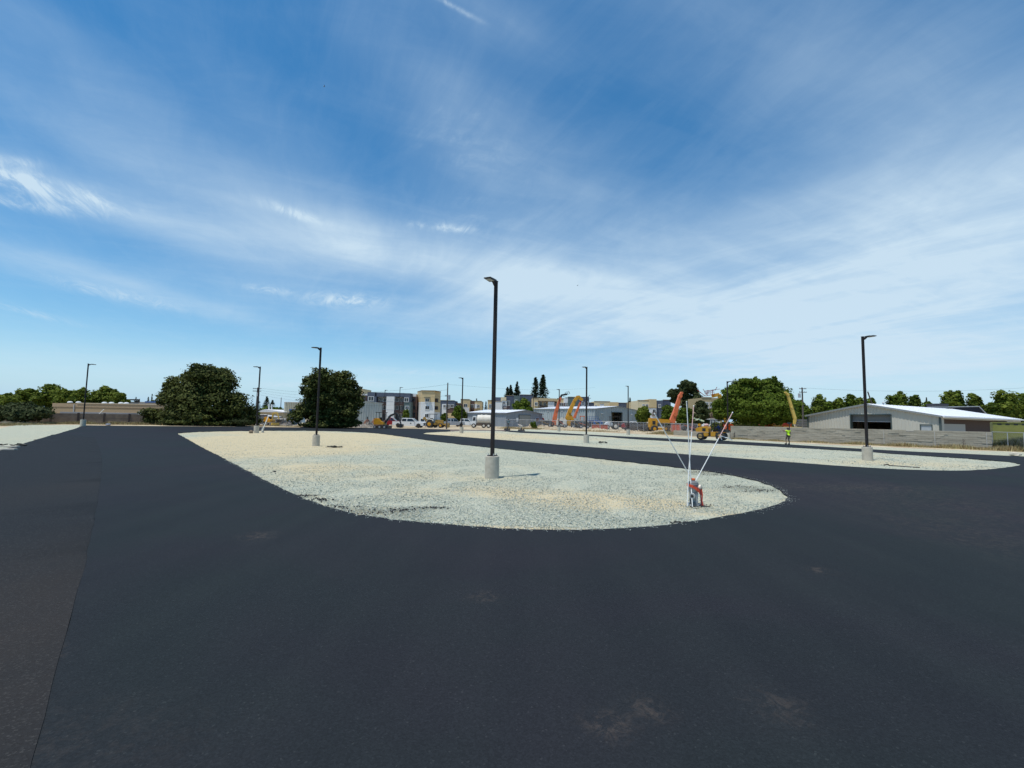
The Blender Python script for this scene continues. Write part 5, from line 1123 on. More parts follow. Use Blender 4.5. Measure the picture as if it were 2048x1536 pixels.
def mini_excavator(px, Y, rz, label, body, armm, arm, canopy=True, sc=1.0, bucket=True):
    t = thing('mini_excavator', label, 'excavator', gat(px, Y), rz); t.scale = (sc,)*3
    tracks(t, 1.9, .62, .32, .46); MB().box(-.5, .7, -.5, .5, .2, .48).build('undercarriage', BLK, t); MB().box(1.0, 1.25, -.85, .85, .05, .45).build('blade', armm, t)
    MB().prism([(-.95, .55), (.55, .55), (.5, .95), (.1, 1.05), (-.2, 1.45), (-.75, 1.5), (-1.0, 1.2)], -.62, .62).build('body', body, t, bevel=.05)
    MB().box(-.25, .1, -.25, .25, 1.05, 1.6).build('seat', BLK, t)
    if canopy:
        for x, y in ((-.6, .55), (-.6, -.55), (.45, .55), (.45, -.55)): MB().cyl((x, y, 1.0), (x, y, 2.28), .035, .035, 6).build('canopy_post', BLK, t)
        MB().box(-.75, .6, -.62, .62, 2.28, 2.36).build('canopy_roof', BLK, t)
    pts = [Vector(p) for p in arm]
    MB().beam(pts[0], pts[1], .16, .26, .15, .3).build('boom_lower', armm, t); MB().beam(pts[1], pts[2], .15, .3, .14, .2).build('boom_upper', armm, t); MB().beam(pts[2], pts[3], .14, .22, .12, .16).build('dipper', armm, t)
    MB().cyl(pts[0]+Vector((.1, 0, -.1)), pts[1]+Vector((0, 0, -.15)), .05, .05, 8).build('hydraulic_ram', STEEL, t)
    q = pts[3]; MB().prism([(q.x-.08, q.z), (q.x+.35, q.z-.1), (q.x+.3, q.z-.5), (q.x-.05, q.z-.62), (q.x-.3, q.z-.45), (q.x-.12, q.z-.35)], -.28, .28).build('bucket', BLK, t)
    return t
mini_excavator(763, 79, R(-6), 'yellow mini excavator with a black arm, nearest machine at the far road edge', YEL, BLK, [(.5, 0, .8), (1.3, 0, 1.9), (2.2, 0, 2.25), (2.9, 0, .75)], sc=1.2)
mini_excavator(540, 82, R(-15), 'small orange and yellow excavator beyond the road between the lamp post and the road sign', YEL, YELP, [(.5, 0, .8), (.5, 0, 2.2), (1.4, 0, 2.3), (1.9, 0, 1.1)], canopy=False)
# truck rear with blue load near sign
t = thing('dump_truck', 'truck seen from behind with a tall blue load, left of the road sign', 'truck', gat(578, 88), R(80))
MB().box(-2.2, 1.2, -.95, .95, .9, 1.2).build('bed', BROWN, t); MB().box(-2.28, -2.2, -.95, .95, .55, 1.35).build('tailgate', WHD, t, bevel=.02)
for s in (-1, 1): MB().box(-2.33, -2.281, s*.7-.2, s*.7+.2, .6, .95).build('tail_panel', WH, t)
MB().prism([(1.25, .7), (2.6, .7), (2.6, 1.3), (2.2, 2.2), (1.25, 2.2)], -.9, .9).build('cab', WH, t, bevel=.05); MB().box(1.2, 1.249, -.6, .6, 1.5, 2.05).build('rear_window', GLS, t)
for x in (-1.4, 1.9):
    for s in (-1, 1): wheel(t, x, s*.8, .42, .26)
t = thing('portable_toilet', 'tall blue box standing behind the truck beside the road sign', 'portable toilet', gat(586, 92))
MB().box(-.6, .6, -.6, .6, 0, 2.9).build('cabin', mat('teal_blue_plastic', (.02, .10, .17), .5), t, bevel=.05); MB().box(-.65, .65, -.65, .65, 2.9, 3.15).build('roof', BLUP, t); MB().box(-.4, .4, -.63, -.601, .2, 2.5).build('door', BLUP, t)
# backhoe loader
def backhoe():
    t = thing('backhoe_loader', 'yellow backhoe loader with roll bar canopy beside the tall utility pole', 'backhoe', gat(868, 92), R(-5))
    MB().box(-1.2, 1.9, -.4, .4, .55, .95).build('chassis', YELD, t); MB().prism([(.2, .9), (1.95, .85), (1.95, 1.5), (.3, 1.65)], -.38, .38).build('hood', YELD, t, bevel=.05)
    MB().prism([(-1.35, 1.25), (-1.2, 1.6), (-.8, 1.78), (-.2, 1.7), (.05, 1.3), (-.05, 1.3), (-.3, 1.58), (-.8, 1.64), (-1.15, 1.5), (-1.28, 1.25)], -.98, .98).build('fender', WHD, t)
    for x, y in ((-1.1, .6), (-1.1, -.6), (.2, .6), (.2, -.6)): MB().cyl((x, y, 1.1), (x, y, 2.68), .045, .045, 6).build('canopy_post', BLK, t)
    MB().box(-1.35, .5, -.75, .75, 2.68, 2.78).build('canopy_roof', BLK, t, bevel=.02); MB().box(-.8, -.3, -.25, .25, 1.1, 1.9).build('seat', BLK, t)
    for s in (-1, 1): wheel(t, -.75, s*.85, .72, .42, YEL, rr=.55); wheel(t, 1.5, s*.78, .45, .28, YEL)
    for s in (-1, 1): MB().beam((.4, s*.55, 1.35), (2.6, s*.55, .55), .12, .2).build('loader_arm', YELD, t)
    MB().prism([(2.5, .15), (3.1, .08), (2.95, .9), (2.55, .95), (2.6, .4)], -.95, .95).build('loader_bucket', YELD, t)
    MB().beam((-1.3, 0, .9), (-2.1, 0, 2.1), .2, .28).build('hoe_boom', YELD, t); MB().beam((-2.1, 0, 2.1), (-2.7, 0, .7), .16, .22).build('hoe_dipper', YELD, t); MB().prism([(-2.9, .7), (-2.4, .75), (-2.3, .3), (-2.65, .12), (-2.95, .3)], -.3, .3).build('hoe_bucket', BLK, t)
    MB().cyl((-1.1, .9, .5), (-1.6, .9, .1), .06, .06, 6).cyl((-1.1, -.9, .5), (-1.6, -.9, .1), .06, .06, 6).build('stabiliser', REDP, t)
backhoe()
# road roller at the edge of the far road
ROLA = R(136)
def roller():
    g = G(1424, 881); t = thing('road_roller', 'yellow road roller with a black canopy working on the narrow far road', 'road roller', g+Vector((0, 0, .045)), ROLA)
    # local x forward = screen left
    for k, yy in enumerate((-.48, -.16, .16, .48)):
        w_ = MB().lathe([(.2, -.13), (.46, -.13), (.52, -.10), (.52, .10), (.46, .13), (.2, .13)], (-1.12, yy, .52), 20, 'y').build('rear_tyre', RUB, t, smooth=True)
        MB().lathe([(.27, .10), (.25, .135), (.02, .13)], (-1.12, yy, .52), 14, 'y').build('rim', mat('beige_rim', (.50, .34, .12), .7), w_)
        w_ = MB().lathe([(.2, -.13), (.39, -.13), (.44, -.10), (.44, .10), (.39, .13), (.2, .13)], (1.18, yy, .44), 20, 'y').build('front_tyre', RUB, t, smooth=True)
        MB().lathe([(.27, -.10), (.25, -.135), (.02, -.13)], (1.18, yy, .44), 14, 'y').build('rim', MATS['beige_rim'], w_); MB().lathe([(.27, .10), (.25, .135), (.02, .13)], (1.18, yy, .44), 14, 'y').build('rim', MATS['beige_rim'], w_); MB().lathe([(.27, -.10), (.25, -.135), (.02, -.13)], (-1.12, yy, .52), 14, 'y').build('rim', MATS['beige_rim'], w_)
    MB().prism([(.35, .42), (1.05, .42), (.85, .62), (.82, .95), (1.65, .98), (1.78, 1.05), (1.76, 1.35), (1.55, 1.48), (.95, 1.62), (.35, 1.66), (.22, 1.4), (.22, .6)], -.5, .5).build('engine_hood', YEL, t, bevel=.04)
    MB().box(.55, .95, .501, .51, 1.05, 1.42).build('vent_grille', BLK, t); MB().box(.55, .95, -.51, -.501, 1.05, 1.42).build('vent_grille', BLK, t)
    MB().prism([(1.7, .9), (1.75, 1.0), (.2, .98), (.2, .90)], -.515, .515).build('trim_stripe', mat('pale_orange_stripe', (.70, .42, .2), .5), t)
    MB().box(.85, 1.5, -.62, .62, .40, .50).build('front_axle', BLK, t); MB().box(-1.5, -.8, -.62, .62, .46, .56).build('rear_axle', BLK, t)
    MB().box(-.05, .22, -.32, .32, .45, .95).build('articulation_joint', BLK, t)
    MB().prism([(-.05, .42), (-.05, 1.0), (-.75, 1.02), (-1.0, 1.0), (-1.7, 1.0), (-1.72, .95), (-.62, .95), (-.62, .45)], -.56, .56).build('rear_frame', YEL, t, bevel=.03)
    MB().box(-.58, -.05, -.5, .5, .46, .98).build('step_box', YEL, t)
    MB().box(-1.75, -1.1, -.5, .5, 1.005, 1.35).build('rear_tank', BLK, t, bevel=.03)
    MB().box(-1.05, -.7, -.25, .25, 1.02, 1.15).box(-1.12, -1.02, -.25, .25, 1.02, 1.6).build('seat', BLK, t)
    for x, y in ((-.15, .5), (-.15, -.5), (-1.55, .5), (-1.55, -.5)): MB().cyl((x, y, 1.0), (x*1.02, y, 2.38), .04, .04, 8).build('canopy_post', BLK, t)
    MB().box(-1.75, .02, -.62, .62, 2.38, 2.46).build('canopy_roof', BLK, t, bevel=.02)
    MB().cyl((-.1, 0, 1.0), (-.3, 0, 1.45), .03, .03, 6).lathe([(.2, 0), (.2, .03)], (-.32, 0, 1.46), 14).build('steering_wheel', BLK, t)
    MB().cyl((1.45, .1, 1.48), (1.45, .1, 2.0), .03, .03, 6).cbox((1.45, .1, 1.8), (.3, .2, .26)).build('exhaust_guard', YEL, t)
    MB().cbox((.95, .1, 1.75), (.3, .4, .28)).build('water_jug', WH, t, bevel=.04)
    MB().lathe([(.02, -.05), (.26, 0), (.3, .15), (.22, .28), (.02, .32)], (.62, .05, 1.66), 14).build('cloth_bundle', mat('pink_cloth', (.55, .38, .36), .9), t, smooth=True)
    return t
roll_t = roller()
for i, (px, w, py) in enumerate(((1478, 34, 838), (1512, 44, 840), (1548, 40, 838), (1580, 30, 840), (1440, 30, 840))):  # leaf clumps added to stand for the vegetation shade beneath the big tree
    shrub(px, 92+i, py, w*1.3, ('dark foliage added as the shade left under the big green tree', 'dark foliage added as the shade behind the trunk of the big green tree', 'dark foliage added as shade behind the yellow machine hood', 'dark foliage added as shade behind the foot of the pale yellow boom', 'dark foliage added as shade behind the road roller canopy')[i], OAKL, 2600, .3, 30+i)

# ------------------------------------------------------------ boom lifts and telehandlers
def boom_machine(name, label, cat, px, Y, rz, body, segs, head=None, wheels=(1.35, .95, .66, .42), chassis=True, wide=.42, cab=False, scs=1.0, counter=True):
    """segs: [(pixel x, pixel y, width m, material)...] boom centre line measured in pixels in the plane of the machine"""
    g = gat(px, Y); t = thing(name, label, cat, g, 0); wx, wy, wr, ww = wheels
    if chassis:
        ch = MB().box(-wx-.5, wx+.5, -wy+.2, wy-.2, wr*.75, wr*1.35).build('chassis', body, t, bevel=.04)
        for x in (-wx, wx):
            for s in (-1, 1): wheel(t, x, s*wy, wr, ww, body, rr=.5)
    if counter: MB().box(-1.2*scs, .9*scs, -.75, .75, wr*1.36, wr*1.36+1.0*scs).build('turntable', body, t, bevel=.08)
    if cab:
        c = MB().prism([(-.4, 1.0), (.9, 1.0), (.9, 1.5), (.6, 2.5), (-.4, 2.5)], -1.2, -.5).build('cab', body, t, bevel=.03)
        MB().add([(-.25, -1.21, 1.55), (.7, -1.21, 1.55), (.5, -1.21, 2.35), (-.25, -1.21, 2.35)], [(0, 1, 2, 3)]).build('pane', GLS, c)
    P = [at(s[0], s[1], Y)-g for s in segs]
    for i in range(len(P)-1):
        w = segs[i][2]; w1 = segs[i+1][2]
        o = MB().beam(P[i], P[i+1], w*.8, w, w1*.8, w1).build('boom_section', segs[i][3], t, bevel=.03)
        q = P[i+1]; MB().cyl(q+Vector((0, -w*.5, 0)), q+Vector((0, w*.5, 0)), w*.4, w*.4, 10).build('pivot_pin', segs[i][3], o)
    d = (P[1]-P[0]).normalized(); n_ = Vector((d.z, 0, -d.x)); MB().cyl(P[0]+n_*.55, P[0].lerp(P[1], .45)+n_*.32, .07, .07, 8).build('lift_ram', STEEL, t)
    hs = MB(); prev = None
    for k in range(9):
        f = k/8; p = P[0].lerp(P[1], f)+n_*(.30+.14*sin(k*1.7))+Vector((0, -.18, 0))
        if prev: hs.cyl(prev, p, .035, .035, 5)
        prev = p
    hs.build('hydraulic_hose', BLK, t)
    return t, g, P
def basket(t, g, Y, px, py, w=1.5, h=1.1, m_=BLK, tilt=0):
    c = at(px, py, Y)-g; rt = Matrix.Rotation(tilt, 3, 'Y'); mb = MB(); d = .4
    xs = (-w/2, 0, w/2)
    for y in (-d, d):
        for z in (0, h*.5, h): mb.beam(c+rt@Vector((-w/2, y, z)), c+rt@Vector((w/2, y, z)), .05, .05)
        for x in xs: mb.beam(c+rt@Vector((x, y, 0)), c+rt@Vector((x, y, h)), .05, .05)
    for z in (0, h):
        for x in (-w/2, w/2): mb.beam(c+rt@Vector((x, -d, z)), c+rt@Vector((x, d, z)), .05, .05)
    mb.cbox(c+rt@Vector((0, 0, .02)), (w, d*2, .05), rt); return mb.build('platform_basket', m_, t)
Yb = 126
t, g, P = boom_machine('boom_lift', 'coral orange boom lift with a folded black jib, leftmost raised boom', 'boom lift', 1113, Yb, 0, ORG, [(1108, 850, 1.5, ORG), (1109.5, 836, 1.15, ORG), (1113.5, 818, .9, ORG), (1120.5, 797, .62, BLK), (1123, 790.5, .5, BLK), (1133, 788.5, .5, BLK)])
basket(t, g, Yb, 1136, 789, 1.1, .8, BLK, R(-25)); MB().beam(at(1126, 793, Yb)-g, at(1143, 798, Yb)-g, .1, .1).build('jib_strut', BLK, t)
MB().box(1.2, 2.6, -.8, .8, 1.3, 2.6).build('engine_cover', WHD, t, bevel=.05)
Yb = 120
t, g, P = boom_machine('boom_lift', 'thick yellow boom lift leaning right with a knuckle at the top, middle raised boom', 'boom lift', 1141, Yb, 0, YEL, [(1137, 849, 1.5, YEL), (1135.5, 836, 1.35, YEL), (1139.5, 822, 1.0, YEL), (1150, 800, .85, YEL), (1156, 793.5, .95, YEL), (1163, 799, .8, BLK)], wheels=(1.5, 1.0, .62, .42))
MB().prism([(-.9, 1.1), (1.1, 1.0), (1.2, 1.6), (.2, 3.4), (-.7, 3.2)], -.5, .5).build('turret', YEL, t, bevel=.08)
basket(t, g, Yb, 1170, 803.5, 1.8, 1.2, BLK, R(-15))
mb = MB()
for a_, b_ in (((1160, 797), (1172, 795)), ((1166, 803), (1180, 790)), ((1172, 801), (1182, 796)), ((1163, 801), (1176, 806))): mb.beam(at(*a_, Yb)-g, at(*b_, Yb)-g, .09, .09)
mb.build('guard_rail', BLK, t)
Yb = 132
t, g, P = boom_machine('telehandler', 'dark green telehandler with thin red and orange boom, right of the yellow boom', 'telehandler', 1176, Yb, 0, DKTRIM, [(1148, 836, .75, ORG), (1154, 822, .68, ORG), (1160, 806.5, .5, REDP), (1162, 801, .4, BLK)], wheels=(1.5, 1.0, .68, .45), counter=False)
MB().box(-2.6, -.2, -.5, .5, 1.1, 1.9).build('engine_deck', DKTRIM, t, bevel=.05); MB().box(-2.4, -1.0, -.6, .6, 3.0, 3.2).build('canopy_roof', ORGD, t)
for x in (-2.3, -1.1): MB().cyl((x, .5, 1.8), (x, .5, 3.0), .05, .05, 6).cyl((x, -.5, 1.8), (x, -.5, 3.0), .05, .05, 6).build('canopy_post', ORG, t)
# blue platform frame behind
g = gat(1187, 134); t = thing('work_platform', 'blue railed work platform parked beside the workshop wall', 'work platform', g); a, b_ = at(1175, 833, 134)-g, at(1196, 847, 134)-g; mb = MB()
for z in (a.z, a.z-.5, a.z-1.0): mb.box(a.x, b_.x, -.04, .04, z-.06, z+.02)
for k in range(6): x = a.x+(b_.x-a.x)*k/5; mb.box(x-.04, x+.04, -.041, .041, a.z-1.1, a.z)
mb.build('railing', BLUP, t); MB().box(a.x, b_.x, -.5, .9, a.z-1.25, a.z-1.1).box(a.x+.4, b_.x-.4, -.3, .7, .4, a.z-1.25).build('deck', BLUP, t, bevel=.02)
for x in (a.x+.5, b_.x-.5): wheel(t, x, -.45, .35, .2)
# yellow telehandler with orange boom
Yb = 88
t, g, P = boom_machine('telehandler', 'large yellow telehandler with a raised bright orange boom, behind the white marker poles', 'telehandler', 1322, Yb, 0, YEL, [(1343, 846, 1.05, ORG), (1349, 828, .85, ORG), (1360, 792, .62, ORG), (1363, 786, .5, BLK)], wheels=(1.6, 1.0, .68, .5), counter=False)
MB().box(-2.3, -.9, -.75, .75, .9, 2.7).build('engine_box', YEL, t, bevel=.08); MB().prism([(-2.4, 1.9), (2.2, 1.75), (2.4, 2.45), (-2.3, 2.75)], -.35, .35).build('boom_cradle', YEL, t, bevel=.05)
MB().box(-1.9, -1.3, -.76, -.751, 1.5, 2.2).build('vent_grille', BLK, t)
MB().beam(at(1353, 834, Yb)-g+Vector((0, -.3, 0)), at(1363, 800, Yb)-g+Vector((0, -.3, 0)), .08, .08).build('hose_guide', mat('olive_hose', (.25, .24, .1), .7), t)
# yellow boom tip with red lattice basket above the tree
Yb = 96
g = gat(1436, Yb); t = thing('boom_lift', 'boom lift whose yellow arm end and red basket rise above the tan apartment roof', 'boom lift', g)
P = [at(1452, 848, Yb)-g, at(1448, 815, Yb)-g, at(1438, 789, Yb)-g, at(1424, 792, Yb)-g]
for i in range(3): MB().beam(P[i], P[i+1], .5, .7, .5, .75).build('boom_section', YEL, t, bevel=.05)
basket(t, g, Yb, 1420, 790.5, 1.6, 1.0, REDP, R(-12)); MB().beam(at(1410, 792, Yb)-g, at(1395, 780, Yb)-g, .1, .1).beam(at(1414, 790, Yb)-g, at(1406, 778, Yb)-g, .08, .08).build('jib_strut', REDP, t)
mb = MB()
for a_, b_ in (((1410, 782), (1440, 778)), ((1412, 786), (1430, 779)), ((1430, 781), (1434, 774)), ((1414, 792), (1416, 780)), ((1424, 790), (1426, 779))): mb.beam(at(*a_, Yb)-g, at(*b_, Yb)-g, .09, .09)
mb.build('lattice', REDP, t); MB().box(.9, 3.1, -.8, .8, .6, 1.9).build('turntable', ORGD, t, bevel=.05)
for x in (1.1, 2.8):
    for s in (-1, 1): wheel(t, x, s*.9, .5, .35)
# pale yellow boom right of big tree
Yb = 68
t, g, P = boom_machine('boom_lift', 'pale yellow boom leaning left out of the big green tree, right of it', 'boom lift', 1588, Yb, 0, YELP, [(1588.5, 848, .30, YELP), (1590, 838, .42, YELP), (1583, 815, .40, YELP), (1575.5, 789, .34, YELP), (1571, 785, .28, YELP)], wheels=(1.3, .9, .5, .35))
# orange/red/yellow equipment behind wall
for px, w, h, m_, lab, Yq in ((1530, 2.2, 1.25, ORGD, 'low orange machine cover left of the yellow one behind the wall under the tree', 80), (1552, 1.6, 1.35, YEL, 'small yellow machine hood behind the wall under the tree', 79), (1567, 2.4, 1.2, ORGD, 'long orange machine behind the wall, right of the small yellow hood', 81), (1458, 1.5, 2.2, ORGD, 'orange machine frame behind the road roller canopy at the tree foot', 82)):
    g = gat(px, Yq); t = thing('compact_loader', lab, 'loader', g)
    z0 = 1.95 if px > 1500 else .5
    MB().prism([(-w/2, z0-.6), (w/2, z0-.6), (w/2, z0+h*.45), (w*.25, z0+h*.62), (-w*.4, z0+h*.55), (-w/2, z0+h*.3)], -.6, .6).build('body', m_, t, bevel=.05)
    MB().box(-w*.3, w*.2, -.5, .5, z0+h*.6, z0+h*.66).build('roof', REDP, t)
    MB().beam((-w*.4, -.65, z0), (w*.55, -.65, z0+.35), .1, .18).build('lift_arm', REDP, t)
    for x in (-w*.3, w*.3):
        for s in (-1, 1): wheel(t, x, s*.65, .42, .28)
# tractor-like white machine with dark frame, red attachment
def tractor():
    g = gat(1222, 106); t = thing('tractor', 'white hooded tractor with a black roll frame and dark red implement before the workshop bay', 'tractor', g)
    MB().prism([(-1.5, .8), (.3, .8), (.3, 1.5), (-.2, 1.75), (-1.0, 1.75), (-1.5, 1.3)], -.5, .5).build('hood', WH, t, bevel=.08)
    MB().box(.3, 3.2, -.35, .35, .55, .85).build('frame', BLK, t)
    for x, y in ((-.2, .6), (-.2, -.6), (2.2, .6), (2.2, -.6)): MB().cyl((x, y, .8), (x, y, 2.9), .05, .05, 6).build('roll_post', BLK, t)
    MB().box(-.35, 2.35, -.7, .7, 2.9, 3.0).build('roof_frame', BLK, t); MB().prism([(2.3, .5), (4.2, .4), (4.2, 1.3), (3.0, 1.5), (2.3, 1.2)], -.7, .7).build('implement', REDP, t, bevel=.05)
    MB().box(.9, 1.5, -.3, .3, .9, 1.7).build('seat', BLK, t)
    for x, r_ in ((-1.0, .55), (.9, .75)):
        for s in (-1, 1): wheel(t, x, s*.75, r_, .4, WHD)
tractor()
# pile of dark steel/timber left of yellow telehandler
g = gat(1282, 98); t = thing('steel_stack', 'dark stack of steel beams left of the yellow telehandler', 'stack', g)
for k in range(6):
    for j in range(3): MB().box(-3.2+random.uniform(-.3, .3), 3.4+random.uniform(-.3, .3), j*.5-.6, j*.5-.18, k*.28, k*.28+.24).build('beam', mat('dark_rusty_steel', (.05, .042, .04), .8, var=.4), t)

DKM = mat('dark_machine_and_shadow', (.035, .035, .038), .7, col2=(.09, .08, .07), scale=2)  # dark tone covers black equipment and the shadows among it
for i, (px, Yq, w, h, m_, lab) in enumerate(((1092, 124, 3.4, 1.7, DKM, 'dark plant trailer left of the coral orange boom'), (1123, 116, 2.6, 2.3, WHD, 'white and pink cabbed machine right of the coral orange boom'), (1151, 114, 2.4, 1.9, DKM, 'dark generator trailer between the yellow boom and the telehandler'),
        (1168, 112, 3.0, 1.5, DKM, 'dark low machine in front of the green telehandler'), (1196, 116, 2.2, 2.0, BLUP, 'blue machine beside the railed work platform'), (1240, 112, 3.2, 1.7, DKM, 'dark machine between the tractor and the lamp post of the gabled building'), (1083, 128, 1.6, 2.4, REDP, 'red box shaped machine near the left end of the workshop'),
        (1382, 92, 3.6, 1.6, DKM, 'dark machine behind the two people beside the netting'), (1302, 96, 2.6, 1.6, DKM, 'dark machine left behind the yellow telehandler'))):
    t = thing('plant_trailer', lab, 'machine', gat(px, Yq)); MB().prism([(-w/2, .55), (w/2, .55), (w/2, h*.8), (w*.35, h), (-w*.4, h), (-w/2, h*.7)], -.6, .6).build('housing', m_, t, bevel=.05)
    MB().box(-w/2-.5, w/2+.2, -.5, .5, .38, .54).build('frame', BLK, t); MB().box(-w*.3, w*.1, -.615, -.601, .8, h*.75).build('vent_grille', BLK, t)
    MB().cyl((w*.2, .1, h), (w*.2, .1, h+.45), .05, .05, 6).build('exhaust', BLK, t); MB().beam((-w*.45, -.62, h*.9), (w*.3, -.62, .6), .05, .1).build('brace', ORG if i % 2 else YELD, t)
    for x in (-w*.28, w*.28):
        for sd in (-1, 1): wheel(t, x, sd*.6, .42, .26)

# ------------------------------------------------------------ dirt berm, rubble, weeds
def heap(name, label, px, Y, wpx, h, m_, seed=1, cat='heap', dep=1.2, n=30, jag=.25):
    g = gat(px, Y); w = wpx*Y/F/2; r = np.random.default_rng(seed); V = []; Fc = []; k = 12
    for j in range(k+1):
        for i in range(n+1):
            u, v = i/n*2-1, j/k*2-1; e = max(0, 1-u*u)*max(0, 1-v*v)**1.0
            V.append((u*w, v*dep, -.05+h*e**.6*(1+r.normal(0, jag))*(.8+.3*sin(u*9+seed)) if e > 0 else -.05))
    for j in range(k):
        for i in range(n): a = j*(n+1)+i; Fc.append((a, a+1, a+n+2, a+n+1))
    me = bpy.data.meshes.new(name); me.from_pydata(V, [], Fc); o = link_mesh(name, me, m_); o.location = g; return tag(o, label, cat)
heap('asphalt_pile', 'black asphalt pile under the standing worker, left of two', 1014, 83, 14, .55, ASPHCL, 1, jag=.12)
heap('asphalt_pile', 'black asphalt pile under the bending worker, right of two', 1043, 81, 15, .50, ASPHCL, 2, jag=.12)
RUBM = mat('broken_rubble', (.10, .085, .07), .95, col2=(.34, .31, .27), scale=1.8)
heap('rubble_heap', 'long heap of broken rubble and brush below the corrugated building', 722, 84, 62, 1.15, RUBM, 3, dep=2, n=60, jag=.16)
heap('rubble_heap', 'low heap of debris under the smaller oak', 645, 76, 80, .5, mat('dark_debris', (.05, .04, .03), .95, col2=(.14, .12, .1), scale=2), 4, dep=2, n=60, jag=.25)
heap('soil_heap', 'reddish soil heap behind the rubble heap', 742, 90, 44, 1.5, mat('reddish_soil', (.17, .085, .055), .95, var=.3), 5, dep=2, n=40, jag=.07)
heap('soil_heap', 'low grey debris heap left of the road sign', 562, 84, 36, .9, RUBM, 6, dep=1.5, n=40, jag=.4)
for i, (px, Y, w, h, lab) in enumerate(((1160, 92, 160, .45, 'low dry soil berm in front of the boom lifts'), (1290, 82, 170, .4, 'low dry soil berm in front of the yellow telehandler'), (1075, 100, 60, .7, 'brown soil berm right of the asphalt piles'), (24, 58, 60, .35, 'low weedy soil ridge behind the gravel at the left edge'))):
    heap('soil_berm', lab, px, Y, w, h, DIRT, 10+i, 'soil', dep=2.2, n=90, jag=.35)
shrub(1067, 98, 842, 13, 'dark green bush on the soil berm by the chain link fence', GRNL, 1500, .18, 12)
DRYG = attrmat('dry_grass_blade', [(0, (.20, .13, .06)), (.5, (.36, .28, .13)), (.85, (.52, .43, .23)), (1, (.20, .22, .08))])
def weeds(name, label, path, n, h0, h1, spread, seed, m_=None):
    r = np.random.default_rng(seed); P = [np.array(tuple(gat(px, Y))[:2]) for px, Y in path]; seg = r.integers(0, len(P)-1, n); f = r.random(n)
    A = np.array(P)[seg]; B = np.array(P)[seg+1]; C = A+(B-A)*f[:, None]
    cl = np.sin(C[:, 0]*2.1+seed)+np.sin(C[:, 0]*.7+C[:, 1]); C = C+r.normal(0, spread, (n, 2)); hh = r.uniform(h0, h1, n)*np.clip(.6+.35*cl, .15, 1.6)
    z = hz(C[:, 0], C[:, 1])-.03; a = r.uniform(0, pi, n); w = .018+.02*r.random(n); lx, ly = r.normal(0, .25, n)*hh, r.normal(0, .25, n)*hh
    V = np.stack([np.c_[C[:, 0]-np.cos(a)*w, C[:, 1]-np.sin(a)*w, z], np.c_[C[:, 0]+np.cos(a)*w, C[:, 1]+np.sin(a)*w, z], np.c_[C[:, 0]+lx, C[:, 1]+ly, z+hh]], 1).reshape(-1, 3)
    return tag(np_mesh(name, V, np.arange(3*n).reshape(n, 3), r.random(n), m_ or DRYG), label, 'weeds', None, 'stuff')
weeds('dry_weeds', 'dry brown weeds along the foot of the long block wall at right', [(1462, 60.6), (1700, 51.6), (1985, 44.3), (2090, 42)], 16000, .08, .5, .35, 1)
weeds('dry_weeds', 'dry weeds on the berm before the chain link fence', [(1010, 98), (1110, 92), (1275, 84), (1345, 76)], 16000, .1, .6, .9, 2)
weeds('dry_weeds', 'yellow dry weeds at the foot of the brown precast wall', [(30, 60), (160, 64), (340, 68)], 14000, .1, .6, .5, 3)
weeds('dry_weeds', 'dry grass strip between the far road and the oaks', [(250, 68), (480, 77), (700, 81)], 9000, .05, .25, .5, 4)
weeds('dry_weeds', 'weeds at the left edge beside the dark bush', [(-30, 52), (20, 56), (60, 60)], 6000, .1, .5, .9, 5)
weeds('dark_weeds', 'dark weedy growth at the foot of the olive container', [(1988, 45.6), (2090, 41.8)], 9000, .3, 1.3, .35, 6, GREYL)
# tall single stalks by the wall
mb = MB()
for px, hh in ((1470, 1.0), (1543, .9), (1551, .7), (1557, .8), (1468, .8), (1928, 1.0)):
    f = (px-1462)/(1985-1462); Yq = 61.6+(45-61.6)*f-.7; g = gat(px, Yq); mb.cyl(g, g+Vector((random.uniform(-.1, .1), 0, hh)), .025, .012, 5)
    for k in range(8): mb.beam(g+Vector((0, 0, hh*(.3+.08*k))), g+Vector((random.uniform(-.25, .25), 0, hh*(.42+.08*k))), .02, .02)
tag(mb.build('tall_weeds', mat('grey_stalk', (.12, .10, .08), .9)), 'tall dead grey weed stalks standing against the long block wall', 'weeds', None, 'stuff')
# stones & trash
def rock(px, py, s, label, m_=CONC, name='rock', cat='rock'):
    g = G(px, py); me = MB().lathe([(s*.5, 0), (s*.9, s*.15), (s*.8, s*.5), (s*.35, s*.7)], n=7).mesh(name)
    for v in me.vertices: v.co += Vector((random.uniform(-1, 1), random.uniform(-1, 1), random.uniform(-.5, .5)))*s*.15
    o = link_mesh(name, me, m_); o.location = g; return tag(o, label, cat)
rock(1655, 884.5, .28, 'pale rock at the foot of the block wall left of the warehouse doorway'); rock(1612, 882.5, .2, 'small pale rock at the wall foot, left of the bigger pale rock')
rock(1949, 897, .35, 'tan rock in the dry weeds near the right end of the block wall'); rock(549, 944, .07, 'small dark clod alone on the gravel left of the nearest lamp post', ASPHCL)
rock(216, 850.5, .35, 'blue grey lump at the far road edge right of the leftmost lamp post', mat('blue_grey_lump', (.16, .18, .22), .8)); rock(2030, 912, .4, 'pale rock lump at the far right road edge')
rock(1312, 866, .3, 'white bucket sized lump below the yellow telehandler', WH)
rock(1072, 857, .35, 'pale boulder on the berm by the dark bush')
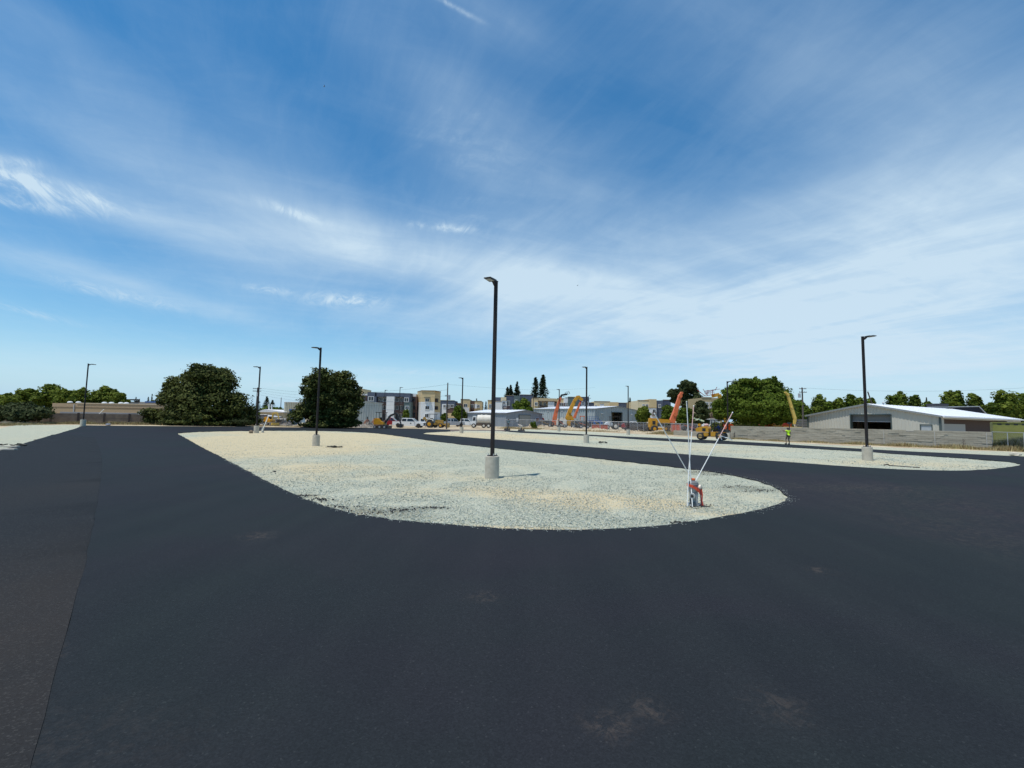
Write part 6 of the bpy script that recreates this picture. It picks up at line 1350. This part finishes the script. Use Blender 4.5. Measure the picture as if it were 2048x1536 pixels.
# debris patches near lamps
def debris(px, py, w, label, m_, h=.12, seed=1):
    g = G(px, py); r = random.Random(seed); mb = MB()
    for i in range(14):
        c = Vector((r.uniform(-w/2, w/2), r.uniform(-.25, .25), r.uniform(0, h))); mb.cbox(c, (r.uniform(.12, .4)*w*.5, r.uniform(.1, .25), r.uniform(.03, .1)), Matrix.Rotation(r.uniform(-.3, .3), 3, 'Z')@Matrix.Rotation(r.uniform(-.25, .25), 3, 'Y'))
    o = mb.build('debris_pile', m_); o.location = g; return tag(o, label, 'debris')
debris(666, 895, 1.3, 'flat dark debris lying right of the lamp post before the smaller oak', mat('dark_board', (.05, .045, .035), .9), .12, 2)
debris(1204, 886.5, 1.0, 'small dark heap of scraps right of the lamp post on the second gravel bed', ASPHCL, .16, 3)
debris(10, 893, 2.2, 'dark scraps and pale boards on the gravel at the left edge', mat('dark_board', (0, 0, 0)), .2, 4)
for px, py, l in ((10, 895.5, 'upper'), (3, 901, 'lower')):
    g = G(px, py); o = MB().box(-1.2, .8, -.1, .1, .02, .12).build('pale_board', mat('bleached_wood', (.5, .46, .38), .8)); o.location = g; tag(o, '%s pale board lying on the gravel at the left edge' % l, 'board')
for px, py in ((502, 866.5),):
    g = G(px, py); o = MB().lathe([(.2, 0), (.22, .2), (.1, .35)], n=8).build('dirt_clod', mat('brown_clod', (.2, .15, .1), .95)); o.location = g; tag(o, 'brown clod leaning on the base of the lamp post with the hydrant', 'clod')
g = G(1768, 931.5); h_ = G(1840, 936.5); pts = [g+Vector((0, 0, .04)), g.lerp(h_, .12)+Vector((0, 0, .09)), g.lerp(h_, .2)+Vector((0, .1, .03)), g.lerp(h_, .6)+Vector((0, -.05, .03)), h_+Vector((0, 0, .03))]
tag(MB().tube(pts, .028, 6).build('wood_lath', mat('dark_lath', (.05, .04, .03), .9)), 'thin dark broken lath on the gravel right of the warehouse lamp post', 'lath')
# leaning white stake at left wall
g = G(43, 848); e = at(63, 828, g.y+1.0); tag(MB().cyl(g, e, .045, .045, 8).build('white_stake', PVC), 'white pipe leaning against the brown wall at far left', 'pipe')
g = gat(199, 70); tag(MB().cyl(at(198, 828, 70), at(207.5, 819, 70), .05, .05, 8).build('white_pole', PVC), 'short white pipe sticking up behind the brown wall, right of the leftmost lamp post', 'pipe')

# ------------------------------------------------------------ hydrant with marker poles
HP = G(1387, 1011)
def hydrant(loc, label, wrap=True, s=1.0):
    t = thing('fire_hydrant', label, 'fire hydrant', loc, 0); t.scale = (s,)*3
    GW = mat('hydrant_white_paint', (.58, .58, .55), .6, col2=(.22, .23, .23), scale=9); GD = mat('hydrant_grey_cover', (.11, .12, .125), .7, var=.2, scale=8)
    MB().lathe([(.17, 0), (.17, .04), (.12, .05), (.105, .08), (.105, .34), (.12, .38), (.135, .42), (.135, .52), (.12, .54)], n=24).build('barrel', GW, t, smooth=True)
    for k in range(6):
        a = k*pi/3; MB().cyl((.145*cos(a), .145*sin(a), .03), (.145*cos(a), .145*sin(a), .07), .015, n=6).build('flange_bolt', STEEL, t)
    MB().lathe([(.15, .54), (.15, .57), (.14, .58), (.13, .62), (.06, .67), (.03, .675), (.03, .71)], n=24).build('bonnet', GD, t, smooth=True)
    o = MB().cyl((-.06, -.10, .29), (-.115, -.20, .28), .068, .075, 16).build('outlet', GW, t, smooth=True); MB().cyl((-.115, -.20, .28), (-.125, -.222, .28), .038, .036, 12).build('cap_nut', BLK, o)
    o = MB().cyl((.08, -.04, .50), (.17, -.10, .50), .07, .075, 16).build('outlet', mat('cream_cap', (.70, .62, .5), .6), t, smooth=True); MB().cyl((.17, -.10, .47), (.185, -.112, .465), .04, .04, 12).build('cap_nut', BLK, o)
    if wrap:
        st = MB(); n = 26; ring = []
        for i in range(n+1):
            a = R(150)+2*pi*i/n; z = .56-.10*(.5+.5*cos(a-R(-20))); z = .50+.055*cos(a-R(170)); ring.append(Vector((.158*cos(a), .158*sin(a), z)))
        for a, b in zip(ring, ring[1:]): st.beam(a, b, .012, .055)
        st.build('strap', RSTRAP, t)
        st = MB(); p = [(-.16, -.12, .56), (-.08, -.17, .53), (.02, -.18, .47), (.10, -.165, .40), (.145, -.13, .34)]
        for a, b in zip(p, p[1:]): st.beam(a, b, .014, .07)
        st.build('strap', RSTRAP, t)
        for dx, m_ in ((0, MAROON), (.028, RSTRAP), (-.02, MAROON)):
            st = MB(); p = [(.14+dx, -.13, .46), (.155+dx, -.15, .30), (.15+dx*.6, -.16, .16), (.16+dx, -.17, .03)]
            for a, b in zip(p, p[1:]): st.beam(a, b, .012, .028)
            st.build('hanging_strap', m_, t)
        for dx, dy in ((.02, 0), (-.03, .02), (.05, -.03)): MB().cbox((.17+dx, -.17+dy, .02), (.09, .05, .035), Matrix.Rotation(dx*20, 3, 'Z')).build('strap_buckle', BLK, t)
        MB().cyl((-.11, -.06, 0), (-.11, -.10, .3), .035, .03, 10).cyl((-.03, -.16, 0), (-.05, -.15, .12), .04, .035, 10).build('drain_pipe', GD, t)
        MB().box(.0, .07, -.145, -.13, .06, .36).build('bracket', GW, t)
        MB().lathe([(.05, .675), (.055, .70), (.045, .725), (.03, .73)], n=12).build('operating_nut', ORGD, t)
    return t
hydrant(HP, 'grey white fire hydrant tied with red straps on the oval gravel island')
YH = HP.y
def pole(label, tip, knee, foot, dy_tip, m_tip=None, r=.0125, ky=-.05):
    a = at(tip[0], tip[1], YH+dy_tip); k = at(knee[0], knee[1], YH+ky); b = G(*foot)
    t = thing('marker_pole', label, 'marker pole', b, 0, 'white plastic marker poles leaning on the hydrant'); a, k = a-b, k-b
    MB().cyl((0, 0, 0), k, r, r, 8).cyl(k, a if not m_tip else k.lerp(a, .62), r, r, 8).build('pipe', PVC, t, smooth=True)
    if m_tip: MB().cyl(k.lerp(a, .62), a, r, r, 8).build('pipe_end', m_tip, t, smooth=True)
    MB().cyl(a, a+(a-k).normalized()*.03, r*1.5, r*1.3, 8).build('end_cap', PVC, t); return t, b
pole('white marker pole leaning far left from the hydrant', (1309.4, 828), (1380, 952), (1403, 1001), -.05, ky=.22)
pole('tallest, almost upright white marker pole on the hydrant', (1373.3, 804.5), (1381.5, 960), (1385, 1015), -.10)
tp3, b3 = pole('upright marker pole with a pinkish upper half, right of the tallest', (1387.3, 813), (1377, 950), (1374.5, 1013), .25, PVCP)
tp4, b4 = pole('marker pole leaning right from the hydrant with a pinkish upper half', (1464.6, 826), (1392, 961), (1376, 1012), .1, PVCP)
def ribbon(t, b, pxs, Yr, w, m_):
    P = [at(x, y, Yr+dy)-b for x, y, dy in pxs]; mb = MB()
    for i, (p, q) in enumerate(zip(P, P[1:])): mb.beam(p, q, .004, w*(1.0, .6, 1.1, .7)[i % 4], .004, w*(.6, 1.1, .7, .9)[i % 4])
    return mb.build('ribbon', m_, t)
ribbon(tp3, b3, [(1384.5, 837, .25), (1389, 836, .2), (1392.5, 839.5, .22), (1397, 838, .2), (1402, 840.5, .25), (1408.5, 842.5, .2)], YH, .045, mat('pale_yellow_tape', (.72, .74, .45), .6))
ribbon(tp4, b4, [(1439.5, 872, .05), (1445, 872.5, 0), (1451, 875, .05), (1457, 876, 0), (1465, 880.5, .05)], YH, .025, PVC)
ribbon(tp4, b4, [(1439.5, 872, .05), (1442, 875, .04), (1443.5, 879.5, .05)], YH, .03, PVC)
# hydrant 2 beside the left lamp
p = G(525.5, 865); hydrant(p, 'small white fire hydrant beside the lamp post base before the large oak', False, .95)
a = p+Vector((-.05, -.15, .05)); b_ = at(537, 832, p.y); tag(MB().cyl(a, b_, .05, .05, 8).build('marker_pipe', PVC), 'white pipe leaning on the far hydrant beside the left lamp post', 'pipe')

# ------------------------------------------------------------ people
def skinmesh(name, verts, edges, radii, mat_, parent, sub=1, root=0):
    me = bpy.data.meshes.new(name); me.from_pydata([tuple(v) for v in verts], edges, []); o = bpy.data.objects.new(name, me); COL.objects.link(o)
    m_ = o.modifiers.new('s', 'SKIN'); sv = me.skin_vertices[0].data
    for i, r in enumerate(radii): sv[i].radius = (r, r) if not isinstance(r, tuple) else r
    sv[root].use_root = True; m_.use_smooth_shade = True
    s2 = o.modifiers.new('d', 'SUBSURF'); s2.levels = sub; s2.render_levels = sub
    dg = bpy.context.evaluated_depsgraph_get(); nm = bpy.data.meshes.new_from_object(o.evaluated_get(dg)); o.modifiers.clear(); o.data = nm; nm.name = name
    nm.materials.clear(); nm.materials.append(mat_); nm.shade_smooth(); o.parent = parent; return o
def person(loc, rz, label, shirt, pants, hat=None, J=None, sleeves=True, hatcol=None, shoes=None):
    """J: joints dict in local coords (x right, y forward, z up)"""
    D = dict(pel=(0, 0, .95), waist=(0, 0, 1.08), chest=(0, .0, 1.32), neck=(0, 0, 1.48), head=(0, .02, 1.58), crown=(0, .02, 1.70), ls=(-.19, 0, 1.42), le=(-.27, -.02, 1.14), lw=(-.28, .08, .90), lh=(-.28, .10, .82), rs=(.19, 0, 1.42), re=(.27, -.02, 1.14), rw=(.28, .08, .90), rh=(.28, .10, .82),
        lhip=(-.10, 0, .90), lk=(-.11, .02, .50), la=(-.11, 0, .09), lt=(-.12, .16, .03), rhip=(.10, 0, .90), rk=(.11, .02, .50), ra=(.11, 0, .09), rt=(.12, .16, .03))
    D.update(J or {}); t = thing('person', label, 'person', loc, rz); V = lambda k: Vector(D[k]); keys = list(D); ix = {k: i for i, k in enumerate(keys)}
    rad = dict(pel=.115, waist=.11, chest=.125, neck=.055, head=.088, crown=.075, ls=.065, le=.045, lw=.032, lh=.04, rs=.065, re=.045, rw=.032, rh=.04, lhip=.085, lk=.06, la=.042, lt=.038, rhip=.085, rk=.06, ra=.042, rt=.038)
    E_ = [('pel', 'waist'), ('waist', 'chest'), ('chest', 'neck'), ('neck', 'head'), ('head', 'crown'), ('chest', 'ls'), ('ls', 'le'), ('le', 'lw'), ('lw', 'lh'), ('chest', 'rs'), ('rs', 're'), ('re', 'rw'), ('rw', 'rh'), ('pel', 'lhip'), ('lhip', 'lk'), ('lk', 'la'), ('la', 'lt'), ('pel', 'rhip'), ('rhip', 'rk'), ('rk', 'ra'), ('ra', 'rt')]
    body = skinmesh('body', [V(k) for k in keys], [(ix[a], ix[b]) for a, b in E_], [rad[k] for k in keys], SKINM, t)
    up = (V('crown')-V('neck')).normalized(); fw = Vector((0, 1, 0)); fw = (fw-up*fw.dot(up)).normalized(); hd = V('head')
    MB().cyl(hd+fw*.075-up*.01, hd+fw*.105-up*.03, .016, .012, 6).build('nose', SKINM, t)
    for s in (-1, 1): rt_ = fw.cross(up)*s; MB().cbox(hd+rt_*.032+fw*.083+up*.015, (.018, .01, .01)).build('eye', BLK, t)
    for side in 'lr':
        h = V(side+'h'); w_ = V(side+'w'); d = (h-w_).normalized(); sd = d.orthogonal().normalized()
        fm = MB()
        for k in range(4): q = h+d*.03+sd*(.022*(k-1.5)); fm.cyl(q, q+d*(.05+.008*(k % 3)), .009, .008, 5)
        fm.cyl(h+sd*.04, h+sd*.062+d*.03, .011, .009, 5); fm.build('fingers', SKINM, t)
    def chain(nm, ks, m_, k=1.22, extra=None):
        ii = {q: i for i, q in enumerate(ks)}; ed = [(ii[a], ii[b]) for a, b in E_ if a in ii and b in ii]
        return skinmesh(nm, [V(q) for q in ks], ed, [rad[q]*k for q in ks], m_, t)
    elb = {}
    D['neckb'] = tuple(V('chest').lerp(V('neck'), .55)); rad['neckb'] = .075
    D['hem'] = tuple(V('pel')+Vector((0, 0, .0))); rad['hem'] = .125
    for s in 'lr': D[s+'sl'] = tuple(V(s+'s').lerp(V(s+'e'), .55)); rad[s+'sl'] = .062
    E_.extend([('chest', 'neckb'), ('hem', 'waist'), ('ls', 'lsl'), ('rs', 'rsl')])
    if sleeves: chain('shirt', ['waist', 'hem', 'chest', 'neckb', 'ls', 'le', 'lw', 'rs', 're', 'rw'], shirt)
    else: chain('shirt', ['waist', 'hem', 'chest', 'neckb', 'ls', 'lsl', 'rs', 'rsl'], shirt)
    chain('trousers', ['pel', 'lhip', 'lk', 'la', 'rhip', 'rk', 'ra'], pants, 1.2)
    for s in 'lr':
        a, b = V(s+'a'), V(s+'t'); MB().cbox(a.lerp(b, .4)-Vector((0, 0, .03)), (.11, .30, .10), None).build('boot', shoes or BLK, t, bevel=.03)
    c = V('head')+up*.035
    if hat: MB().lathe([(.14, 0), (.115, .012), (.112, .05), (.085, .105), (.03, .125)], (0, 0, 0), 16).build('hat', hat, t, smooth=True).matrix_local = Matrix.Translation(c)@up.to_track_quat('Z', 'Y').to_matrix().to_4x4()
    else: MB().lathe([(.097, -.03), (.10, .03), (.08, .085), (.03, .11)], (0, 0, 0), 14).build('hair', BLK, t, smooth=True).matrix_local = Matrix.Translation(c)@up.to_track_quat('Z', 'Y').to_matrix().to_4x4()
    return t
HIVIS = mat('lime_hi_vis_cloth', (.50, .82, .02), .8, var=.08); KHAKI = mat('khaki_cloth', (.17, .125, .08), .9, var=.2, scale=8); BLUC = mat('blue_cloth', (.03, .06, .20), .85, var=.2); TEALC = mat('grey_teal_cloth', (.12, .18, .20), .9, var=.2)
PALEC = mat('pale_cloth', (.62, .55, .45), .9); DKC = mat('dark_cloth', (.03, .032, .04), .9); PURC = mat('plum_cloth', (.12, .05, .12), .9)
wp = G(1577, 889.5)+Vector((0, 0, .045))
person(wp, R(8), 'person in lime yellow shirt and dark hat walking along the far road', HIVIS, KHAKI, mat('black_hat', (.02, .02, .025), .8),
    J=dict(pel=(0, 0, .95), ls=(-.22, 0, 1.42), le=(-.46, .04, 1.34), lw=(-.56, .10, 1.50), lh=(-.58, .14, 1.52), rs=(.22, 0, 1.42), re=(.34, .08, 1.18), rw=(.36, .24, 1.28), rh=(.35, .30, 1.30), lk=(-.16, .14, .52), la=(-.30, -.06, .12), lt=(-.30, .08, .04), rk=(.10, .06, .50), ra=(.12, .02, .09), rt=(.12, .16, .03), chest=(0, .04, 1.32)), sleeves=False)
c = wp+Vector((.35, .33, .75)); tag(MB().cyl(c+Vector((.05, 0, -.05)), c+Vector((0, .02, 1.35)), .04, .04, 8).cbox(c+Vector((0, .02, 1.45)), (.34, .12, .18)).build('rake', BLK), 'black handled tool held upright by the person in the lime shirt', 'tool')
g = gat(1016.5, 83); person(g+Vector((0, 0, .35)), R(20), 'person in grey blue work clothes standing on the left asphalt pile', TEALC, mat('grey_trousers', (.10, .10, .10), .9), mat('black_hat', (0, 0, 0)), J=dict(rw=(.22, .3, 1.05), re=(.3, .05, 1.15), rh=(.2, .36, 1.03), lw=(-.2, .3, 1.0), lh=(-.18, .36, .98)))
g = gat(1041.5, 81.5); person(g+Vector((0, 0, .2)), R(75), 'person in pale clothes bending low at the right asphalt pile', PALEC, PALEC, WH, J=dict(pel=(0, -.2, .62), waist=(0, -.08, .70), chest=(0, .16, .80), neck=(0, .30, .84), head=(0, .40, .85), crown=(0, .50, .90), ls=(-.18, .18, .80), le=(-.22, .28, .56), lw=(-.2, .45, .40), lh=(-.2, .5, .36), rs=(.18, .18, .80), re=(.22, .28, .56), rw=(.2, .45, .40), rh=(.2, .5, .36), lhip=(-.1, -.2, .58), rhip=(.1, -.2, .58), lk=(-.13, .12, .38), rk=(.13, .12, .38), la=(-.12, -.08, .09), ra=(.12, -.08, .09), lt=(-.13, .08, .03), rt=(.13, .08, .03)))
g = gat(1376.5, 84); person(g, R(60), 'person with a white cap and light blue shirt beside the orange netting, left of two', mat('light_blue_cloth', (.35, .42, .52), .9), DKC, WH)
g = gat(1386.5, 84.5); person(g, R(-160), 'person in a plum shirt and dark cap beside the orange netting, right of two', PURC, DKC, mat('black_hat', (0, 0, 0)))
# operator on the roller (seated)
m4 = roll_t.matrix_basis; rp = roll_t.location; rz = ROLA-pi/2
def rl(x, y, z): c_, s_ = cos(ROLA), sin(ROLA); return rp+Vector((x*c_-y*s_, x*s_+y*c_, z))
person(rl(-.85, .0, .60), rz, 'person in a blue shirt seated under the canopy of the road roller', BLUC, DKC, None, J=dict(pel=(0, 0, .62), waist=(0, .0, .76), chest=(0, .04, 1.0), neck=(0, .05, 1.16), head=(0, .08, 1.26), crown=(0, .08, 1.38), ls=(-.19, .04, 1.10), le=(-.25, .22, .88), lw=(-.16, .45, .86), lh=(-.14, .5, .86), rs=(.19, .04, 1.10), re=(.25, .22, .88), rw=(.16, .45, .86), rh=(.14, .5, .86), lhip=(-.1, .02, .58), rhip=(.1, .02, .58), lk=(-.13, .45, .60), rk=(.13, .45, .60), la=(-.13, .55, .44), ra=(.13, .55, .44), lt=(-.13, .68, .42), rt=(.13, .68, .42)))

# ------------------------------------------------------------ birds
def bird(px, py, Y, label):
    p = at(px, py, Y); t = thing('bird', label, 'bird', p, R(30), 'birds flying high')
    MB().lathe([(.01, -.12), (.04, -.05), (.045, .03), (.02, .12)], (0, 0, 0), 8, 'x').build('body', BLK, t)
    for s in (-1, 1): MB().add([(.04, 0, 0), (-.05, 0, 0), (-.07, s*.28, .07), (0, s*.28, .08), (.04, 0, .01), (-.05, 0, .01), (-.07, s*.28, .08), (0, s*.28, .09)], [(0, 1, 2, 3), (7, 6, 5, 4), (0, 4, 5, 1), (1, 5, 6, 2), (2, 6, 7, 3), (3, 7, 4, 0)]).build('wing', BLK, t)
bird(648.5, 173, 70, 'tiny dark bird high at the upper left of the sky'); bird(1155, 571, 90, 'tiny dark bird right of the nearest lamp head')
